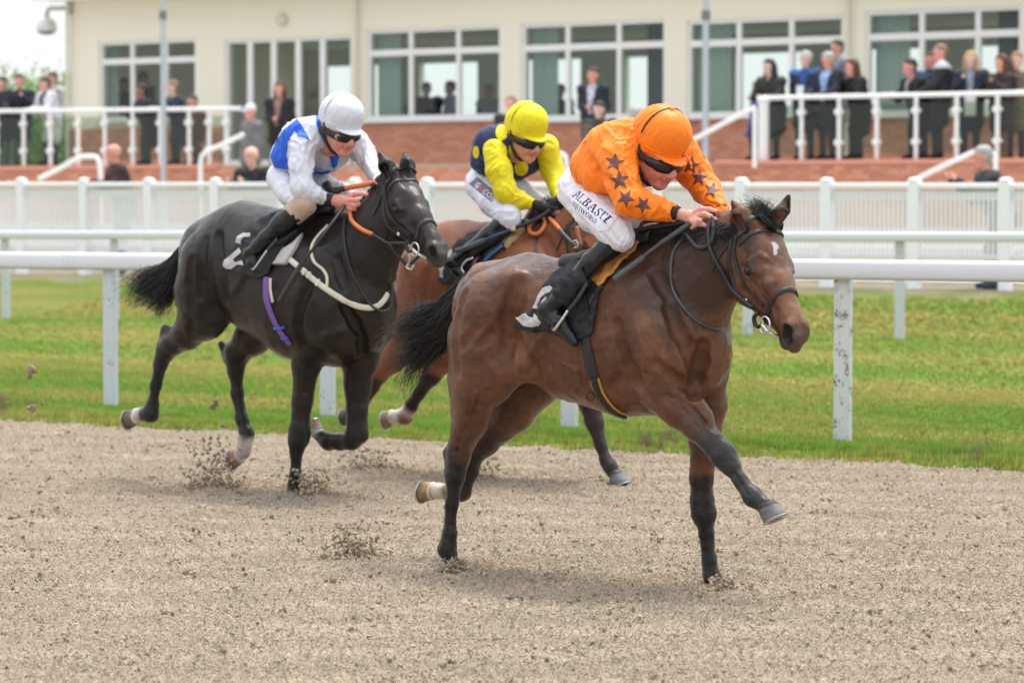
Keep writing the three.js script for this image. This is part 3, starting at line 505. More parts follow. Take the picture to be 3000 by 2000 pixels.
// lamp posts in front of the terrace
for (const [px, wpx, label] of [[479, 20, 'grey lamp post in front of the corner window, left'], [2067, 24, 'grey lamp post between the two right hand windows']]) {
  const f = balF, b = f.pt(px, 560, 0.9), g = thing('lamp_post', label, 'lamp post', f, [b[0], 0.9, b[2]], 'lamp posts in front of the terrace'), r = wpx * b.m / 2 * 0.85, H = 6.6;
  put('pole', new THREE.CylinderGeometry(r * 0.9, r, H - 0.9 - 0.9, 14).translate(b[0], (H + 0.9 + 0.9) / 2, b[2]), M([0.42, 0.46, 0.5], 0.4, { metalness: 0.3 }), g);
  put('base_sleeve', new THREE.CylinderGeometry(r * 1.35, r * 1.35, 0.95, 14).translate(b[0], 0.9 + 0.475, b[2]), M([0.42, 0.46, 0.5], 0.4, { metalness: 0.3 }), g);
  put('collar', new THREE.CylinderGeometry(r * 1.3, r * 1.3, 0.16, 14).translate(b[0], f.pt(px, 45, 0.9)[1], b[2]), M([0.15, 0.15, 0.16], 0.5), g);
  put('lamp_head', new THREE.LatheGeometry([[0.01, 0], [0.12, 0.05], [0.2, 0.3], [0.16, 0.5], [0.01, 0.55]].map((p) => new THREE.Vector2(...p)), 18).translate(b[0], H, b[2]), whitePaint, g);
}
// sloping white handrails at the steps
for (const [label, pts, z] of [['white tube handrail sloping up at far left behind the paling fence', [[114, 523], [176, 492], [232, 461], [262, 458], [285, 463], [292, 490], [296, 560]], 1.6], ['white tube handrail sloping up beside the bald spectator', [[712, 394], [650, 424], [600, 447], [589, 462], [587, 500], [587, 560]], 1.2], ['white tube handrail sloping up in front of the brick wall, right of the orange cap', [[2000, 424], [2034, 408], [2120, 362], [2212, 315]], 1.0], ['white tube handrail sloping up beside the leaning man at far right', [[2660, 540], [2720, 508], [2800, 470], [2870, 441], [2900, 441], [2916, 462], [2918, 520]], 1.4], ['rounded white handrail end between the yellow and orange jockeys', [[1628, 520], [1630, 470], [1640, 450], [1652, 452], [1660, 475], [1662, 520]], 1.2]]) {
  const p = pts.map(([x, y]) => balF.pt(x, y, z)), g = thing('handrail', label, 'handrail', balF, p[0]); put('rail', rope(p, 7.5 * p[0].m, 0.1, 10), whitePaint, g);
  const q = p[p.length - 1]; put('post', new THREE.CylinderGeometry(0.04, 0.04, 1.0, 10).translate(q[0], q[1] - 0.5, q[2]), whitePaint, g);
}
// shrubs far left behind the terrace
[[5, 205, 95], [75, 222, 97], [140, 205, 94], [195, 215, 99]].forEach(([px, py, d], i) => {
  const r = rayDir(px, HORIZON), x = r[0] * d, z = r[2] * d, top = EYE_H + (HORIZON - py) / F * d, g = thing('leafy_tree', ['light green leafy tree at the left edge beyond the terrace', 'lower green leafy tree with a dip, second from the left edge', 'green leafy tree with a rounded top, third from the left edge', 'green leafy tree close beside the clubhouse corner'][i], 'tree', null, [x, 0, z]);
  const pos = [], col = [], idx = [];
  for (let k = 0; k < 2600; k++) {
    const a = rr(0, 6.28), e = Math.acos(rr(-1, 1)), q = Math.pow(rnd(), 0.4), lump = 1 + 0.3 * n3(Math.cos(a) * 2 + i * 7, Math.cos(e) * 2, Math.sin(a) * 2), p = [Math.sin(e) * Math.cos(a) * 1.7 * q * lump, top * 0.62 + Math.cos(e) * top * 0.38 * q * lump, Math.sin(e) * Math.sin(a) * 1.5 * q * lump];
    const u = vnorm([rr(-1, 1), rr(-1, 1), rr(-1, 1)]), v = vnorm(vcross(u, [rr(-1, 1), 1, rr(-1, 1)])), s = rr(0.05, 0.12), o = pos.length / 3, t = rr(0.7, 1.3);
    for (const [m, n] of [[-1, 0], [0, 0.6], [1, 0], [0, -0.6]]) { pos.push(...vadd(vadd(p, u, m * s), v, n * s)); col.push(0.17 * t, 0.3 * t, 0.05 * t); } idx.push(o, o + 1, o + 2, o, o + 2, o + 3);
  }
  const cg = new THREE.BufferGeometry(); cg.setAttribute('position', new THREE.Float32BufferAttribute(pos, 3)); cg.setAttribute('color', new THREE.Float32BufferAttribute(col, 3)); cg.setIndex(idx); cg.computeVertexNormals();
  part('crown', cg, M(0xffffff, 0.8, { vertexColors: true, side: THREE.DoubleSide, transmission: 0.3, thickness: 0 }), g);
  part('trunk', rope([[0, 0, 0], [0.05, top * 0.3, 0.02], [0, top * 0.6, 0]], (t) => 0.16 - 0.1 * t, 0.3), M([0.1, 0.075, 0.05], 0.9), g);
});
// ---------------------------------------------------------------- horses
const hairBump = noiseTex(512, (u, v) => { const t = 0.5 + 0.28 * tile(u * 1, v, 26, 2) + 0.22 * tile(u, v, 80, 7); return [t, t, t]; });
const coatM = (rough, extra = {}) => { const b = hairBump.clone(); b.repeat.set(9, 34); b.needsUpdate = true; return M(0xffffff, rough, { vertexColors: true, bumpMap: b, bumpScale: 0.0022, specularIntensity: 0.42, ...extra }); };
const hairM = M([0.014, 0.013, 0.014], 0.5), hairGreyM = M([0.035, 0.034, 0.036], 0.55);
const eyeM = M([0.006, 0.005, 0.005], 0.05), hoofM = M(0xffffff, 0.6, { vertexColors: true }), shoeM = M([0.55, 0.57, 0.6], 0.35, { metalness: 0.8 });
const leather = M([0.018, 0.019, 0.021], 0.42), leatherGrey = M([0.06, 0.065, 0.072], 0.45), steel = M([0.62, 0.63, 0.65], 0.22, { metalness: 0.9 });

class Horse {
  constructor(fr, cell) { this.fr = fr; this.f = new Sdf(cell); this.tones = []; }
  q(px, py, w, r = 10) { const p = this.fr.pt(px, py, w); return { p, r: r * p.m }; }
  chain(w, rows, o) { const c = rows.map((a) => this.q(a[0], a[1], a[3] ?? w, a[2])); this.f.chain(c, o); return c; }
  tone(rows, w, col, amt = 1, soft = 1.5) { const c = rows.map((a) => this.q(a[0], a[1], a[3] ?? w, a[2])); for (let i = 0; i + 1 < c.length || i === 0; i++) this.tones.push({ a: c[i].p, b: (c[i + 1] || c[i]).p, ra: c[i].r * soft, rb: (c[i + 1] || c[i]).r * soft, col, amt }); }
  // head axes from poll pixel, heading and pitch (degrees, in the world)
  head(px, py, w, yaw, pitch, S = 1, W = 1, roll = 0) {
    const a = yaw * Math.PI / 180, b = pitch * Math.PI / 180, L = (v) => this.fr.dirL(v);
    this.hx = L([Math.cos(a) * Math.cos(b), -Math.sin(b), Math.sin(a) * Math.cos(b)]); let y = L([Math.cos(a) * Math.sin(b), Math.cos(b), Math.sin(a) * Math.sin(b)]), z = vcross(this.hx, y);
    const c = Math.cos(roll), s = Math.sin(roll); this.hy = vadd(y.map((k) => k * c), z, s); this.hz = vcross(this.hx, this.hy);
    this.hp = this.fr.pt(px, py, w); this.S = S; this.W = W; const f = this.f, T = (x, y, z) => this.T(x, y, z), d = this.hz, R = (k) => k * S * this.W;
    const C = (a, b, ra, rb, o = {}) => f.cone(T(...a), T(...b), R(ra), R(rb), { d, ...o });
    C([0.0, -0.075, 0], [0.16, -0.07, 0], 0.075, 0.088, { k: 0.04 });
    C([0.15, -0.06, 0], [0.3, -0.055, 0], 0.085, 0.066, { k: 0.03 });
    C([0.3, -0.052, 0], [0.47, -0.052, 0], 0.064, 0.05, { k: 0.03 });
    for (const s of [1, -1]) {
      C([0.19, -0.055, 0.066 * s], [0.225, -0.055, 0.062 * s], 0.042, 0.036, { k: 0.02 });
      C([0.12, -0.15, 0.03 * s], [0.2, -0.155, 0.036 * s], 0.092, 0.092, { k: 0.03, s: 0.62 });
      C([0.21, -0.16, 0.034 * s], [0.44, -0.105, 0.014 * s], 0.062, 0.04, { k: 0.03, s: 0.7 });
      C([0.25, -0.1, 0.066 * s], [0.36, -0.085, 0.052 * s], 0.014, 0.01, { k: 0.025 });
      C([0.525, -0.035, 0.032 * s], [0.56, -0.052, 0.034 * s], 0.028, 0.026, { k: 0.018 });
      C([0.05, -0.02, 0.05 * s], [0.13, -0.02, 0.05 * s], 0.035, 0.03, { k: 0.03 });
    }
    C([0.47, -0.058, 0], [0.56, -0.064, 0], 0.045, 0.04, { k: 0.03 });
    C([0.56, -0.068, 0], [0.592, -0.084, 0], 0.037, 0.029, { k: 0.018 });
    C([0.46, -0.098, 0], [0.558, -0.118, 0], 0.033, 0.026, { k: 0.014 });
    for (const s of [1, -1]) {
      C([0.542, -0.034, 0.056 * s], [0.568, -0.054, 0.052 * s], 0.017, 0.022, { k: 0.007, sub: true });
      C([0.47, -0.1, 0.05 * s], [0.595, -0.108, 0.02 * s], 0.008, 0.008, { k: 0.01, sub: true });
      C([0.198, -0.062, 0.112 * s], [0.222, -0.066, 0.108 * s], 0.017, 0.015, { k: 0.012, sub: true });
      C([0.182, -0.036, 0.1 * s], [0.238, -0.04, 0.094 * s], 0.012, 0.008, { k: 0.012 }); C([0.19, -0.086, 0.096 * s], [0.235, -0.084, 0.09 * s], 0.008, 0.006, { k: 0.012 });
      C([0.26, -0.14, 0.088 * s], [0.3, -0.12, 0.082 * s], 0.016, 0.012, { k: 0.03, sub: true });
      C([0.36, -0.05, 0.07 * s], [0.45, -0.06, 0.066 * s], 0.016, 0.016, { k: 0.03, sub: true });
    }
  }
  T(x, y, z) { const S = this.S, W = S * this.W; return vadd(vadd(vadd(this.hp, this.hx, x * S), this.hy, y * W), this.hz, z * W); }
  ear(s, tip, dz = 0.01) { // s = +1 near side, tip pixel, how far the tip leans outwards
    const base = this.T(0.012, -0.008, 0.058 * s), t = this.fr.pt(tip[0], tip[1], base[2] + dz), mid = vadd(vlerp(base, t, 0.48), this.hx, 0.006), o = { k: 0.02, s: 0.72, d: vnorm(vadd(this.hx, this.hz, 0.3 * s)) };
    this.f.cone(base, mid, 0.042, 0.041, o); this.f.cone(mid, t, 0.041, 0.007, o);
    const fd = vnorm(vadd(this.hx, this.hz, (tip[2] ?? 0.7) * s)), q = (p, e) => vadd(p, fd, e); this.f.cone(q(base, 0.03), q(mid, 0.026), 0.016, 0.019, { k: 0.01, sub: true }); this.f.cone(q(mid, 0.026), q(vlerp(mid, t, 0.8), 0.008), 0.019, 0.006, { k: 0.01, sub: true });
  }
  surf(px, py) { const { o, d } = this.fr.ray(px, py); return this.f.cast(o, d); }
  line(rows) { return rows.map((a) => this.surf(a[0], a[1])); }
  crease(rows, r, h, k) { this.f.crease(this.line(rows), r, h * 1.9, (k ?? 0.03) * 0.75); }
  color(base, dark, seed) {
    const T = this.tones;
    return (p, n) => {
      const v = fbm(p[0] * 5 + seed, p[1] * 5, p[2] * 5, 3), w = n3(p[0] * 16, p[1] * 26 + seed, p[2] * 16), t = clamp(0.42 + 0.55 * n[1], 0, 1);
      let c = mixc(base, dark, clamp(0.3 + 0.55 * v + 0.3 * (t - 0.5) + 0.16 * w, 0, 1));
      for (const a of T) { const ba = vsub(a.b, a.a), pa = vsub(p, a.a), u = clamp(vdot(pa, ba) / (vdot(ba, ba) || 1e-9), 0, 1), d = vlen(vadd(pa, ba, -u)), r = lerp(a.ra, a.rb, u); const k = a.amt * (1 - sstep(r < 0.03 ? 0.8 : 0.62, r < 0.03 ? 1.15 : 1.0, d / r + 0.12 * v + (r < 0.03 ? 0.22 : 0.03) * w)); if (k > 0) c = mixc(c, a.col, k); }
      return c;
    };
  }
  hoof(g, cp, sp, tp, w, rt, rb, col, shoe) {
    const c = this.fr.pt(cp[0], cp[1], w), s = this.fr.pt(sp[0], sp[1], w), t = this.fr.pt(tp[0], tp[1], w), m = c.m, ax = vnorm(vsub(s, c)); let toe = vsub(t, s); toe = vadd(toe, ax, -vdot(toe, ax)); toe = vnorm(toe); const lat = vcross(ax, toe);
    const ring = (u, e = 0) => { const o = vlerp(c, s, u), a = lerp(rt, rb, u) * m + e; return Array.from({ length: 20 }, (_, k) => { const an = k / 20 * 6.2832, C = Math.cos(an), Sn = Math.sin(an); const x = C > 0 ? C * a * lerp(1.05, 1.32, u) : C * a * 0.9, y = Sn * a * (C < -0.3 ? 0.86 : 0.98); return vadd(vadd(o, toe, x + a * 0.12 * u), lat, y); }); };
    const geo = loft([ring(-0.28, -0.004), ring(-0.06, 0.001), ring(0, 0.002), ring(0.12, -0.001), ring(0.4), ring(0.7), ring(1), ring(1.02, -0.006)]), p = geo.attributes.position, cs = [];
    for (let i = 0; i < p.count; i++) { const u = vdot(vsub([p.getX(i), p.getY(i), p.getZ(i)], c), ax) / vlen(vsub(s, c)), k = 0.85 + 0.25 * n3(u * 9, i * 0.3, cp[0]); cs.push(...(u < 0.05 ? col[1] : mixc(col[0], col[2] || col[0], sstep(0.2, 0.9, u + 0.4 * n3(i * 0.7, u, 3)))).map((x) => x * k)); }
    geo.setAttribute('color', new THREE.Float32BufferAttribute(cs, 3)); const h = put('hoof', geo, hoofM, g);
    if (shoe) { const r = [ring(0.99, 0.003), ring(1.1, 0.003)], i = [ring(1.1, -0.016), ring(0.99, -0.016)]; const sg = loft([r[0], r[1], i[0], i[1], r[0]], false); sg.translate(-g.base[0], -g.base[1], -g.base[2]); part('horseshoe', sg, shoeM, h); }
  }
  finish(name, label, mat, base, dark, seed) {
    const b = this.q(...this.foot).p, g = this.g = thing(name, label, 'horse', this.fr, [b[0], 0, b[2]]);
    const geo = this.f.mesh(this.color(base, dark, seed), (p) => [p[0] + p[2] * 0.6, p[1] * 0.35 + p[2] * 0.3]); put('body', geo, mat, g);
    for (const s of [1, -1]) { const e = this.T(0.212, -0.063, 0.0905 * s); put('eye', new THREE.SphereGeometry(0.0225 * this.S, 20, 14).translate(...e), eyeM, g); }
    return g;
  }
}
const frOf = (a, w, th = 40) => { const c = Math.cos(th * Math.PI / 180), s = Math.sin(th * Math.PI / 180); return new Frame(c * a - s * w, s * a + c * w, th); };
const trunk = (h, rows, s = 0.8) => h.chain(0, rows, { k: 0.06, s });
const BLACK = [0.009, 0.008, 0.008];

// --- leading bay horse
const H1 = new Horse(frOf(-8, -9.92), 0.0062); H1.foot = [1650, 1500, 0, 10];
{
  const h = H1;
  trunk(h, [[1462, 912, 150], [1560, 908, 156], [1695, 968, 200], [1835, 976, 233], [1935, 985, 222]]);
  h.chain(0, [[1935, 985, 215], [2020, 1040, 120]], { k: 0.06, s: 0.85 });
  h.chain(0, [[1800, 820, 75], [1895, 775, 68], [1960, 770, 60]], { k: 0.08, s: 0.7 });
  for (const w of [0.15, -0.15]) { h.f.ball(h.q(1500, 845, w, 40).p, h.q(1500, 845, w, 62).r, { k: 0.08 }); }
  // neck
  h.chain(0, [[1950, 880, 172], [2045, 802, 138], [2125, 738, 106], [2190, 690, 80]], { k: 0.07, s: 0.66 });
  h.head(2228, 650, 0, 57, 56, 0.885, 1.17);
  // shoulders and breast
  h.chain(0.13, [[1880, 880, 92], [1930, 980, 92], [1968, 1050, 76]], { k: 0.07 }); h.chain(-0.13, [[1900, 900, 85], [2030, 1010, 80], [2062, 1075, 68]], { k: 0.06 });
  h.chain(0, [[2010, 1080, 80], [1960, 1140, 75]], { k: 0.06 });
  // near hind leg
  h.chain(0.12, [[1455, 905, 118], [1432, 1005, 116], [1412, 1110, 88], [1374, 1235, 50], [1342, 1335, 33], [1334, 1392, 27], [1324, 1470, 17.5], [1317, 1565, 17], [1310, 1608, 25], [1322, 1640, 20]], { k: 0.03 });
  h.chain(0.15, [[1450, 1090, 70], [1448, 1140, 42]], { k: 0.05 }); h.chain(0.12, [[1330, 1285, 12], [1312, 1325, 14], [1322, 1375, 18]], { k: 0.02 });
  h.chain(0.13, [[1375, 1000, 55], [1352, 1110, 30], [1345, 1200, 20]], { k: 0.05 }); h.chain(0.12, [[1310, 1480, 8], [1303, 1590, 9]], { k: 0.012 });
  h.chain(0.15, [[1480, 1100, 50], [1545, 1070, 34], [1600, 1010, 40]], { k: 0.06 });
  // far hind leg, swinging back
  h.chain(-0.12, [[1500, 960, 112], [1560, 1120, 78], [1500, 1205, 62], [1418, 1292, 42], [1385, 1330, 32], [1372, 1390, 23], [1352, 1440, 24], [1322, 1440, 22], [1285, 1437, 25]], { k: 0.03 });
  // near foreleg, reaching forward
  h.chain(0.11, [[1968, 1050, 74], [1945, 1130, 78], [1990, 1190, 60], [2045, 1248, 43], [2092, 1300, 34], [2120, 1332, 37], [2142, 1362, 27], [2172, 1408, 19.5], [2196, 1442, 22], [2208, 1456, 27], [2240, 1480, 25]], { k: 0.025 });
  h.chain(0.11, [[2012, 1135, 28], [2062, 1215, 22]], { k: 0.04 }); h.chain(0.11, [[2150, 1395, 8], [2190, 1462, 12]], { k: 0.012 });
  // far foreleg, planted
  h.chain(-0.12, [[2070, 1090, 62], [2080, 1190, 50], [2066, 1290, 45], [2056, 1400, 32], [2058, 1470, 33], [2062, 1505, 33], [2070, 1560, 20], [2080, 1640, 18.5], [2086, 1688, 24], [2098, 1708, 24]], { k: 0.025 });
  h.chain(-0.12, [[2062, 1570, 8], [2072, 1680, 12]], { k: 0.012 });
  h.chain(0, [[1405, 800, 24], [1372, 835, 20]], { k: 0.04 });
  h.ear(1, [2147, 590, 1.2], 0.012); h.ear(-1, [2311, 573, 0.5], -0.012);
  h.f.warp((x, y, z) => 0.0065 * fbm(x * 7, y * 7, z * 7, 3) + 0.0012 * n3(x * 30, y * 30, z * 30)).build();
  const cr = (rows, r = 0.03, d = -0.009, k = 0.03) => h.crease(rows, r, d, k);
  cr([[1806, 950], [1822, 1010], [1842, 1065], [1866, 1120], [1900, 1175]], 0.025, -0.014, 0.03);
  cr([[1925, 805], [1945, 840], [1965, 870]], 0.03, -0.012); cr([[1965, 905], [1990, 970], [2020, 1020], [2036, 1060], [2038, 1100]], 0.03, -0.018, 0.035);
  cr([[2064, 1015], [2050, 1060], [2040, 1110], [2035, 1150]], 0.03, -0.02, 0.03); cr([[1958, 1160], [2000, 1195], [2045, 1232], [2075, 1262]], 0.012, -0.006, 0.015);
  cr([[1985, 1165], [2035, 1205], [2062, 1240]], 0.012, -0.006, 0.015); cr([[1925, 1065], [1960, 1095], [2005, 1125], [2026, 1145]], 0.02, -0.009);
  cr([[1518, 1000], [1532, 1040], [1548, 1072], [1540, 1100]], 0.03, -0.014); cr([[1442, 975], [1415, 1000], [1398, 1012]], 0.02, -0.007); cr([[1395, 965], [1372, 990], [1352, 1015]], 0.02, -0.007);
  cr([[1516, 830], [1505, 880], [1490, 930], [1498, 990]], 0.035, -0.009, 0.04); cr([[1390, 1180], [1384, 1215], [1368, 1260]], 0.016, -0.007); cr([[1360, 860], [1340, 930], [1330, 1010], [1338, 1090]], 0.025, -0.007); cr([[1345, 1290], [1340, 1320]], 0.012, -0.005, 0.012);
  cr([[1585, 985], [1562, 1030], [1550, 1070]], 0.02, 0.006, 0.03); cr([[1840, 1120], [1810, 1110], [1790, 1140]], 0.02, -0.006); for (let k = 0; k < 6; k++) cr([[1580 + k * 24, 1010 + k * 3], [1572 + k * 25, 1070], [1590 + k * 26, 1130 + k * 3]], 0.02, -0.0035, 0.03);
  cr([[2240, 790], [2250, 830], [2262, 870]], 0.012, 0.003); cr([[2205, 755], [2225, 745], [2245, 755]], 0.012, 0.004, 0.012);
  const vein = (rows) => h.f.crease(h.line(rows), 0.006, 0.0032, 0.012);
  vein([[1640, 1060], [1690, 1085], [1700, 1120], [1680, 1150]]); vein([[1588, 1040], [1610, 1090], [1600, 1130]]); vein([[1940, 950], [1955, 1000], [1945, 1050], [1965, 1090]]); vein([[1990, 1150], [2010, 1190], [2050, 1235], [2085, 1270]]); vein([[1420, 1040], [1440, 1080], [1430, 1130]]); vein([[1395, 1150], [1380, 1200], [1372, 1240]]); vein([[2225, 830], [2240, 860], [2262, 890], [2270, 930]]); vein([[2180, 800], [2195, 840], [2215, 870]]); vein([[1880, 1000], [1895, 1040], [1885, 1080]]);
  for (const [a, b] of [[[1318, 1420], [1310, 1580]], [[2152, 1388], [2190, 1448]], [[2062, 1560], [2072, 1670]]]) h.f.crease(h.line([a, [(a[0] + b[0]) / 2, (a[1] + b[1]) / 2], b]), 0.008, -0.006, 0.008);
  // coat
  const D = [0.05, 0.024, 0.017], K = BLACK;
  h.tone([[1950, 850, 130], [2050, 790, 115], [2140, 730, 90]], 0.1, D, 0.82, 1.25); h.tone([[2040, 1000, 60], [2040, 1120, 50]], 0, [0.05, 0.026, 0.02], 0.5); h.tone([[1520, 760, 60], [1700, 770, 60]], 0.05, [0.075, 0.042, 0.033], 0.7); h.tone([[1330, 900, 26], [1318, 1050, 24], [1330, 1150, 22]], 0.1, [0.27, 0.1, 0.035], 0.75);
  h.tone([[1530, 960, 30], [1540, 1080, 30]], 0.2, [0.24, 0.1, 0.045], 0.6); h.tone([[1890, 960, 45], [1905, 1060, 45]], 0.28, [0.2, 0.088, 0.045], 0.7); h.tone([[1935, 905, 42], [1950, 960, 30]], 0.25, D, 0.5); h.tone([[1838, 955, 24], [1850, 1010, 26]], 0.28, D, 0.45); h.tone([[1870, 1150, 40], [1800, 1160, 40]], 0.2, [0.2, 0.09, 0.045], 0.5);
  h.tone([[1340, 1320, 30], [1334, 1392, 26], [1324, 1470, 20], [1310, 1610, 28], [1325, 1660, 28]], 0.12, K, 0.95, 1.8); h.tone([[1362, 1262, 36]], 0.12, [0.06, 0.028, 0.019], 0.6);
  h.tone([[1470, 1230, 50], [1400, 1300, 44], [1372, 1390, 26], [1350, 1445, 28]], -0.12, K, 0.92, 1.5); h.tone([[1320, 1442, 22], [1280, 1437, 28]], -0.12, [0.62, 0.56, 0.47], 0.98, 1.5);
  h.tone([[2085, 1292, 36], [2120, 1332, 38], [2172, 1408, 24], [2208, 1456, 30], [2245, 1482, 30]], 0.11, [0.026, 0.025, 0.028], 0.95, 1.7); h.tone([[2010, 1215, 40], [2060, 1262, 40]], 0.11, [0.07, 0.045, 0.036], 0.75, 1.5);
  h.tone([[2056, 1420, 34], [2060, 1490, 36], [2070, 1560, 26], [2080, 1640, 24], [2095, 1705, 30]], -0.12, K, 0.95, 1.7); h.tone([[2066, 1320, 44]], -0.12, D, 0.6, 1.3);
  const tt = (a, b, ra, rb, col, amt) => h.tones.push({ a: h.T(...a), b: h.T(...b), ra, rb, col, amt });
  tt([0.585, -0.05, 0], [0.61, -0.1, 0], 0.062, 0.07, [0.085, 0.055, 0.045], 0.8); tt([0.5, -0.13, 0], [0.57, -0.13, 0], 0.045, 0.055, [0.06, 0.046, 0.04], 0.75); tt([0.545, -0.036, 0.05], [0.57, -0.055, 0.046], 0.026, 0.028, [0.006, 0.005, 0.005], 1); tt([0.545, -0.036, -0.05], [0.57, -0.055, -0.046], 0.026, 0.028, [0.006, 0.005, 0.005], 1);
  tt([0.2, -0.05, 0.1], [0.22, -0.055, 0.1], 0.042, 0.042, [0.03, 0.02, 0.018], 0.85); tt([0.3, -0.02, 0], [0.48, -0.02, 0], 0.06, 0.05, [0.23, 0.095, 0.042], 0.7); tt([0.12, -0.1, 0.1], [0.3, -0.1, 0.08], 0.08, 0.07, [0.17, 0.075, 0.038], 0.6); tt([0.142, 0.02, 0.0], [0.185, 0.021, 0.009], 0.013, 0.009, [0.56, 0.52, 0.5], 0.95); tt([0.15, 0.02, -0.004], [0.158, 0.02, 0.0], 0.013, 0.012, [0.56, 0.52, 0.5], 0.95);
  h.tone([[2150, 600, 8], [2168, 625, 10]], 0.06, [0.1, 0.05, 0.03], 0.5); h.tone([[2311, 575, 16]], -0.06, K, 0.9);
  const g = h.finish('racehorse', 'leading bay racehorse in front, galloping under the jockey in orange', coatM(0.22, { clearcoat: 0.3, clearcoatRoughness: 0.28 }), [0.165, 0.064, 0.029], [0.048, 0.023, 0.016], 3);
  h.hoof(g, [1325, 1642], [1331, 1664], [1356, 1666], 0.12, 20, 25, [[0.03, 0.03, 0.032], BLACK]); h.hoof(g, [1268, 1436], [1238, 1431], [1250, 1465], -0.12, 27, 30, [[0.34, 0.2, 0.09], [0.6, 0.53, 0.43], [0.1, 0.06, 0.035]], true);
  h.hoof(g, [2248, 1485], [2264, 1524], [2306, 1512], 0.11, 33, 35, [[0.16, 0.15, 0.15], [0.03, 0.028, 0.03], [0.2, 0.19, 0.19]], true); h.hoof(g, [2098, 1705], [2106, 1728], [2150, 1728], -0.12, 25, 32, [[0.03, 0.03, 0.033], BLACK]);
  const G = (rows) => rows.map((a) => h.fr.pt(a[0], a[1], a[2] ?? 0));
  put('tail', hair([G([[1388, 790, 0.02], [1328, 838, 0.04], [1285, 885, 0.05], [1228, 908, 0.06], [1185, 932, 0.06], [1132, 978, 0.06]]), G([[1390, 800], [1335, 880, 0.05], [1288, 945, 0.05], [1225, 975, 0.05], [1165, 985, 0.04]]), G([[1392, 808], [1338, 915, 0.04], [1295, 985, 0.03], [1240, 1020, 0.03], [1195, 1075], [1183, 1145]]), G([[1396, 815], [1335, 940, 0.02], [1318, 1000], [1280, 1030], [1230, 1075], [1212, 1140]])], 1150, { r: 0.0022, seg: 14, spread: 0.034, curl: 0.085, short: 0.85 }), hairM, g);
  put('tail_wisps', hair([G([[1290, 900, 0.05], [1235, 900, 0.06], [1212, 885, 0.06]]), G([[1270, 940, 0.05], [1205, 925, 0.05], [1150, 930, 0.05]]), G([[1260, 990, 0.04], [1190, 1030], [1178, 1120]]), G([[1270, 1010, 0.03], [1240, 1080], [1262, 1115]])], 170, { r: 0.0012, spread: 0.035, curl: 0.12, short: 0.6 }), hairGreyM, g);
  put('mane', hair([G([[1905, 706], [1880, 702, 0.05], [1850, 715, 0.08]]), G([[1985, 676], [1940, 680, 0.05], [1890, 715, 0.09]]), G([[2050, 664], [1995, 668, 0.05], [1945, 700, 0.09]]), G([[2110, 655], [2060, 660, 0.05], [2010, 695, 0.09], [1985, 715, 0.1]]), G([[2165, 645], [2130, 655, 0.05], [2085, 680, 0.08], [2060, 705, 0.1]]), G([[2200, 650, 0.02], [2170, 660, 0.06], [2140, 685, 0.09], [2125, 715, 0.1]])], 1500, { r: 0.002, spread: 0.022, curl: 0.05, short: 0.6 }), hairM, g);
  put('forelock', hair([G([[2270, 674, 0.0], [2258, 645], [2230, 628], [2200, 612], [2168, 598]]), G([[2262, 668, 0.02], [2240, 640, 0.03], [2210, 628, 0.04], [2180, 615, 0.04]]), G([[2255, 655], [2248, 620], [2225, 600], [2200, 596]]), G([[2268, 672], [2265, 640], [2250, 612], [2240, 598]]), G([[2272, 680], [2268, 660], [2262, 645]])], 420, { r: 0.0017, spread: 0.02, curl: 0.05, short: 0.5 }), hairM, g);
}
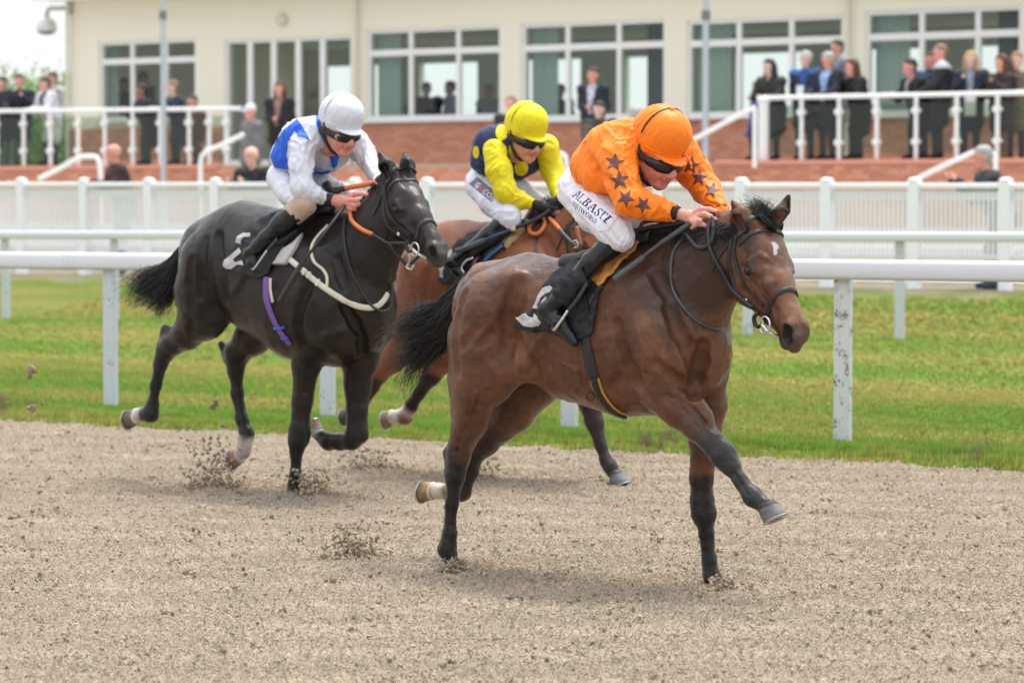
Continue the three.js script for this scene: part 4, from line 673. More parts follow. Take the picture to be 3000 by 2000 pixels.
// --- black horse behind on the left
const H2 = new Horse(frOf(-11.8, -11.83), 0.0082); H2.foot = [860, 1400, 0.08, 10];
{
  const h = H2;
  trunk(h, [[628, 748, 118], [712, 752, 156], [795, 802, 186], [900, 848, 205], [985, 880, 186]]); h.chain(0, [[985, 880, 178], [1055, 905, 106]], { k: 0.06, s: 0.9 }); h.chain(0, [[880, 700, 65], [965, 680, 62], [1000, 690, 60]], { k: 0.08, s: 0.7 });
  h.chain(0, [[1008, 815, 150], [1066, 740, 116], [1116, 665, 90], [1150, 590, 66]], { k: 0.06, s: 0.66 });
  h.head(1172, 508, 0, 50, 46, 0.94, 1.08);
  h.chain(0.12, [[920, 800, 90], [950, 900, 88], [985, 970, 66]], { k: 0.07 }); h.chain(-0.12, [[1000, 830, 80], [1060, 910, 78], [1085, 970, 60]], { k: 0.06 }); h.chain(0, [[1040, 960, 75], [985, 1000, 70]], { k: 0.06 });
  h.chain(0.11, [[625, 765, 100], [603, 860, 92], [594, 925, 72], [548, 976, 47], [502, 1008, 32], [482, 1032, 25], [470, 1065, 19], [456, 1130, 15], [446, 1185, 17], [440, 1212, 23], [408, 1216, 22]], { k: 0.028 });
  h.chain(0.13, [[612, 900, 70], [625, 925, 48]], { k: 0.05 }); h.chain(0.11, [[484, 966, 15], [480, 1005, 19]], { k: 0.03 }); h.chain(0.11, [[530, 960, 14], [487, 972, 9]], { k: 0.03 });
  h.chain(-0.11, [[735, 850, 95], [792, 930, 72], [738, 988, 53], [694, 1032, 37], [690, 1088, 22], [694, 1150, 17], [708, 1225, 17], [722, 1272, 22], [714, 1320, 23]], { k: 0.028 }); h.chain(-0.11, [[650, 1008, 12], [672, 1048, 20]], { k: 0.03 });
  h.chain(0.09, [[955, 940, 82], [925, 1000, 62], [897, 1070, 42], [885, 1175, 29], [877, 1262, 30], [874, 1288, 29], [868, 1325, 17], [864, 1388, 14.5], [860, 1422, 19]], { k: 0.025 });
  h.chain(-0.12, [[1060, 960, 82], [1052, 1050, 56], [1047, 1130, 38], [1045, 1200, 31], [1045, 1270, 31], [1030, 1288, 28], [995, 1294, 22], [962, 1292, 25], [932, 1270, 19]], { k: 0.025 });
  h.ear(1, [1112, 446, 1.2], 0.012); h.ear(-1, [1181, 443, 0.5], -0.01);
  h.f.warp((x, y, z) => 0.0065 * fbm(x * 7 + 9, y * 7, z * 7, 3)).build();
  const cr = (rows, r = 0.03, d = -0.009, k = 0.03) => h.crease(rows, r, d, k);
  cr([[600, 700], [590, 760], [588, 820], [586, 870]], 0.025, -0.008); cr([[640, 690], [645, 760], [655, 830], [662, 880]], 0.03, -0.012); cr([[560, 760], [553, 830], [560, 900]], 0.02, -0.006); cr([[560, 940], [556, 985]], 0.016, -0.006);
  cr([[985, 760], [1000, 810], [1012, 840]], 0.03, -0.01); cr([[905, 840], [880, 900], [870, 960], [885, 1010]], 0.025, -0.01); cr([[1010, 900], [1040, 950], [1060, 1000], [1062, 1040]], 0.03, -0.016); cr([[950, 985], [1000, 970], [1040, 985]], 0.02, 0.006); cr([[905, 1080], [892, 1150]], 0.012, -0.005, 0.015); cr([[680, 860], [705, 820], [720, 780]], 0.02, 0.005);
  const K = [0.012, 0.0105, 0.011], Wt = [0.62, 0.57, 0.52];
  h.tone([[482, 1010, 30], [456, 1130, 20], [440, 1212, 28]], 0.11, K, 0.9, 1.8); h.tone([[416, 1216, 20], [395, 1217, 28]], 0.11, Wt, 1, 1.4); h.tone([[690, 1060, 30], [708, 1225, 24]], -0.11, K, 0.9, 1.8); h.tone([[718, 1292, 26], [700, 1340, 28]], -0.11, Wt, 1, 1.4); h.tone([[698, 1262, 8], [706, 1285, 12]], -0.09, Wt, 1, 1.4);
  h.tone([[880, 1230, 34], [860, 1430, 26]], 0.09, K, 0.9, 1.8); h.tone([[1046, 1190, 40], [1043, 1280, 40], [962, 1292, 28]], -0.12, K, 0.85, 1.6); h.tone([[935, 1272, 18], [925, 1245, 24]], -0.12, Wt, 1, 1.35);
  const tt = (a, b, ra, rb, col, amt) => h.tones.push({ a: h.T(...a), b: h.T(...b), ra, rb, col, amt });
  tt([0.145, 0.018, 0.0], [0.175, 0.02, 0.0], 0.026, 0.022, [0.7, 0.69, 0.68], 1); tt([0.56, -0.05, 0.07], [0.575, -0.06, 0.06], 0.026, 0.026, [0.005, 0.004, 0.004], 1); tt([0.2, -0.05, 0.1], [0.22, -0.055, 0.1], 0.04, 0.04, [0.01, 0.008, 0.008], 0.8); tt([0.53, -0.13, 0.03], [0.575, -0.13, 0.02], 0.025, 0.02, [0.4, 0.36, 0.34], 0.6); tt([0.1, -0.06, 0], [0.5, -0.05, 0], 0.15, 0.11, [0.034, 0.026, 0.024], 0.7); tt([0.54, -0.06, 0.02], [0.6, -0.1, 0], 0.08, 0.08, [0.06, 0.052, 0.05], 0.8); tt([0.545, -0.036, 0.05], [0.57, -0.055, 0.046], 0.025, 0.027, [0.003, 0.002, 0.002], 1);
  const g = h.finish('racehorse', 'black racehorse with white pasterns galloping at left under the jockey in white and blue', coatM(0.2, { specularIntensity: 0.36, clearcoat: 0.3, clearcoatRoughness: 0.25 }), [0.0175, 0.011, 0.009], [0.007, 0.0058, 0.0055], 23);
  h.hoof(g, [400, 1217], [372, 1221], [380, 1250], 0.11, 24, 26, [[0.2, 0.14, 0.09], [0.6, 0.55, 0.5], [0.05, 0.035, 0.025]], true); h.hoof(g, [702, 1332], [677, 1340], [686, 1370], -0.11, 24, 26, [[0.3, 0.19, 0.1], [0.6, 0.55, 0.5], [0.05, 0.035, 0.03]], true);
  h.hoof(g, [859, 1424], [857, 1444], [872, 1447], 0.09, 19, 22, [[0.025, 0.024, 0.026], K]); h.hoof(g, [927, 1258], [917, 1234], [900, 1246], -0.12, 21, 23, [[0.35, 0.27, 0.2], [0.6, 0.55, 0.5]], true);
  const G = (rows) => rows.map((a) => h.fr.pt(a[0], a[1], a[2] ?? 0));
  put('tail', hair([G([[530, 722], [500, 760, 0.03], [455, 790, 0.04], [410, 805, 0.04], [365, 812, 0.04]]), G([[530, 735], [495, 790, 0.04], [450, 830, 0.04], [400, 850, 0.04], [372, 888, 0.03]]), G([[528, 750], [500, 820, 0.03], [465, 870, 0.03], [420, 885, 0.02]]), G([[526, 770], [512, 840], [490, 890], [460, 930]])], 900, { r: 0.0025, seg: 12, spread: 0.038, curl: 0.09, short: 0.85 }), hairM, g);
  const knots = [[1120, 512], [1108, 528], [1096, 545], [1085, 562], [1072, 580], [1060, 594], [1048, 608], [1036, 622], [1024, 636]].map(([x, y]) => { const p = h.fr.pt(x, y, 0.015), k = lump(x); return k.scale(0.016, 0.02, 0.016).translate(...p); });
  for (const k of knots) put('mane_plait', k, hairM, g);
  put('forelock', hair([G([[1205, 500], [1195, 480], [1180, 470]]), G([[1200, 495], [1190, 468], [1175, 462]]), G([[1195, 498], [1180, 485], [1165, 478]])], 70, { r: 0.0016, spread: 0.012, curl: 0.02 }), hairM, g);
}
// --- brown horse in the middle, mostly hidden
const H3 = new Horse(frOf(-11, -13.2), 0.0105); H3.foot = [1700, 1300, 0, 10];
{
  const h = H3;
  trunk(h, [[1288, 795, 140], [1350, 795, 144], [1445, 825, 168], [1560, 870, 190], [1630, 890, 175]]); h.chain(0, [[1630, 890, 165], [1690, 920, 105]], { k: 0.06, s: 0.9 }); h.chain(0, [[1530, 735, 62], [1600, 715, 58]], { k: 0.08, s: 0.7 });
  h.chain(0, [[1610, 820, 145], [1665, 735, 108], [1700, 670, 82], [1722, 630, 64]], { k: 0.06, s: 0.66 });
  h.head(1718, 620, 0, 44, 50, 0.98);
  h.chain(0.11, [[1270, 800, 105], [1250, 890, 98], [1205, 985, 62], [1150, 1050, 40], [1112, 1092, 27], [1090, 1135, 18], [1058, 1190, 16], [1040, 1212, 21], [1020, 1213, 17]], { k: 0.028 });
  h.chain(-0.11, [[1330, 860, 100], [1325, 960, 85], [1292, 1045, 48], [1262, 1102, 27], [1228, 1152, 17], [1202, 1192, 18], [1186, 1218, 23], [1158, 1219, 19]], { k: 0.028 });
  h.chain(-0.1, [[1660, 960, 80], [1705, 1090, 52], [1728, 1180, 32], [1742, 1238, 26], [1760, 1305, 16], [1776, 1350, 17], [1788, 1368, 20], [1802, 1390, 18]], { k: 0.025 }); h.chain(0.1, [[1640, 960, 78], [1640, 1060, 45], [1640, 1120, 28], [1600, 1125, 20]], { k: 0.025 });
  h.chain(0.11, [[1570, 800, 85], [1620, 900, 80]], { k: 0.07 });
  h.ear(1, [1682, 562]); h.ear(-1, [1748, 560]);
  h.f.warp((x, y, z) => 0.0045 * fbm(x * 7 + 19, y * 7, z * 7, 3)).build();
  h.crease([[1250, 800], [1240, 870], [1230, 930]], 0.03, -0.009, 0.03); h.crease([[1180, 760], [1200, 840], [1220, 900]], 0.03, -0.01, 0.03); h.crease([[1600, 700], [1625, 760], [1640, 810]], 0.03, -0.01, 0.03);
  h.tone([[1262, 1110, 30], [1215, 1175, 22]], -0.11, BLACK, 0.95, 1.7); h.tone([[1190, 1205, 24], [1150, 1220, 26]], -0.11, [0.68, 0.65, 0.62], 1, 1.45); h.tone([[1100, 1110, 26], [1040, 1210, 24]], 0.11, [0.045, 0.02, 0.014], 0.9, 1.7); h.tone([[1735, 1210, 32], [1760, 1305, 22], [1800, 1390, 26]], -0.1, [0.03, 0.025, 0.026], 0.95, 1.8); h.tone([[1560, 900, 70], [1640, 850, 80]], 0.2, [0.085, 0.032, 0.02], 0.7);
  const g = h.finish('racehorse', 'reddish brown racehorse between the other two, mostly hidden, under the jockey in yellow', coatM(0.3), [0.27, 0.098, 0.05], [0.17, 0.062, 0.034], 43);
  h.hoof(g, [1802, 1390], [1814, 1424], [1848, 1427], -0.1, 22, 27, [[0.15, 0.155, 0.17], [0.03, 0.03, 0.03]], true); h.hoof(g, [1150, 1219], [1128, 1223], [1134, 1248], -0.11, 22, 25, [[0.3, 0.2, 0.12], [0.65, 0.6, 0.55]], true); h.hoof(g, [1022, 1213], [1004, 1216], [1010, 1238], 0.11, 19, 22, [[0.07, 0.06, 0.055], [0.03, 0.02, 0.02]], true);
  const G = (rows) => rows.map((a) => h.fr.pt(a[0], a[1], a[2] ?? 0));
  put('mane', hair([G([[1580, 690], [1560, 680, 0.05], [1540, 690, 0.08]]), G([[1640, 620], [1620, 600, 0.03], [1590, 590, 0.05]]), G([[1670, 600], [1640, 588, 0.04], [1612, 610, 0.07]]), G([[1700, 590], [1670, 585, 0.04], [1640, 600, 0.06]])], 600, { r: 0.0026, spread: 0.025, curl: 0.05 }), hairM, g);
  put('tail', hair([G([[1190, 700], [1160, 740], [1130, 790], [1110, 840]]), G([[1190, 715], [1165, 780], [1140, 840]])], 300, { r: 0.003, spread: 0.04, curl: 0.05 }), hairM, g);
}
// ---------------------------------------------------------------- jockeys
const skinM = M(0xffffff, 0.5, { vertexColors: true, sheen: 0.2, specularIntensity: 0.5 });
const lensM = M([0.008, 0.008, 0.009], 0.06), rubberM = M([0.02, 0.02, 0.022], 0.45), bootM = M([0.01, 0.0105, 0.012], 0.16, { specularIntensity: 0.8 }), clothBlack = M([0.012, 0.012, 0.017], 0.75);
const weave = noiseTex(256, (u, v) => { const t = 0.5 + 0.2 * tile(u, v, 50) + 0.2 * tile(u, v, 120, 3); return [t, t, t]; });
const satin = (c, rough = 0.5) => M(c, rough, { sheen: 0.35, sheenRoughness: 0.5, sheenColor: new THREE.Color().setRGB(...c.map((x) => Math.min(1, x + 0.25))), specularIntensity: 0.45 });
const unionField = (list) => ({
  at: (p) => Math.min(...list.map((f) => f.at(p))),
  grad(p, e) { let b = list[0], m = 9; for (const f of list) { const v = f.at(p); if (v < m) { m = v; b = f; } } return b.grad(p, e); },
  cast(o, d) { let best = null, bd = 1e9; for (const f of list) { const s = f.cast(o, d); const k = vlen(vsub(s, o)) + (s.hit ? 0 : 1e3); if (k < bd) { bd = k; best = s; } } return best; },
  snap(p, off = 0) { for (let i = 0; i < 6; i++) { const v = this.at(p) - off; if (v >= 0.45) break; p = vadd(p, this.grad(p, 0.01), -v * 0.9); } return p; },
});
// fold of cloth: ridged noise stretched along dir
const folds = (amp, fr, along, seed = 0) => (x, y, z) => {
  const t = x * along[0] + y * along[1] + z * along[2], X = x - along[0] * t * 0.86, Y = y - along[1] * t * 0.86, Z = z - along[2] * t * 0.86;
  const w = 1.1 * n3(x * 4 + seed, y * 4, z * 4), m = 0.35 + 0.65 * sstep(-0.25, 0.5, n3(x * 5 + seed * 3, y * 5, z * 5)), v = n3(X * fr + w, Y * fr + seed, Z * fr), a = 1 - Math.sqrt(v * v + 0.01), u = n3(X * fr * 2.3 + seed, Y * fr * 2.3 + w, Z * fr * 2.3);
  return amp * m * (1.1 - 1.5 * a * a + 0.35 * u);
};
class Rider {
  constructor(fr) { this.fr = fr; }
  q(px, py, r, w) { const p = this.fr.pt(px, py, w); return { p, r: r * p.m }; }
  rows(list, grow = 0) { return list.map((a) => { const c = this.q(a[0], a[1], a[2], a[3]); c.r += grow; return c; }); }
  set(px, py, w, yaw, pitch, roll = 0, S = 1) { // head frame from the helmet's centre
    const a = yaw * Math.PI / 180, b = pitch * Math.PI / 180, L = (v) => this.fr.dirL(v); this.S = S;
    this.hx = L([Math.cos(a) * Math.cos(b), -Math.sin(b), Math.sin(a) * Math.cos(b)]); const y = L([Math.cos(a) * Math.sin(b), Math.cos(b), Math.sin(a) * Math.sin(b)]), z = vcross(this.hx, y), c = Math.cos(roll), s = Math.sin(roll);
    this.hy = vadd(y.map((k) => k * c), z, s); this.hz = vcross(this.hx, this.hy); this.hp = vadd(this.fr.pt(px, py, w), this.hy, -0.07 * S);
    this.mat = new THREE.Matrix4().makeBasis(new THREE.Vector3(...this.hx).multiplyScalar(S), new THREE.Vector3(...this.hy).multiplyScalar(S), new THREE.Vector3(...this.hz).multiplyScalar(S)).setPosition(...this.hp);
  }
  T(x, y, z) { const S = this.S; return vadd(vadd(vadd(this.hp, this.hx, x * S), this.hy, y * S), this.hz, z * S); }
  face(tone) {
    const f = new Sdf(0.0034), C = (a, b, ra, rb, o = {}) => f.cone(a, b, ra, rb, { k: 0.014, ...o });
    C([-0.03, 0.03, 0], [0.01, 0.035, 0], 0.078, 0.076); C([0.028, -0.01, 0], [0.04, -0.055, 0], 0.064, 0.056, { k: 0.03 });
    for (const s of [1, -1]) {
      C([0.0, -0.05, 0.04 * s], [0.058, -0.098, 0.012 * s], 0.034, 0.024, { k: 0.02 }); C([0.066, -0.03, 0.036 * s], [0.062, -0.045, 0.03 * s], 0.024, 0.026, { k: 0.02 });
      C([0.078, 0.004, 0.012 * s], [0.066, 0.002, 0.045 * s], 0.013, 0.012); C([0.096, -0.05, 0.011 * s], [0.1, -0.052, 0.013 * s], 0.009, 0.008, { k: 0.006 });
      C([0.0, 0.002, 0.08 * s], [-0.012, 0.0, 0.083 * s], 0.014, 0.016, { k: 0.008, s: 0.6 }); C([-0.012, 0.0, 0.083 * s], [-0.002, -0.035, 0.076 * s], 0.015, 0.01, { k: 0.008, s: 0.6 }); C([0.088, -0.066, 0.02 * s], [0.078, -0.09, 0.03 * s], 0.004, 0.003, { k: 0.012, sub: true });
      C([0.092, -0.004, 0.03 * s], [0.09, -0.006, 0.038 * s], 0.012, 0.01, { k: 0.01, sub: true });
    }
    C([0.066, -0.108, 0], [0.074, -0.104, 0], 0.02, 0.017, { k: 0.015 }); C([0.094, 0.006, 0], [0.11, -0.04, 0], 0.01, 0.0125, { k: 0.012 }); C([0.11, -0.042, 0], [0.108, -0.047, 0], 0.0125, 0.012, { k: 0.008 });
    C([0.09, -0.069, 0.012], [0.09, -0.069, -0.012], 0.009, 0.009, { k: 0.01 }); C([0.088, -0.083, 0.01], [0.088, -0.083, -0.01], 0.009, 0.009, { k: 0.008 }); C([0.102, -0.0765, 0.02], [0.102, -0.0765, -0.02], 0.0035, 0.0035, { k: 0.006, sub: true });
    C([-0.02, -0.03, 0], [-0.06, -0.11, 0], 0.058, 0.06, { k: 0.03 }); f.build();
    const g = f.mesh((p) => { let c = mixc(tone, [tone[0] * 0.95, tone[1] * 0.62, tone[2] * 0.6], clamp(0.35 + 0.5 * n3(p[0] * 30, p[1] * 30, p[2] * 30) + 0.5 * sstep(0.02, 0, vlen(vsub(p, [0.11, -0.042, 0]))) + 0.35 * sstep(0.035, 0.01, vlen(vsub(p, [0.07, -0.04, Math.sign(p[2]) * 0.04]))), 0, 1)); const lip = sstep(0.012, 0.004, Math.abs(p[1] + 0.0765)) * sstep(0.028, 0.02, Math.abs(p[2])) * sstep(0.08, 0.088, p[0]); return mixc(c, [0.42, 0.13, 0.12], lip * 0.75); });
    return g.applyMatrix4(this.mat);
  }
  // silk covered skull cap with peak, seams and button
  cap(g, mat, o = {}) {
    const f = new Sdf(0.0042); f.cone([-0.022, 0.068, 0], [0.012, 0.07, 0], 0.094, 0.091, { k: 0.02 }).cone([-0.04, 0.035, 0], [-0.01, 0.02, 0], 0.09, 0.09, { k: 0.03 });
    f.warp((x, y, z) => { const a = Math.atan2(z, x), s = Math.abs(Math.sin(a * 3 + 0.4)); return 0.0022 * (1 - sstep(0, 0.12, s)) - 0.0016 * n3(a * 7, y * 14, 3) * sstep(0.0, 0.1, 0.2 - y) - 0.0016 * (1 - Math.abs(n3(a * 3.2 + 8, y * 30, 1))); });
    f.cut([-0.12, -1, 0], -0.006); f.cone([0.062, 0.014, 0], [0.078, 0.009, 0], 0.064, 0.06, { d: [0, 1, 0], s: 0.12, k: 0.012 }).build(); this.capF = f;
    const m = put('cap', f.mesh().applyMatrix4(this.mat), mat, g); const own = (geo) => { geo.applyMatrix4(this.mat); geo.translate(-g.base[0], -g.base[1], -g.base[2]); return geo; };
    const top = f.snap([-0.005, 0.185, 0]); part('button', own(new THREE.SphereGeometry(0.0105, 12, 8).scale(1, 0.55, 1).translate(top[0], top[1] + 0.002, 0)), mat, m);
    if (o.line) { const P = []; for (let a = -80; a <= 88; a += 6) { const t = a * Math.PI / 180; P.push(f.cast([-0.012, 0.06 + 0.3 * Math.cos(t), 0.3 * Math.sin(t)], [0, -Math.cos(t), -Math.sin(t)])); } part('band', own(strap(f, P, o.lw || 0.008, 0.002, 0.0005, 0.01)), M(o.line, 0.6), m); }
    // gathered edge above the peak
    const R = []; for (let a = -78; a <= 78; a += 6) { const t = a * Math.PI / 180; R.push(f.cast([0.3 * Math.cos(t), 0.03 - 0.004 * Math.cos(t), 0.3 * Math.sin(t)], [-Math.cos(t), 0, -Math.sin(t)])); } part('seam', own(rope(R, (u) => 0.0035 + 0.0012 * Math.sin(u * 60), 0.006, 6)), mat, m);
    if (o.knot) part('tie', own(rope([[0.09, 0.03, -0.04], [0.1, 0.028, -0.045], [0.112, 0.02, -0.05], [0.124, 0.01, -0.055], [0.13, -0.004, -0.058]], (u) => 0.006 * (1 - 0.3 * u) * (1 + 0.3 * Math.sin(u * 20)), 0.004, 8)), mat, m);
    return m;
  }
  goggles(g, o = {}) {
    const f = new Sdf(0.0036), A = (d, r = 0.1, y = -0.021) => { const t = d * Math.PI / 180; return [r * Math.cos(t) - 0.002, y, r * 0.82 * Math.sin(t)]; };
    for (let d = -58; d < 58; d += 8) f.cone(A(d), A(d + 8), 0.0215 + (Math.abs(d) > 45 ? -0.006 : 0), 0.0215 + (Math.abs(d + 8) > 45 ? -0.006 : 0), { k: 0.006, d: vnorm([Math.cos(d / 57), 0, Math.sin(d / 57)]), s: 0.7 });
    f.cone([0.128, -0.056, 0], [0.118, -0.04, 0], 0.014, 0.012, { sub: true, k: 0.01 }).build(); const m = put('goggles', f.mesh().applyMatrix4(this.mat), lensM, g);
    const own = (geo) => { geo.applyMatrix4(this.mat); geo.translate(-g.base[0], -g.base[1], -g.base[2]); return geo; };
    for (const s of [1, -1]) part('strap', own(loft([[0.045, 0.076, 0.011], [0.02, 0.086, 0.012], [-0.005, 0.093, 0.013], [-0.03, 0.096, 0.014]].map(([x, z, h]) => [[x, -0.019 - h, z * s], [x, -0.019 + h, z * s], [x, -0.019 + h, (z + 0.006) * s], [x, -0.019 - h, (z + 0.006) * s]]))), rubberM, m);
    if (o.disc) part('lens_disc', own(new THREE.CylinderGeometry(0.013, 0.013, 0.004, 16).rotateZ(Math.PI / 2).rotateY(-0.75).translate(0.084, -0.018, 0.063)), M([0.5, 0.42, 0.33], 0.3, { metalness: 0.5 }), m);
    if (o.frame) part('lens_frame', own(rope([[0.108, 0.0, -0.012], [0.107, -0.016, -0.014], [0.103, -0.021, -0.03], [0.092, -0.021, -0.05], [0.087, -0.004, -0.055]], 0.0022, 0.004, 6)), M([0.45, 0.45, 0.46], 0.2), m);
  }
  chinstrap(g) { const P = [[-0.005, 0.02, 0.09], [0.0, -0.03, 0.088], [0.012, -0.07, 0.074], [0.03, -0.112, 0.045], [0.035, -0.125, 0.01], [0.03, -0.112, -0.04]].map((a) => this.T(...a)); put('chin_strap', rope(P, 0.0085, 0.008, 8), rubberM, g); put('harness_pad', new THREE.SphereGeometry(0.02, 12, 8).scale(0.8, 1.6, 0.5).applyMatrix4(new THREE.Matrix4().copy(this.mat).multiply(new THREE.Matrix4().makeTranslation(-0.002, -0.015, 0.088))), rubberM, g); }
  // one hand: palm and finger chains in pixels, on planes w
  hand(list, tone, cell = 0.003) {
    const f = new Sdf(cell); list.forEach((ch, i) => f.chain(this.rows(ch), { k: i ? 0.006 : 0.01 })); f.build();
    return f.mesh((p) => { const v = n3(p[0] * 55, p[1] * 55, p[2] * 55); return mixc(tone, [tone[0] * 0.95, tone[1] * 0.66, tone[2] * 0.64], clamp(0.4 + 0.6 * v, 0, 1)); });
  }
}
const TONE = [0.66, 0.37, 0.3];
const colGeo = (g, c) => { const n = g.attributes.position.count, a = new Float32Array(n * 3); for (let i = 0; i < n; i++) a.set(c, i * 3); g.setAttribute('color', new THREE.BufferAttribute(a, 3)); return g; };
const joined = (list) => mergeGeometries(list.map((g) => (g.index ? g.toNonIndexed() : g)));
function skinBody(r, chains, extras, tone = TONE) { const f = new Sdf(0.011); for (const c of chains) f.chain(r.rows(c, -0.026), { k: 0.02 }); f.build(); return joined([f.mesh(() => tone), ...extras]); }
function starPoly(cx, cy, R, rot, sq = 1) { return Array.from({ length: 10 }, (_, k) => { const a = rot + k * Math.PI / 5, q = k % 2 ? R * 0.43 : R; return [cx + q * Math.sin(a) * sq, cy - q * Math.cos(a)]; }); }
const ovalPoly = (cx, cy, rx, ry, n = 22) => Array.from({ length: n }, (_, k) => [cx + rx * Math.cos(k / n * 6.2832), cy + ry * Math.sin(k / n * 6.2832)]);
function textPatch(r, field, poly, o, u, v, draw, w, h, base) {
  const cv = document.createElement('canvas'); cv.width = w; cv.height = h; const c = cv.getContext('2d'); c.fillStyle = '#ffffff'; c.fillRect(0, 0, w, h); draw(c, w, h);
  const t = new THREE.CanvasTexture(cv); t.colorSpace = THREE.SRGBColorSpace; t.anisotropy = 8; const S = (q) => { const y = r.fr.ray(q[0], q[1]); return field.cast(y.o, y.d); };
  const g = patch(r.fr, field, poly, 0.0018, { L: 6 }), du = [u[0] - o[0], u[1] - o[1]], dv = [v[0] - o[0], v[1] - o[1]], mc = [o[0] + du[0] * 0.5 + dv[0] * 0.55, o[1] + du[1] * 0.5 + dv[1] * 0.55], dS = (d, e) => vsub(S([mc[0] + d[0] * e, mc[1] + d[1] * e]), S([mc[0] - d[0] * e, mc[1] - d[1] * e])).map((k) => k / (2 * e)), U = dS(du, 0.35); let V = dS(dv, 0.3); V = vadd(V, U, -vdot(U, V) / vdot(U, U)); const A = vadd(vadd(S(mc), U, -0.5), V, -0.55); planarUV(g, A, U, V); return [g, M(base, 0.6, { map: t })];
}
const J = {};
// --- jockey in orange on the leading horse
{
  const r = J.a = new Rider(H1.fr), b = H1.fr.pt(1640, 960, 0.28), g = thing('person', 'jockey in orange silks with brown stars, crouching low on the leading bay horse', 'person', H1.fr, b);
  r.set(1948, 388, 0.05, 52, 30, 0.02, 1.13);
  const torso = [[1742, 482, 70], [1795, 444, 80], [1852, 424, 78]], near = [[1808, 457, 60, 0.17], [1820, 520, 53, 0.2], [1846, 588, 47, 0.22], [1900, 606, 39, 0.17], [1948, 616, 31, 0.12], [1976, 624, 25, 0.1]], far = [[1990, 440, 58, -0.17], [2030, 500, 50, -0.2], [2068, 555, 42, -0.2], [2098, 596, 33, -0.13], [2112, 618, 27, -0.09]];
  const s = new Sdf(0.0058); for (const w of [0.08, -0.08]) s.chain(r.rows(torso.map((a) => [...a, w])), { k: 0.05 }); s.chain(r.rows([[1735, 500, 58, 0.1], [1762, 520, 58, 0.12], [1800, 520, 56, 0.12]]), { k: 0.04 }).chain(r.rows([[1850, 428, 74, -0.02], [1888, 470, 72, -0.12], [1900, 462, 70, -0.2]]), { k: 0.04 }).chain(r.rows([[1862, 410, 62, 0.04], [1892, 402, 50, -0.04]]), { k: 0.04 });
  s.chain(r.rows(near), { k: 0.03 }).chain(r.rows(far), { k: 0.03 });
  s.warp(folds(0.011, 11, vnorm([0.6, -0.7, 0.3]), 1)).warp(folds(0.006, 19, vnorm([0.5, 0.8, 0.2]), 5)).build(); J.aSilk = s;
  s.crease([[1756, 500], [1790, 540], [1800, 580]].map((p) => s.cast(H1.fr.ray(...p).o, H1.fr.ray(...p).d)), 0.015, -0.008, 0.02);
  const orange = satin([0.94, 0.22, 0.016], 0.42), silk = put('silks', s.mesh(), orange, g), starM = M([0.13, 0.05, 0.042], 0.6);
  const own = (geo) => geo.translate(-g.base[0], -g.base[1], -g.base[2]);
  for (const [x, y, R, a, q] of [[1800, 475, 29, 0.15, 1], [1816, 528, 31, -0.1, 1], [1834, 580, 29, 0.55, 0.95], [1884, 600, 28, 0.75, 0.9], [2025, 484, 29, 0.2, 0.95], [2049, 521, 27, 0.1, 0.95], [2086, 557, 28, 0.3, 0.9]]) part('star', own(patch(r.fr, s, starPoly(x, y, R, a, q), 0.0016, { L: 5 })), starM, silk);
  const br = new Sdf(0.0062); br.chain(r.rows([[1690, 556, 61, 0.08], [1742, 620, 58, 0.15], [1796, 668, 51, 0.2], [1818, 696, 45, 0.2]]), { k: 0.03 }).chain(r.rows([[1705, 550, 58, -0.08], [1830, 620, 50, -0.16], [1925, 672, 40, -0.2], [1942, 690, 37, -0.2]]), { k: 0.03 }).chain(r.rows([[1692, 545, 58, 0.0], [1728, 505, 56, 0]]), { k: 0.05 });
  br.warp(folds(0.008, 12, vnorm([0.8, -0.6, 0]), 11)).warp(folds(0.0045, 24, vnorm([-0.5, -0.8, 0.1]), 17)).build(); const brC = [0.71, 0.71, 0.78], breech = put('breeches', br.mesh(), M(brC, 0.6, { sheen: 0.3 }), g); J.aLeg = br;
  const [tg, tm] = textPatch(r, br, [[1658, 574], [1690, 536], [1812, 634], [1782, 676], [1752, 680], [1676, 612]], [1645, 590], [1780, 699], [1690, 534], (c, w, h) => { c.fillStyle = '#26306b'; c.textAlign = 'left'; c.font = 'bold 200px serif'; c.save(); c.translate(70, 226); c.scale(0.86, 1.05); c.fillText('ALBASTI', 0, 0); c.restore(); c.font = 'bold 94px serif'; c.save(); c.translate(150, 342); c.scale(0.88, 1.1); c.fillText('EQUIWORLD', 0, 0); c.restore(); }, 1024, 400, brC);
  part('lettering', own(tg), tm, breech);
  const bt = new Sdf(0.0058); bt.chain(r.rows([[1796, 714, 38, 0.2], [1734, 768, 31, 0.25], [1680, 830, 26, 0.29], [1634, 880, 23, 0.3]]), { k: 0.02 }).chain(r.rows([[1634, 882, 26, 0.3], [1600, 908, 25, 0.3], [1640, 944, 25, 0.3], [1684, 1002, 14, 0.3]]), { k: 0.02 }).chain(r.rows([[1596, 918, 20, 0.3], [1640, 962, 18, 0.3], [1682, 1008, 11, 0.3]]), { k: 0.008, s: 0.9 });
  bt.warp(folds(0.004, 20, vnorm([0.6, 0.7, 0.2]), 3)).build(); put('boot', bt.mesh(), bootM, g); J.aBoot = bt;
  const bf = new Sdf(0.009).chain(r.rows([[1928, 706, 36, -0.2], [1860, 785, 32, -0.27], [1790, 890, 24, -0.3], [1820, 930, 18, -0.3]]), { k: 0.02 }).build(); put('boot', bf.mesh(), bootM, g);
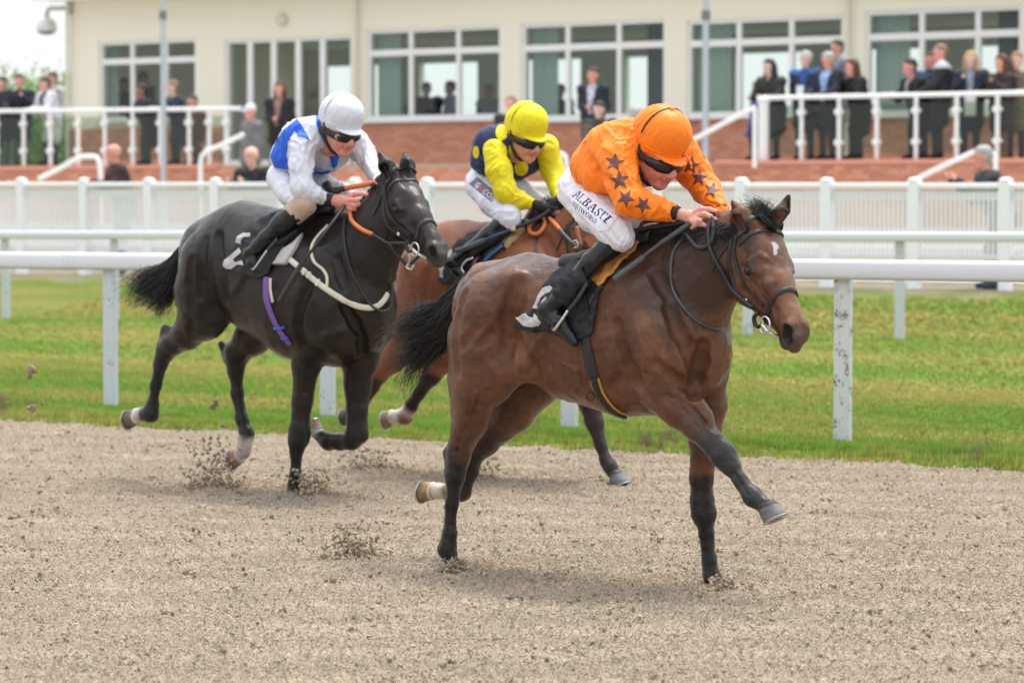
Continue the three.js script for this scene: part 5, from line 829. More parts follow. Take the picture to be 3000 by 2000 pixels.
  const hn = r.hand([[[1985, 626, 17, 0.09], [2020, 634, 19, 0.08], [2032, 636, 16, 0.07]], [[2030, 624, 8, 0.08], [2056, 612, 8, 0.07], [2080, 613, 7, 0.06], [2100, 619, 6, 0.06]], [[2036, 632, 8, 0.08], [2064, 627, 8, 0.08], [2082, 634, 7, 0.075], [2097, 642, 6, 0.07]], [[2036, 640, 8, 0.09], [2050, 647, 7.5, 0.1], [2044, 660, 7, 0.09], [2030, 662, 6.5, 0.08]], [[2026, 648, 7.5, 0.09], [2038, 659, 7, 0.1], [2030, 668, 6.5, 0.09], [2018, 666, 6, 0.08]], [[2012, 640, 9, 0.09], [2040, 652, 8, 0.1], [2058, 658, 7.5, 0.09], [2074, 664, 6.5, 0.08]]], TONE);
  const hf = r.hand([[[2112, 626, 15, -0.09], [2118, 646, 18, -0.07], [2120, 660, 16, -0.06]], [[2128, 644, 8, -0.08], [2142, 652, 7.5, -0.06], [2138, 666, 7, -0.04], [2126, 672, 6.5, -0.03]], [[2130, 654, 8, -0.07], [2140, 664, 7, -0.05], [2130, 678, 7, -0.03], [2118, 680, 6.5, -0.02]], [[2126, 664, 7.5, -0.06], [2130, 676, 7, -0.04], [2118, 686, 6.5, -0.03]], [[2120, 668, 7, -0.05], [2118, 682, 6.5, -0.04], [2108, 688, 6, -0.03]], [[2106, 648, 8.5, -0.05], [2098, 664, 7.5, -0.03], [2104, 676, 7, -0.02]]], TONE);
  put('body', skinBody(r, [torso.map((a) => [...a, 0]), near, far, [[1690, 556, 56, 0.08], [1796, 668, 44, 0.2], [1798, 716, 34, 0.2], [1634, 880, 22, 0.3]], [[1705, 550, 52, -0.08], [1925, 672, 34, -0.2], [1860, 785, 28, -0.27], [1790, 890, 22, -0.3]], [[1860, 420, 50, -0.02], [1895, 415, 44, 0.0], [1922, 425, 46, 0.03]]], [r.face([0.64, 0.35, 0.29]), hn, hf]), skinM, g);
  r.cap(g, orange, { line: [0.03, 0.015, 0.02], knot: true }); r.goggles(g); r.chinstrap(g);
  const cuff = (a, b, ra, rb) => put('wristband', loft([0, 1].map((t) => { const A = r.q(...a), B = r.q(...b), ax = vnorm(vsub(B.p, A.p)), e = vnorm(vcross(ax, [0.1, 1, 0.2])), f2 = vcross(e, ax), c = t ? B : A; return Array.from({ length: 16 }, (_, k) => { const q = k / 16 * 6.2832; return vadd(vadd(c.p, e, c.r * Math.cos(q)), f2, c.r * Math.sin(q)); }); })), clothBlack, g);
  cuff([1974, 623, 26, 0.1], [1988, 627, 22, 0.095]); cuff([2108, 614, 26, -0.095], [2113, 626, 20, -0.09]);
}
// --- jockey in white and blue on the black horse
{
  const r = J.b = new Rider(H2.fr), b = H2.fr.pt(730, 770, 0.28), g = thing('person', 'jockey in white and blue silks with a white cap, riding the black horse at left', 'person', H2.fr, b);
  r.set(1006, 330, 0.05, 55, 22, 0.02, 1.12);
  const torso = [[846, 452, 52], [880, 408, 56], [918, 394, 55]], near = [[886, 428, 42, 0.17], [880, 490, 37, 0.2], [884, 548, 34, 0.22], [918, 570, 27, 0.17], [958, 584, 18, 0.1]], far = [[1040, 415, 42, -0.17], [1066, 452, 35, -0.2], [1092, 498, 25, -0.16], [1112, 530, 18, -0.1]];
  const s = new Sdf(0.0066); for (const w of [0.08, -0.08]) s.chain(r.rows(torso.map((a) => [...a, w])), { k: 0.05 }); s.chain(r.rows([[838, 465, 42, 0.08], [860, 460, 44, 0.1]]), { k: 0.04 }).chain(r.rows([[925, 425, 56, -0.02], [950, 450, 56, -0.1], [985, 442, 48, -0.18]]), { k: 0.04 }).chain(r.rows([[925, 390, 46, 0.04], [950, 378, 36, -0.04]]), { k: 0.04 }).chain(r.rows(near), { k: 0.03 }).chain(r.rows(far), { k: 0.03 });
  s.warp(folds(0.011, 11, vnorm([0.5, -0.8, 0.2]), 31)).warp(folds(0.006, 19, vnorm([0.3, 0.9, 0.2]), 35)).build(); const own = (geo) => geo.translate(-g.base[0], -g.base[1], -g.base[2]);
  const white = satin([0.65, 0.675, 0.76]), silk = put('silks', s.mesh(), white, g), blue = satin([0.025, 0.125, 0.66]);
  for (const poly of [[[871, 348], [864, 378], [857, 393], [843, 415], [839, 455], [845, 497], [805, 490], [792, 458], [808, 415], [832, 380]], [[870, 350], [880, 360], [894, 385], [906, 412], [892, 403], [872, 398], [862, 380]], [[925, 336], [935, 339], [937, 362], [950, 394], [970, 430], [993, 452], [985, 486], [977, 493], [971, 485], [960, 437], [935, 390], [925, 360]], [[916, 505], [945, 503], [968, 497], [962, 507], [935, 512], [914, 520]]]) part('blue_panel', own(patch(r.fr, s, poly, 0.0042, { L: 4 })), blue, silk);
  const br = new Sdf(0.0072); br.chain(r.rows([[822, 522, 44, 0.08], [850, 562, 39, 0.14], [888, 592, 34, 0.19], [896, 604, 31, 0.19]]), { k: 0.03 }).chain(r.rows([[845, 515, 40, -0.08], [940, 545, 38, -0.15], [1012, 572, 33, -0.2]]), { k: 0.03 }).chain(r.rows([[822, 515, 42, 0], [850, 490, 42, 0]]), { k: 0.04 }).warp(folds(0.008, 11, vnorm([0.7, 0.6, 0]), 41)).warp(folds(0.004, 26, vnorm([0.2, 0.9, 0]), 45)).build(); put('breeches', br.mesh(), M([0.69, 0.705, 0.79], 0.6), g);
  const bg = new Sdf(0.006).chain(r.rows([[890, 598, 37, 0.2], [862, 624, 36, 0.21]]), { k: 0.01 }).warp(folds(0.003, 26, vnorm([0.6, 0.7, 0.2]), 4)).build(); put('knee_bandage', bg.mesh(), M([0.5, 0.37, 0.28], 0.8), g);
  const bt = new Sdf(0.0066).chain(r.rows([[864, 624, 33, 0.215], [826, 656, 31, 0.24], [782, 697, 25, 0.28], [756, 722, 22, 0.3]]), { k: 0.02 }).chain(r.rows([[756, 722, 21, 0.3], [730, 742, 20, 0.3], [742, 772, 19, 0.3], [754, 806, 12, 0.3]]), { k: 0.02 }).warp(folds(0.004, 18, vnorm([0.6, 0.7, 0.2]), 6)).build(); put('boot', bt.mesh(), bootM, g); J.bBoot = bt;
  const bf = new Sdf(0.01).chain(r.rows([[1000, 590, 30, -0.2], [950, 660, 26, -0.26], [900, 740, 18, -0.29]]), { k: 0.02 }).build(); put('boot', bf.mesh(), bootM, g);
  const tone = [0.68, 0.33, 0.27], hn = r.hand([[[968, 586, 15, 0.095], [1000, 590, 19, 0.08], [1018, 590, 17, 0.075]], [[1020, 576, 8, 0.075], [1042, 568, 8, 0.065], [1060, 567, 7, 0.055], [1075, 570, 6, 0.05]], [[1024, 586, 8, 0.085], [1044, 586, 7.5, 0.085], [1050, 598, 7, 0.075], [1036, 602, 6.5, 0.07]], [[1022, 597, 8, 0.085], [1040, 602, 7.5, 0.085], [1040, 612, 7, 0.075], [1024, 612, 6.5, 0.07]], [[1014, 604, 7.5, 0.085], [1028, 612, 7, 0.085], [1020, 619, 6.5, 0.075]], [[992, 598, 9, 0.085], [1000, 612, 8, 0.07], [1014, 618, 7, 0.065]]], tone), hf = r.hand([[[1112, 534, 13, -0.1], [1108, 552, 14, -0.07], [1102, 560, 13, -0.06]], [[1098, 552, 7, -0.06], [1086, 560, 6, -0.05], [1080, 568, 6, -0.04]], [[1100, 560, 7, -0.06], [1088, 568, 6, -0.05], [1084, 576, 6, -0.04]], [[1104, 566, 7, -0.06], [1094, 574, 6, -0.05], [1088, 580, 6, -0.04]], [[1108, 570, 6, -0.06], [1100, 578, 6, -0.05]], [[1112, 555, 7, -0.05], [1104, 566, 6, -0.03]]], tone);
  put('body', skinBody(r, [torso.map((a) => [...a, 0]), near, far, [[822, 522, 38, 0.08], [888, 592, 28, 0.19], [864, 624, 28, 0.215], [756, 722, 18, 0.3]], [[845, 515, 34, -0.08], [1012, 572, 27, -0.2], [950, 660, 22, -0.26], [900, 740, 16, -0.29]], [[930, 400, 40, -0.02], [960, 380, 34, 0], [985, 372, 38, 0.03]]], [r.face([0.68, 0.34, 0.28]), hn, hf]), skinM, g);
  r.cap(g, white, { line: [0.3, 0.32, 0.36], lw: 0.004 }); r.goggles(g, { disc: true, frame: true }); r.chinstrap(g);
  const A = r.q(950, 582, 20, 0.11), B = r.q(976, 588, 17, 0.095), ax = vnorm(vsub(B.p, A.p)), e = vnorm(vcross(ax, [0.1, 1, 0.2])), f2 = vcross(e, ax); put('wristband', loft([A, B].map((c) => Array.from({ length: 16 }, (_, k) => { const q = k / 16 * 6.2832; return vadd(vadd(c.p, e, c.r * Math.cos(q)), f2, c.r * Math.sin(q)); }))), clothBlack, g);
}
// --- jockey in yellow and navy on the brown horse
{
  const r = J.c = new Rider(H3.fr), b = H3.fr.pt(1340, 800, 0.28), g = thing('person', 'jockey in navy silks with yellow spots, sleeves and cap, riding in the middle', 'person', H3.fr, b);
  r.set(1549, 354, 0.05, 55, 21, 0.02, 1.13);
  const torso = [[1420, 460, 40], [1440, 425, 50], [1480, 412, 51]], near = [[1450, 440, 36, 0.18], [1462, 500, 38, 0.2], [1482, 562, 33, 0.2], [1520, 586, 27, 0.15], [1556, 596, 18, 0.1]], far = [[1600, 432, 40, -0.17], [1618, 500, 33, -0.2], [1632, 555, 22, -0.14], [1636, 575, 17, -0.1]];
  const s = new Sdf(0.007); for (const w of [0.08, -0.08]) s.chain(r.rows(torso.map((a) => [...a, w])), { k: 0.05 }); s.chain(r.rows([[1412, 475, 32, 0.08], [1430, 480, 36, 0.1]]), { k: 0.04 }).chain(r.rows([[1490, 440, 54, -0.02], [1520, 462, 58, -0.1], [1555, 455, 50, -0.18]]), { k: 0.04 }).chain(r.rows([[1485, 405, 44, 0.04], [1505, 395, 34, -0.04]]), { k: 0.04 }).warp(folds(0.009, 10, vnorm([0.5, -0.8, 0.2]), 51)).build(); const own = (geo) => geo.translate(-g.base[0], -g.base[1], -g.base[2]);
  const navy = satin([0.026, 0.036, 0.1]), yellow = satin([0.78, 0.66, 0.02]), silk = put('silks', s.mesh(), navy, g);
  const sl = new Sdf(0.0066).chain(r.rows(near), { k: 0.03 }).warp(folds(0.009, 12, vnorm([0.9, 0.3, 0.1]), 57)).warp(folds(0.004, 20, vnorm([0.8, 0.5, 0.1]), 56)).build(), sf = new Sdf(0.0075).chain(r.rows(far), { k: 0.03 }).warp(folds(0.008, 12, vnorm([0.9, 0.2, -0.1]), 59)).build(); put('sleeve', sl.mesh(), yellow, g); put('sleeve', sf.mesh(), yellow, g);
  for (const [x, y, a, c] of [[1470, 388, 18, 23], [1499, 442, 9, 22], [1527, 492, 20, 23], [1583, 440, 12, 20], [1395, 446, 9, 18]]) part('spot', own(patch(r.fr, s, ovalPoly(x, y, a, c), 0.002, { L: 7 })), yellow, silk);
  const br = new Sdf(0.0075).chain(r.rows([[1405, 545, 43, 0.08], [1445, 592, 40, 0.14], [1488, 632, 37, 0.19], [1492, 644, 34, 0.19]]), { k: 0.03 }).chain(r.rows([[1430, 530, 38, -0.08], [1520, 560, 36, -0.15], [1585, 602, 30, -0.2]]), { k: 0.03 }).chain(r.rows([[1402, 530, 40, 0], [1425, 500, 38, 0]]), { k: 0.04 }).warp(folds(0.006, 11, vnorm([0.7, 0.6, 0]), 61)).build(); const breech = put('breeches', br.mesh(), M([0.69, 0.705, 0.8], 0.6), g);
  const [tg, tm] = textPatch(r, br, [[1374, 538], [1398, 518], [1460, 570], [1440, 592]], [1372, 540], [1438, 596], [1398, 516], (c, w, h) => { c.fillStyle = '#77747f'; c.fillRect(0, 0, w, h); c.font = 'bold 120px sans-serif'; c.fillStyle = '#e8e8ee'; c.fillText('G', 70, 135); c.fillStyle = '#d8485c'; c.fillText('O', 165, 135); c.fillStyle = '#d5d5dd'; c.fillText('COM', 265, 135); }, 512, 170, [0.78, 0.79, 0.85]); part('lettering', own(tg), tm, breech);
  const bt = new Sdf(0.0075).chain(r.rows([[1476, 658, 33, 0.2], [1436, 694, 32, 0.24], [1380, 735, 25, 0.28], [1348, 758, 21, 0.3]]), { k: 0.02 }).chain(r.rows([[1348, 758, 21, 0.3], [1320, 772, 19, 0.3], [1340, 796, 18, 0.3], [1366, 820, 12, 0.3]]), { k: 0.02 }).build(); put('boot', bt.mesh(), bootM, g); J.cBoot = bt;
  const bf = new Sdf(0.011).chain(r.rows([[1575, 622, 28, -0.2], [1530, 690, 24, -0.26], [1480, 770, 16, -0.29]]), { k: 0.02 }).build(); put('boot', bf.mesh(), bootM, g);
  const dark = [0.015, 0.015, 0.017], pink = [0.6, 0.3, 0.25], hn = r.hand([[[1560, 598, 15, 0.095], [1592, 608, 19, 0.08], [1612, 612, 17, 0.07]], [[1606, 600, 8, 0.075], [1626, 596, 8, 0.065], [1640, 602, 7, 0.055]], [[1616, 610, 8, 0.08], [1632, 612, 7.5, 0.08], [1638, 624, 7, 0.07]], [[1612, 622, 8, 0.085], [1622, 630, 7.5, 0.085], [1612, 640, 7, 0.07]], [[1602, 626, 7.5, 0.085], [1606, 638, 7, 0.085], [1596, 642, 6.5, 0.07]], [[1584, 618, 9, 0.085], [1592, 632, 8, 0.08], [1604, 646, 7, 0.07]]], dark, 0.0036);
  { const p = hn.attributes.position, c = hn.attributes.color; for (const [x, y, w] of [[1634, 622, 0.075], [1640, 628, 0.07], [1598, 640, 0.075], [1602, 646, 0.07]]) { const t = r.q(x, y, 11, w); for (let i = 0; i < p.count; i++) if (vlen(vsub([p.getX(i), p.getY(i), p.getZ(i)], t.p)) < t.r) c.setXYZ(i, ...pink); } }
  const hf = r.hand([[[1636, 580, 13, -0.1], [1632, 596, 13, -0.07], [1628, 604, 12, -0.06]], [[1624, 598, 7, -0.06], [1616, 606, 6, -0.04]], [[1628, 604, 7, -0.06], [1620, 614, 6, -0.04]], [[1632, 608, 7, -0.06], [1626, 618, 6, -0.04]], [[1636, 608, 6, -0.06], [1632, 620, 6, -0.04]], [[1638, 596, 7, -0.05], [1630, 610, 6, -0.03]]], dark, 0.004);
  put('body', skinBody(r, [torso.map((a) => [...a, 0]), near, far, [[1405, 545, 36, 0.08], [1488, 632, 30, 0.19], [1476, 658, 28, 0.2], [1348, 758, 18, 0.3]], [[1430, 530, 32, -0.08], [1585, 602, 25, -0.2], [1530, 690, 20, -0.26], [1480, 770, 14, -0.29]], [[1490, 420, 38, -0.02], [1508, 405, 34, 0], [1530, 396, 38, 0.03]]], [r.face([0.66, 0.36, 0.29]), hn, hf], [0.6, 0.32, 0.26]), skinM, g);
  r.cap(g, yellow, { line: [0.12, 0.11, 0.03], lw: 0.005 }); r.goggles(g); r.chinstrap(g);
}

// ---------------------------------------------------------------- saddles, cloths, bridles, whips
const tanM = M([0.56, 0.25, 0.05], 0.75), greyCloth = M([0.45, 0.42, 0.43], 0.7), orangeRub = M([0.62, 0.17, 0.05], 0.6), creamM = M([0.6, 0.56, 0.45], 0.6), purpleM = M([0.17, 0.085, 0.34], 0.6), blueM = M([0.05, 0.1, 0.55], 0.5), beigeM = M([0.42, 0.31, 0.17], 0.75);
const ripple = (a, s) => (x, y) => a * n2(x * 0.022 + s, y * 0.022) + a * 0.35 * n2(x * 0.05, y * 0.05 + s);
const pxs = (h, rows, w0, w1) => rows.map((a, i) => h.fr.pt(a[0], a[1], a[2] ?? lerp(w0, w1, i / (rows.length - 1))));
const clear = (h, pts, off) => pts.map((p) => (h.f.at(p) < off ? h.f.snap(p, off) : p));
function bridle(h, label, o) {
  const g = thing('bridle', label, 'bridle', h.fr, h.T(0, 0, 0)), mat = leather, f = h.f;
  const ring = (xs, a0, a1, w, th, off = 0.001) => { const P = []; for (let i = 0; i <= 28; i++) { const a = lerp(a0, a1, i / 28) * Math.PI / 180, x = typeof xs === 'function' ? xs(a) : xs, c = h.T(x, -0.07, 0), d = vnorm(vadd(h.hy.map((k) => k * Math.cos(a)), h.hz, Math.sin(a))); P.push(f.cast(vadd(c, d, 0.3), d.map((k) => -k))); } return strap(f, P, w, th, off, 0.012); };
  put('noseband', ring((a) => 0.395 - 0.03 * Math.cos(a), -180, 180, 0.02, 0.006), o.nose || mat, g);
  put('browband', ring((a) => 0.062 + 0.012 * Math.abs(Math.sin(a)), -86, 86, 0.015, 0.005), o.brow || mat, g); put('headpiece', ring((a) => -0.03 + 0.07 * Math.abs(Math.sin(a)), -88, 88, 0.017, 0.005), mat, g);
  const side = (list, s) => list.map(([x, y, z]) => f.cast(h.T(x, y, 0.3 * s), h.hz.map((k) => -k * s)));
  for (const s of [1, -1]) {
    put('cheekpiece', strap(f, side([[0.03, -0.07], [0.11, -0.13], [0.22, -0.175], [0.34, -0.155], [0.44, -0.115]], s), 0.015, 0.005, 0.001), mat, g); put('noseband_strap', strap(f, side([[0.03, -0.055], [0.11, -0.1], [0.24, -0.125], [0.37, -0.09]], s), 0.011, 0.005, 0.004), mat, g);
    put('throat_lash', rope(side([[0.035, -0.07], [0.08, -0.15], [0.11, -0.2]], s).map((p) => vadd(p, h.hz, 0.004 * s)), 0.0055, 0.01, 6), mat, g);
    const c = h.T(0.46, -0.115, 0.073 * s), tor = new THREE.TorusGeometry(0.034, 0.0045, 8, 28), m4 = new THREE.Matrix4().makeBasis(new THREE.Vector3(...h.hx), new THREE.Vector3(...h.hy), new THREE.Vector3(...h.hz)).setPosition(...c); put('bit_ring', tor.applyMatrix4(m4), steel, g);
    put('bit', rope([h.T(0.455, -0.12, 0.078 * s), h.T(0.5, -0.115, 0.066 * s), h.T(0.53, -0.112, 0.03 * s)], 0.008, 0.01, 8), steel, g); put('buckle', new THREE.SphereGeometry(0.012, 8, 6).scale(1, 1, 0.5).translate(...vadd(side([[0.3, -0.16]], s)[0], h.hz, 0.008 * s)), steel, g);
    if (s === 1) put('keeper', rope([h.T(0.4, -0.11, 0.085), h.T(0.4, -0.14, 0.085), h.T(0.43, -0.155, 0.08), h.T(0.45, -0.14, 0.08)], 0.009, 0.008, 7), mat, g);
  }
  for (const [name, rows, w0, w1, r, m] of o.reins) put(name, rope(clear(h, pxs(h, rows, w0, w1), 0.012), r, 0.012, 8), m, g);
  return g;
}
function stirrup(g, h, px, top, bar) { const [a, b, c, d] = px.map((p) => h.fr.pt(...p)); put('stirrup_iron', rope([a, vlerp(a, b, 0.5), b, c, d], 0.0065, 0.006, 8), steel, g); if (top) put('stirrup_leather', rope(top.map((p) => h.fr.pt(...p)), 0.01, 0.02, 6), leather, g); }

// leading horse
{
  const h = H1, fr = h.fr, ub = unionField([h.f, J.aBoot]), b = fr.pt(1800, 760, 0);
  const wA = h.T(0.46, -0.115, 0.073)[2], wB = -0.05;
  bridle(h, 'black leather bridle with steel ring bit on the leading bay horse', { reins: [['rein', [[2205, 900, wA], [2170, 872], [2146, 845], [2122, 790], [2107, 735], [2106, 695], [2114, 668, 0.02]], wA, 0.02, 0.0085, leather], ['rein', [[2110, 672, 0.03], [2095, 700, 0.09], [2070, 722, 0.12], [2045, 725, 0.13], [2028, 708, 0.12], [2010, 685, 0.1], [1990, 668, 0.08]], 0, 0, 0.0105, leather], ['rein', [[2006, 650, 0.09], [1960, 658, 0.09], [1910, 666, 0.09], [1878, 674, 0.09]], 0, 0, 0.012, rubberM], ['buckle_end', [[1876, 672, 0.08], [1868, 690, 0.1], [1880, 702, 0.1], [1898, 694, 0.1], [1892, 684, 0.1]], 0, 0, 0.013, rubberM], ['rein', [[1876, 668, 0.08], [1885, 652, 0.06], [1910, 646, 0.04], [1950, 650, 0.04]], 0, 0, 0.009, rubberM]] });
  const ns = thing('neck_strap', 'thin dark strap looped round the neck of the leading bay horse', 'strap', fr, fr.pt(1970, 760, 0.1)); put('loop', rope(clear(h, h.line([[2004, 694], [1975, 738], [1967, 790], [1972, 840], [1992, 885], [2030, 932], [2070, 955], [2104, 966]]), 0.004), 0.0065, 0.012, 6), leatherGrey, ns);
  const sc = thing('saddle_cloth', 'black number cloth with a grey numeral flapping behind the boot on the leading bay horse', 'saddle cloth', fr, fr.pt(1600, 900, 0.2));
  put('cloth', patch(fr, h.f, [[1690, 768], [1664, 784], [1640, 798], [1615, 820], [1596, 850], [1584, 884], [1570, 908], [1545, 932], [1512, 956], [1534, 964], [1562, 973], [1600, 966], [1640, 982], [1690, 1000], [1740, 980], [1762, 850], [1760, 790]], 0.02, { L: 8, wave: ripple(0.006, 3), skirt: 0.009 }), clothBlack, sc);
  const num = unionField([h.f]); for (const poly of [[[1526, 934], [1550, 922], [1556, 931], [1573, 933], [1577, 922], [1597, 946], [1590, 956], [1568, 961], [1548, 956]], [[1574, 908], [1586, 876], [1600, 852], [1622, 843], [1628, 850], [1622, 864], [1606, 866], [1594, 880], [1584, 902], [1592, 900], [1600, 884], [1612, 876], [1606, 892], [1590, 910]]]) put('numeral', patch(fr, num, poly, 0.027, { L: 6, wave: ripple(0.006, 3), skirt: 0.006 }), greyCloth, sc);
  put('leg_cover', patch(fr, ub, [[1704, 782], [1712, 800], [1718, 830], [1724, 862], [1732, 900], [1735, 940], [1733, 971], [1716, 954], [1690, 924], [1664, 906], [1640, 884], [1626, 866], [1644, 846], [1650, 826], [1672, 806]], 0.022, { L: 8, wave: ripple(0.01, 8), skirt: 0.008 }), clothBlack, sc);
  const sd = thing('saddle', 'small racing saddle with tan pad and black girth on the leading bay horse', 'saddle', fr, b);
  put('pad', patch(fr, h.f, [[1724, 792], [1730, 778], [1746, 766], [1780, 769], [1804, 758], [1826, 738], [1856, 716], [1884, 698], [1908, 690], [1904, 702], [1880, 726], [1850, 752], [1826, 782], [1796, 815], [1764, 847], [1748, 834]], 0.03, { L: 8, wave: ripple(0.008, 5), skirt: 0.01 }), tanM, sd);
  put('flap', patch(fr, h.f, [[1716, 786], [1745, 770], [1766, 800], [1770, 845], [1750, 872], [1738, 900], [1728, 880]], 0.024, { L: 10 }), rubberM, sd);
  const seat = new Sdf(0.009); for (const w of [0.07, -0.07]) seat.chain([[1660, 770, 26], [1720, 758, 22], [1800, 725, 24], [1870, 690, 24]].map((a) => { const c = h.q(a[0], a[1], w, a[2]); return c; }), { k: 0.03 }); seat.build(); put('seat', seat.mesh(), rubberM, sd);
  const G1 = h.line([[1716, 900], [1712, 950], [1716, 1000], [1728, 1060], [1742, 1110]]), G2 = h.line([[1742, 1105], [1758, 1150], [1785, 1188], [1812, 1206], [1834, 1214]]), mir = (P) => P.map((p) => [p[0], p[1], -p[2]]).reverse();
  put('girth', strap(h.f, G1, 0.052, 0.008, 0.002), rubberM, sd); put('girth_edge', strap(h.f, G2, 0.05, 0.008, 0.001), tanM, sd); put('girth', strap(h.f, G2, 0.032, 0.01, 0.008), rubberM, sd); put('girth', strap(h.f, mir(G1), 0.052, 0.008, 0.002), rubberM, sd); put('girth_buckle', new THREE.TorusGeometry(0.016, 0.004, 8, 18).rotateY(0.6).translate(...vadd(h.surf(1738, 1152), h.f.grad(h.surf(1738, 1152)), 0.018)), rubberM, sd);
  stirrup(sd, h, [[1664, 910, 0.345], [1644, 940, 0.35], [1624, 966, 0.345], [1618, 956, 0.3]], [[1720, 830, 0.3], [1690, 880, 0.33], [1664, 912, 0.34]]);
  const wp = thing('whip', 'grey padded whip held by the jockey in orange', 'whip', fr, fr.pt(2020, 655, 0.12)); put('handle', rope([fr.pt(2030, 648, 0.09), fr.pt(1985, 680, 0.12), fr.pt(1936, 712, 0.15)], (u) => 0.0125 - 0.002 * u + 0.0008 * Math.sin(u * 90), 0.006, 10), leatherGrey, wp); put('shaft', rope([fr.pt(1938, 711, 0.15), fr.pt(1910, 732, 0.17), fr.pt(1884, 752, 0.19)], (u) => 0.009 - 0.002 * u, 0.02, 8), leatherGrey, wp); put('flap', strap(null, [fr.pt(1886, 751, 0.19), fr.pt(1840, 786, 0.24), fr.pt(1798, 818, 0.28)], 0.026, 0.014, 0, 0.02, true), leatherGrey, wp);
}
// black horse
{
  const h = H2, fr = h.fr, wA = h.T(0.46, -0.115, 0.073)[2];
  bridle(h, 'black bridle with orange rubber reins on the black horse', { reins: [['rein', [[1191, 712, wA], [1160, 712], [1135, 712], [1112, 698], [1088, 684]], wA, 0.13, 0.009, leather], ['rubber_rein', [[1092, 686, 0.13], [1062, 672], [1038, 650], [1024, 620], [1020, 604]], 0.14, 0.07, 0.0115, orangeRub], ['rubber_rein', [[1010, 552, 0.03], [1050, 544, 0.02], [1098, 535, 0.0]], 0, 0, 0.014, orangeRub], ['rein_grip', [[950, 536, 0.06], [958, 552, 0.06], [985, 556, 0.05], [1010, 552, 0.035]], 0, 0, 0.016, rubberM], ['rein_grip', [[948, 546, 0.06], [960, 534, 0.07], [966, 545, 0.07], [975, 560, 0.06], [995, 560, 0.05]], 0, 0, 0.012, rubberM], ['martingale_strap', [[1140, 715, 0.13], [1165, 750, 0.1], [1190, 775, 0.07]], 0, 0, 0.009, leather], ['martingale_ring', [[1196, 720, 0.05], [1200, 765, 0.05], [1190, 782, 0.05], [1205, 788, 0.05], [1212, 775, 0.05]], 0, 0, 0.006, steel], ['lip_strap', [[1202, 775, 0.04], [1225, 752, 0.02], [1238, 742, 0.0]], 0, 0, 0.009, leather]] });
  const ns = thing('neck_strap', 'thin black strap hanging round the neck of the black horse', 'strap', fr, fr.pt(1010, 700, 0.1)); put('loop', rope(clear(h, [...h.line([[1011, 641], [1009, 690], [1022, 769], [1052, 840], [1082, 890]]), fr.pt(1118, 912, 0.06), fr.pt(1142, 900, 0), fr.pt(1148, 860, -0.02), fr.pt(1140, 830, -0.03)], 0.006), 0.0075, 0.015, 6), leather, ns);
  const sc = thing('saddle_cloth', 'black number cloth with a white numeral on the black horse', 'saddle cloth', fr, fr.pt(700, 760, 0.2)), E = (x, y) => [340 + x / 2, 560 + y / 2];
  put('cloth', patch(fr, h.f, [E(620, 455), E(700, 468), E(760, 498), E(850, 510), E(900, 482), E(935, 400), E(1000, 310), E(1090, 210), E(1110, 170), E(1060, 130), E(980, 130), E(880, 158), E(800, 205), E(730, 290), E(665, 385)], 0.018, { L: 8, wave: ripple(0.006, 13), skirt: 0.009 }), clothBlack, sc);
  for (const poly of [[E(648, 440), E(655, 405), E(690, 375), E(730, 340), E(745, 365), E(700, 400), E(708, 420), E(750, 412), E(758, 440), E(720, 435), E(690, 458), E(662, 456)], [E(712, 310), E(725, 275), E(760, 256), E(798, 258), E(795, 278), E(760, 280), E(742, 300), E(740, 320)]]) put('numeral', patch(fr, h.f, poly, 0.025, { L: 6, wave: ripple(0.006, 13), skirt: 0.006 }), greyCloth, sc);
  const sd = thing('saddle', 'black racing saddle with pale pad and purple girth on the black horse', 'saddle', fr, fr.pt(850, 660, 0));
  put('pad', patch(fr, h.f, [E(928, 430), E(1000, 432), E(1062, 330), E(1096, 258), E(1040, 318), E(985, 350)], 0.024, { L: 9 }), greyCloth, sd); put('flap', patch(fr, h.f, [E(960, 330), E(1060, 260), E(1160, 160), E(1200, 110), E(1130, 120), E(1020, 220), E(930, 300)], 0.03, { L: 9 }), leather, sd);
  const seat = new Sdf(0.01); for (const w of [0.07, -0.07]) seat.chain([[790, 640, 20], [840, 628, 18], [900, 612, 20], [965, 605, 20]].map((a) => h.q(a[0], a[1], w, a[2])), { k: 0.03 }); seat.build(); put('seat', seat.mesh(), rubberM, sd);
  put('pommel_edge', rope(clear(h, pxs(h, [[925, 606, 0.08], [955, 604, 0.07], [985, 606, 0.05]], 0, 0), 0.02), 0.014, 0.02, 8), creamM, sd);
  const G = h.line([[782, 812], [780, 860], [788, 900], [802, 935], [818, 965], [832, 985], [850, 1008]]); put('girth', strap(h.f, G, 0.04, 0.008, 0.002), purpleM, sd); put('girth', strap(h.f, G.map((p) => [p[0], p[1], -p[2]]), 0.04, 0.008, 0.002), purpleM, sd); put('girth_lining', strap(h.f, h.line([[793, 815], [793, 850], [800, 885]]), 0.018, 0.006, 0.002), creamM, sd);
  for (const [a, c] of [[[804, 960], [836, 957]], [[826, 988], [846, 986]]]) put('girth_loop', strap(h.f, h.line([a, [(a[0] + c[0]) / 2, (a[1] + c[1]) / 2 + 2], c]), 0.014, 0.012, 0.003), blueM, sd);
  stirrup(sd, h, [[782, 733, 0.34], [762, 762, 0.345], [742, 788, 0.34], [732, 780, 0.3]], [[812, 700, 0.3], [798, 716, 0.32], [782, 733, 0.34]]);
  const bc = thing('breast_girth', 'cream breast girth running from the saddle round the chest of the black horse', 'breast girth', fr, fr.pt(950, 800, 0.2));
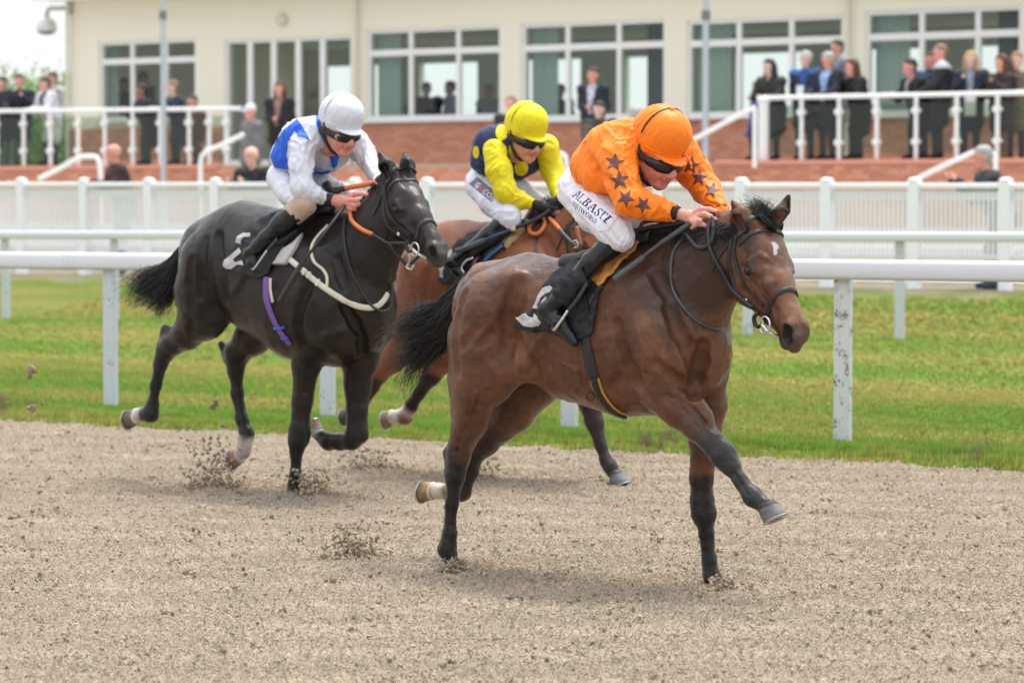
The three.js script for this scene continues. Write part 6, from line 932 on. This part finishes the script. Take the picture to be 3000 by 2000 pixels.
  put('band', strap(h.f, h.line([[818, 727], [845, 757], [876, 782], [910, 812], [947, 841], [1004, 877], [1040, 894], [1070, 901], [1100, 898], [1122, 880], [1133, 860]]), 0.03, 0.009, 0.002), creamM, bc); put('neck_band', strap(h.f, h.line([[962, 660], [938, 685], [920, 708], [912, 735], [920, 768], [945, 790], [958, 812], [957, 846]]), 0.016, 0.008, 0.004), creamM, bc);
  for (const [x, y] of [[893, 797], [905, 806], [932, 829]]) put('buckle', strap(h.f, h.line([[x - 5, y + 9], [x, y], [x + 5, y - 9]]), 0.012, 0.006, 0.012), M([0.7, 0.68, 0.62], 0.4), bc);
  const wp = thing('whip', 'black whip with a broad flap held low by the jockey in white and blue', 'whip', fr, fr.pt(1000, 612, 0.1)); put('shaft', rope(clear(h, [fr.pt(1012, 600, 0.085), fr.pt(985, 636, 0.2), fr.pt(960, 670, 0.27), fr.pt(920, 724, 0.33), fr.pt(878, 780, 0.36)], 0.03), (u) => 0.0105 - 0.003 * u, 0.03, 8), leather, wp); put('flap', strap(null, clear(h, [fr.pt(880, 776, 0.36), fr.pt(848, 830, 0.38), fr.pt(817, 884, 0.38)], 0.03), 0.034, 0.014, 0, 0.02, true), leather, wp);
}
// brown horse
{
  const h = H3, fr = h.fr, V = (x, y) => [1240 + x / 2.667, 560 + y / 2.667], wA = h.T(0.46, -0.115, 0.073)[2];
  bridle(h, 'brown bridle with rubber reins on the half hidden brown horse', { nose: M([0.2, 0.07, 0.03], 0.5), reins: [['rubber_rein', [[1610, 638, 0.09], [1630, 660, 0.13], [1642, 674, 0.15]], 0, 0, 0.012, orangeRub], ['rein', [[1640, 672, 0.15], [1665, 700, 0.17], [1684, 718, 0.17], [1700, 728, 0.16]], 0, 0, 0.01, leatherGrey], ['rubber_rein', [[1598, 638, 0.08], [1594, 665, 0.12], [1576, 684, 0.15], [1556, 682, 0.15], [1550, 666, 0.14], [1560, 650, 0.13]], 0, 0, 0.012, orangeRub], ['running_ring', [[1676, 708, 0.18], [1690, 706, 0.18], [1694, 722, 0.18], [1682, 726, 0.18]], 0, 0, 0.006, steel], ['cheek_strap', [[1690, 664, 0.16], [1694, 690, 0.17], [1702, 720, 0.17]], 0, 0, 0.014, M([0.24, 0.085, 0.03], 0.5)]] });
  const ns = thing('neck_strap', 'thin dark strap down the neck of the half hidden brown horse', 'strap', fr, fr.pt(1572, 690, 0.1)); put('loop', rope(h.line([[1576, 680], [1572, 705], [1570, 740], [1572, 780]]).map((p) => h.f.snap(p, 0.006)), 0.0065, 0.015, 6), leather, ns);
  const sc = thing('saddle_cloth', 'dark number cloth with a grey numeral on the half hidden brown horse', 'saddle cloth', fr, fr.pt(1330, 780, 0.2));
  put('cloth', patch(fr, h.f, [V(350, 345), V(250, 440), V(180, 560), V(120, 680), V(180, 730), V(250, 720), V(330, 660), V(430, 600), V(520, 540), V(620, 450), V(640, 330), V(500, 300)], 0.018, { L: 10, wave: ripple(0.01, 23) }), M([0.014, 0.016, 0.026], 0.75), sc);
  put('numeral', patch(fr, h.f, [V(140, 670), V(150, 580), V(200, 500), V(245, 470), V(250, 500), V(190, 590), V(180, 680)], 0.025, { L: 8, wave: ripple(0.01, 23), skirt: 0.006 }), greyCloth, sc);
  const sd = thing('saddle', 'racing saddle with beige pad and coloured straps on the half hidden brown horse', 'saddle', fr, fr.pt(1480, 690, 0));
  put('pad', patch(fr, h.f, [V(620, 370), V(700, 330), V(770, 280), V(830, 255), V(800, 310), V(720, 390), V(650, 455)], 0.03, { L: 9, wave: ripple(0.008, 25) }), beigeM, sd); const seat = new Sdf(0.011); for (const w of [0.07, -0.07]) seat.chain([[1400, 690, 20], [1450, 680, 18], [1540, 660, 20]].map((a) => h.q(a[0], a[1], w, a[2])), { k: 0.03 }); seat.build(); put('seat', seat.mesh(), rubberM, sd);
  put('girth_strap', strap(h.f, h.line([V(620, 380), V(560, 430), V(500, 470)]), 0.035, 0.01, 0.02), M([0.22, 0.02, 0.05], 0.5), sd); put('girth_strap', strap(h.f, h.line([V(640, 420), V(570, 460), V(500, 520)]), 0.035, 0.01, 0.022), leatherGrey, sd); put('girth_strap', strap(h.f, h.line([V(640, 450), V(560, 505), V(500, 555)]), 0.02, 0.01, 0.025), M([0.04, 0.14, 0.42], 0.5), sd); put('girth_strap', strap(h.f, h.line([V(470, 490), V(430, 540), V(410, 600)]), 0.025, 0.01, 0.024), M([0.3, 0.1, 0.22], 0.5), sd);
  stirrup(sd, h, [V(390, 520), V(340, 540), V(300, 600), V(320, 640)].map((p) => [...p, 0.34]));
  const wp = thing('whip', 'dark blue and black whip held by the jockey in yellow', 'whip', fr, fr.pt(1600, 620, 0.12)); put('handle', rope([fr.pt(1612, 616, 0.1), fr.pt(1560, 648, 0.15), fr.pt(1506, 668, 0.2)], 0.012, 0.02, 8), rubberM, wp); put('shaft', rope([fr.pt(1500, 671, 0.205), fr.pt(1450, 690, 0.27), fr.pt(1420, 702, 0.3)], 0.0115, 0.03, 8), M([0.03, 0.05, 0.12], 0.4), wp); put('flap', strap(null, [fr.pt(1422, 701, 0.3), fr.pt(1380, 720, 0.34), fr.pt(1336, 736, 0.36)], 0.03, 0.014, 0, 0.02, true), leatherGrey, wp); put('collar', new THREE.SphereGeometry(0.018, 10, 8).translate(...fr.pt(1503, 669, 0.205)), creamM, wp);
}
// ---------------------------------------------------------------- spectators
// one standing spectator: feet at base point (world), heading yaw; px head height sets nothing, the real height H does
const hairTone = { dark: [0.02, 0.016, 0.014], brown: [0.06, 0.032, 0.02], auburn: [0.075, 0.03, 0.016], grey: [0.36, 0.35, 0.34], white: [0.42, 0.41, 0.4], blonde: [0.4, 0.27, 0.12], sand: [0.22, 0.14, 0.08] };
const faceTex = M(0xffffff, 0.55, { vertexColors: true });
function spectator(label, fr, headPx, o) {
  const p0 = fr.pt(headPx[0], headPx[1], o.z), H = p0[1] - o.floor + 0.12;                      // head centre to crown 0.12
  const g = thing('person', label, 'person', fr, [p0[0], o.floor, p0[2]], 'spectators at the clubhouse'); if (!g) return; delete g.userData.group;
  const yaw = (o.yaw ?? -90) * Math.PI / 180, c = Math.cos(yaw), s = Math.sin(yaw), S = (o.build ?? 1) * 1.16;
  // person axes: x forwards (towards the track by default), z to the person's right; turned into the frame
  const at = (x, y, z) => [p0[0] + x * c - z * -s * -1, o.floor + y, p0[2] - x * s - z * c * -1];
  const A = (x, y, z) => [p0[0] + x * c + z * s, o.floor + y, p0[2] - x * s + z * c];
  const k = H / 1.75, lean = o.lean ?? 0, cell = 0.017, hy = H - 0.12, hx = 0;                 // the head stays over p0; hips move back when leaning
  const hip = [-lean * 0.55, 0.93 * k - lean * 0.05, 0], sh = [-lean * 0.1 - 0.02, hy - 0.27, 0], kn = (q) => [hip[0] * 0.6 + 0.03, 0.48 * k, q], ft = (q) => [hip[0] * 0.5, 0.06, q * 1.05];
  const P = (v) => A(v[0], v[1], v[2]), C = (f, a, b, ra, rb, q = {}) => f.cone(P(a), P(b), ra, rb, { k: 0.04, ...q }), arms = {};
  for (const q of [1, -1]) {
    const S0 = [sh[0], sh[1] + 0.02, 0.185 * q * S], pose = o.arms?.[q > 0 ? 1 : 0] ?? o.arms?.[0] ?? 'down';
    const el = pose === 'rail' ? [sh[0] + 0.12, sh[1] - 0.24, 0.27 * q] : pose === 'up' ? [sh[0] + 0.1, sh[1] - 0.2, 0.26 * q] : [sh[0] - 0.04, sh[1] - 0.29, 0.25 * q];
    const hd = pose === 'rail' ? [o.railX ?? 0.34, o.railY ? o.railY - o.floor + 0.015 : sh[1] - 0.34, 0.12 * q] : pose === 'up' ? [sh[0] + 0.3, sh[1] - 0.02, 0.1 * q] : pose === 'fold' ? [sh[0] + 0.24, sh[1] - 0.3, 0.02 * q] : [sh[0] + 0.05, sh[1] - 0.55, 0.26 * q];
    arms[q] = [S0, el, hd];
  }
  // jacket
  const jk = new Sdf(cell), w = 0.12 * S;
  for (const q of [1, -1]) { C(jk, [hip[0], hip[1] - 0.05, 0.07 * q * S], [sh[0] - 0.02, sh[1] - 0.08, 0.075 * q * S], 0.135 * S, 0.13 * S); C(jk, [sh[0], sh[1] - 0.02, 0.03 * q], arms[q][0], 0.09, 0.085 * S, { k: 0.05 }); C(jk, arms[q][0], arms[q][1], 0.078 * S, 0.062 * S); C(jk, arms[q][1], vlerp(arms[q][1], arms[q][2], 0.9), 0.06 * S, 0.045); }
  C(jk, [sh[0], sh[1] + 0.02, 0], [sh[0] + 0.02, sh[1] + 0.09, 0], 0.085, 0.065); if (o.coat !== false && o.floor === TF) for (const q of [1, -1]) C(jk, [hip[0], hip[1], 0.07 * q], [hip[0] * 0.8, hip[1] - 0.35, 0.08 * q], 0.14, 0.15);
  jk.warp((x, y, z) => 0.012 * n3(x * 7 + headPx[0], y * 7, z * 7)).build();
  const fwd = vsub(A(1, 0, 0), A(0, 0, 0)), mid = P([sh[0], sh[1], 0]);
  const jc = o.jacket, sc = o.shirt; put('jacket', jk.mesh((p) => { const v = vsub(p, mid), f = vdot(v, fwd), side = v[0] * s + v[2] * c; let col = jc; if (sc && f > 0.04 && Math.abs(side) < 0.035 + 0.09 * clamp((v[1] + 0.3) / 0.45, 0, 1) * (o.open ?? 0.6) && v[1] > -0.42) col = sc; if (o.collar && v[1] > 0.02) col = o.collar; const t = 0.85 + 0.3 * n3(p[0] * 9, p[1] * 9, p[2] * 9); return col.map((x) => x * t); }), M(0xffffff, 0.8, { vertexColors: true }), g); jk.free();
  // legs
  const tr = new Sdf(0.02); for (const q of [1, -1]) { C(tr, [hip[0], hip[1], 0.08 * q], kn(0.1 * q), 0.105 * S, 0.072); C(tr, kn(0.1 * q), ft(0.1 * q), 0.07, 0.055); C(tr, ft(0.1 * q), [ft(0.1 * q)[0] + 0.15, 0.04, 0.12 * q], 0.05, 0.04); } tr.build(); put('trousers', tr.mesh(), M(o.legs ?? [0.02, 0.022, 0.03], 0.85), g);
  // body with head and hands in one surface
  const bd = new Sdf(0.0135), hd = (x, y, z) => { const t = (o.turn ?? 0) * Math.PI / 180, d = (o.down ?? 8) * Math.PI / 180; let X = x * Math.cos(d) + y * Math.sin(d), Y = y * Math.cos(d) - x * Math.sin(d); X *= 1.12; Y *= 1.1; z *= 1.12; return A(hx + X * Math.cos(t) + z * Math.sin(t), hy + Y, -X * Math.sin(t) + z * Math.cos(t)); };
  const Hc = (a, b, ra, rb, q) => bd.cone(hd(...a), hd(...b), ra * 1.1, rb * 1.1, { k: 0.02, ...q });
  Hc([-0.02, 0.035, 0], [0.015, 0.035, 0], 0.088, 0.085); Hc([0.03, -0.01, 0], [0.045, -0.075, 0], 0.066, 0.048); Hc([0.08, 0.0, 0], [0.105, -0.04, 0], 0.016, 0.018, { k: 0.012 }); Hc([0.06, -0.105, 0], [0.07, -0.1, 0], 0.028, 0.026); for (const q of [1, -1]) { Hc([-0.005, 0, 0.083 * q], [-0.005, -0.03, 0.08 * q], 0.018, 0.014, { k: 0.01 }); Hc([0.094, 0.005, 0.032 * q], [0.094, 0.005, 0.036 * q], 0.01, 0.008, { sub: true, k: 0.012 }); }
  C(bd, [sh[0] + 0.01, sh[1] + 0.04, 0], [hx - 0.015, hy - 0.07, 0], 0.06, 0.055, { k: 0.03 }); C(bd, [sh[0], sh[1], 0], hip, 0.09, 0.1);
  for (const q of [1, -1]) { C(bd, [sh[0], sh[1], 0], arms[q][0], 0.05, 0.05); C(bd, arms[q][0], arms[q][1], 0.045, 0.04); C(bd, arms[q][1], arms[q][2], 0.036, 0.03); const h = arms[q][2], d = vnorm(vsub(arms[q][2], arms[q][1])); for (let i = 0; i < 4; i++) { const e = vadd(vadd(h, d, 0.05), [0, 0.012 * (i - 1.5), 0]); C(bd, vadd(h, [0, 0.01 * (i - 1.5), 0]), e, 0.018, 0.013, { k: 0.008 }); } C(bd, h, vadd(vadd(h, d, 0.03), [0, 0.035, 0]), 0.016, 0.012, { k: 0.01 }); C(bd, hip, kn(0.1 * q), 0.07, 0.05); C(bd, kn(0.1 * q), ft(0.1 * q), 0.045, 0.04); }
  bd.build(); const tone = o.tone ?? [0.6, 0.33, 0.27], eyes = [1, -1].map((q) => hd(0.086, 0.008, 0.033 * q)), mouth = hd(0.095, -0.07, 0);
  put('body', bd.mesh((p) => { if (eyes.some((e) => vlen(vsub(p, e)) < 0.014)) return [0.25, 0.13, 0.1]; if (vlen(vsub(p, mouth)) < 0.02) return [0.46, 0.17, 0.15]; return tone; }), faceTex, g); bd.free();
  // hair or hat
  const ht = hairTone[o.hair ?? 'brown'];
  if (o.hair !== 'none') {
    const hr = new Sdf(0.014); hr.cone(hd(-0.03, 0.05, 0), hd(0.0, 0.058, 0), 0.104, 0.098, { k: 0.02 }).cone(hd(-0.055, 0.01, 0), hd(-0.05, -0.04, 0), 0.075, 0.06, { k: 0.03 });
    if (o.long) for (const q of [1, -1]) { hr.cone(hd(-0.02, 0.03, 0.065 * q), hd(0.005, -0.2 * o.long, 0.085 * q), 0.05, 0.04, { k: 0.03 }); hr.cone(hd(-0.05, 0, 0.04 * q), hd(-0.05, -0.24 * o.long, 0.06 * q), 0.07, 0.06, { k: 0.03 }); }
    hr.warp((x, y, z) => 0.008 * n3(x * 22, y * 12, z * 22)).build(); const hm = hr.mesh(), pp = hm.attributes.position; put('hair', hm, M(ht, 0.65), g); hr.free();
  }
  if (o.hat) { const hf = new Sdf(0.013).cone(hd(-0.02, 0.07, 0), hd(0.01, 0.07, 0), 0.098, 0.096, { k: 0.02 }).cone(hd(0.09, 0.055, 0), hd(0.13, 0.045, 0), 0.06, 0.05, { d: [0, 1, 0], s: 0.25, k: 0.02 }).build(); put('cap', hf.mesh(), M(o.hat, 0.8), g); }
  if (o.hold) { const q = vadd(arms[o.hold.side ?? 1][2], [0.07, o.hold.dy ?? 0.02, 0]), hg = o.hold.phone ? rbox(0.012, 0.14, 0.07, 0, 0, 0, 0.005) : new THREE.BoxGeometry(0.006, o.hold.h, o.hold.w); const mm = hg.rotateY(-(yaw)).translate(...P(q)); const t = thing(o.hold.phone ? 'mobile_phone' : 'paper', o.hold.label, o.hold.phone ? 'phone' : 'paper', fr, P(q)); put(o.hold.phone ? 'case' : 'sheet', mm, M(o.hold.phone ? [0.02, 0.02, 0.022] : [0.8, 0.8, 0.82], 0.6), t); }
  return g;
}
{
  const RY = balF.pt(2500, 280, -0.15)[1], RL = balF.pt(300, 322, -0.15)[1], B = (label, px, o) => spectator(label, balF, px, { z: -0.62, floor: TF, railY: RY, railX: 0.4, ...o });
  const navy = [0.014, 0.018, 0.034], black = [0.012, 0.012, 0.013], pale = [0.66, 0.42, 0.36], ruddy = [0.68, 0.3, 0.24];
  // far left
  B('spectator in a dark jacket cut off by the left picture edge', [6, 246], { jacket: [0.03, 0.025, 0.026], legs: [0.05, 0.12, 0.12], hair: 'dark', railY: RL, arms: ['rail'], yaw: -75 });
  B('dark haired spectator in a navy jacket and teal jeans at the left balustrade', [55, 238], { jacket: navy, legs: [0.06, 0.13, 0.14], hair: 'brown', railY: RL, arms: ['up', 'rail'], yaw: -60, lean: 0.25 });
  B('spectator in a white shirt and dark waistcoat leaning on the left balustrade', [128, 246], { jacket: [0.72, 0.72, 0.8], shirt: [0.03, 0.04, 0.05], open: 1.1, legs: [0.03, 0.04, 0.035], hair: 'brown', railY: RL, arms: ['rail'], yaw: -110, lean: 0.35 });
  B('spectator with brown hair half hidden behind the one in a white shirt', [152, 232], { z: -1.3, jacket: [0.5, 0.5, 0.5], hair: 'brown', yaw: -100 });
  B('bald spectator in a navy top leaning on the balustrade below the corner window', [411, 268], { jacket: navy, legs: [0.03, 0.045, 0.04], hair: 'dark', tone: [0.3, 0.16, 0.12], railY: RL, arms: ['rail'], yaw: -115, lean: 0.4 });
  B('fair haired spectator in a navy jacket behind the left lamp post', [503, 258], { jacket: [0.02, 0.026, 0.06], legs: [0.02, 0.04, 0.03], hair: 'sand', tone: pale, railY: RL, arms: ['rail'], yaw: -120, lean: 0.3 });
  B('spectator with reddish face far back by the corner window', [562, 300], { z: -2.0, jacket: [0.12, 0.06, 0.05], hair: 'brown', yaw: -90 });
  B('woman in a black jacket with long reddish hair in front of the glazed doors', [818, 262], { z: -0.4, jacket: black, shirt: [0.35, 0.2, 0.17], hair: 'auburn', long: 0.7, tone: ruddy, arms: ['fold'], yaw: -75 });
  B('spectator in a white cap and grey jacket on the steps left of the white jockey', [733, 330], { z: 0.75, floor: 1.35, jacket: [0.17, 0.165, 0.175], hair: 'none', hat: [0.62, 0.63, 0.74], tone: ruddy, yaw: -120, build: 1.15 });
  // on the steps at the fence
  const Fn = (label, px, o) => spectator(label, fenceF, px, { z: -0.42, floor: 0.46, railY: fenceF.pt(1500, 527)[1], railX: 0.4, arms: ['rail'], lean: 0.35, ...o });
  Fn('bald spectator in black leaning on the paling fence left of the white jockey', [735, 458], { jacket: black, hair: 'none', tone: [0.7, 0.38, 0.32], legs: [0.03, 0.04, 0.06] });
  Fn('spectator in a maroon jacket and blue jeans leaning on the paling fence at left', [331, 450], { jacket: [0.05, 0.018, 0.024], hair: 'none', tone: ruddy, legs: [0.13, 0.22, 0.33], yaw: -125 });
  Fn('grey haired spectator in a dark leather jacket leaning on the paling fence at far right', [2880, 462], { jacket: [0.035, 0.037, 0.045], hair: 'grey', tone: ruddy, legs: [0.04, 0.06, 0.1], yaw: -140, lean: 0.5 });
  // centre
  B('spectator in a navy suit and white shirt standing before the window behind the orange jockey', [1737, 222], { z: -1.2, jacket: navy, shirt: [0.6, 0.6, 0.68], hair: 'brown', tone: ruddy, yaw: -80, arms: ['fold'] });
  B('spectator with a dark scarf and brown coat standing before the navy suit', [1755, 322], { z: 0.9, floor: 1.3, jacket: [0.13, 0.1, 0.08], collar: [0.03, 0.03, 0.03], shirt: [0.03, 0.03, 0.03], hair: 'dark', tone: pale, yaw: -85, arms: ['fold'], build: 1.1 });
  B('grey haired spectator seen from behind above the shoulder of the orange jockey', [1866, 338], { z: 0.9, floor: 1.25, jacket: [0.5, 0.5, 0.5], hair: 'grey', yaw: 60, build: 1.3, tone: [0.4, 0.36, 0.33] });
  B('red faced spectator half hidden behind the yellow cap', [1497, 306], { z: 0.6, floor: 1.5, jacket: [0.03, 0.025, 0.03], hair: 'sand', tone: [0.7, 0.32, 0.28], yaw: -70 });
  // right balustrade
  B('long haired woman in a dark green jacket at the right balustrade corner', [2254, 198], { jacket: [0.022, 0.03, 0.024], hair: 'dark', long: 1, tone: pale, yaw: -100, arms: ['rail'], lean: 0.3, legs: [0.012, 0.014, 0.02] });
  B('child in a blue and purple coat peeping out left of the right balustrade', [2222, 262], { z: -0.9, jacket: [0.1, 0.11, 0.4], hair: 'brown', yaw: -110, build: 0.62, coat: false, legs: [0.02, 0.02, 0.03] });
  B('white haired spectator in a bright blue collared jacket holding a race card', [2361, 175], { z: -0.75, jacket: [0.02, 0.028, 0.05], collar: [0.025, 0.1, 0.36], shirt: [0.03, 0.1, 0.36], open: 0.4, hair: 'white', tone: pale, yaw: -85, arms: ['fold', 'fold'], hold: { side: -1, h: 0.2, w: 0.14, label: 'folded pale race card held by the spectator in the blue collared jacket' } });
  B('spectator in a light blue shirt and navy blazer, looking down at the right balustrade', [2427, 178], { jacket: navy, shirt: [0.34, 0.5, 0.82], open: 1, hair: 'grey', tone: ruddy, yaw: -105, arms: ['rail'], down: 25, legs: [0.04, 0.03, 0.035] });
  B('tall brown haired spectator standing behind the one in a light blue shirt', [2453, 142], { z: -1.35, jacket: [0.3, 0.31, 0.36], hair: 'brown', tone: [0.66, 0.34, 0.28], yaw: -115 });
  B('woman with long brown hair in black, right of the light blue shirt', [2497, 198], { jacket: black, hair: 'auburn', long: 1.1, tone: ruddy, yaw: -120, arms: ['rail'], lean: 0.35, legs: [0.02, 0.02, 0.02] });
  B('dark haired spectator in a black suit leaning over the middle of the right balustrade', [2667, 198], { jacket: black, shirt: [0.4, 0.4, 0.45], open: 0.35, hair: 'dark', tone: ruddy, yaw: -125, arms: ['rail'], lean: 0.4 });
  B('tall spectator in a dark padded jacket with a white collar', [2756, 156], { jacket: [0.022, 0.022, 0.03], collar: [0.6, 0.6, 0.66], hair: 'sand', tone: ruddy, yaw: -150, turn: 20, arms: ['rail'], build: 1.15 });
  B('spectator whose head shows just behind the padded jacket', [2728, 178], { z: -1.4, jacket: [0.03, 0.08, 0.16], hair: 'brown', tone: ruddy, yaw: -90 });
  B('blonde woman in navy holding a white sheet over the right balustrade', [2845, 176], { jacket: [0.018, 0.024, 0.045], shirt: [0.3, 0.33, 0.4], open: 0.4, hair: 'blonde', long: 0.75, tone: pale, yaw: -70, arms: ['fold', 'up'], legs: [0.02, 0.026, 0.035], coat: true, hold: { side: -1, h: 0.36, w: 0.25, dy: -0.18, label: 'white sheet of paper held over the right balustrade by the blonde woman' } });
  B('woman with dark auburn hair holding a phone near the right picture edge', [2936, 186], { jacket: [0.03, 0.02, 0.022], hair: 'auburn', long: 0.9, tone: ruddy, yaw: -120, arms: ['up', 'rail'], legs: [0.22, 0.1, 0.05], hold: { side: -1, phone: true, label: 'dark phone held up by the auburn haired woman at right' } });
  B('spectator in a beige coat at the right picture edge', [2980, 178], { z: -0.8, jacket: [0.2, 0.15, 0.12], hair: 'sand', tone: pale, yaw: -80, arms: ['rail'] });
  // seen through the windows
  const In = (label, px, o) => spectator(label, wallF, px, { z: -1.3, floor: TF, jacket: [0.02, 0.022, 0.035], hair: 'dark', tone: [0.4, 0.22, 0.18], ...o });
  In('figure in a dark hat inside, behind the corner window, left', [362, 250], { hat: [0.015, 0.015, 0.02] }); In('second figure in a dark hat inside the corner window', [418, 232], { hat: [0.012, 0.012, 0.014], z: -2 });
  In('figure in navy sitting inside, left in the window above the yellow cap', [1250, 262], { lean: 0.3, yaw: -40, build: 1.2 }); In('figure in a lilac top inside the window left of the yellow cap', [1318, 258], { jacket: [0.3, 0.28, 0.42], yaw: -130, z: -1.8 }); In('dark figure inside beside the mullion of the middle window', [1640, 268], { z: -1.0 });
  In('grey haired figure inside the right pane left of the yellow cap', [1430, 268], { hair: 'sand', jacket: [0.2, 0.24, 0.28], z: -2.2 });
}
renderer.render(scene, camera);
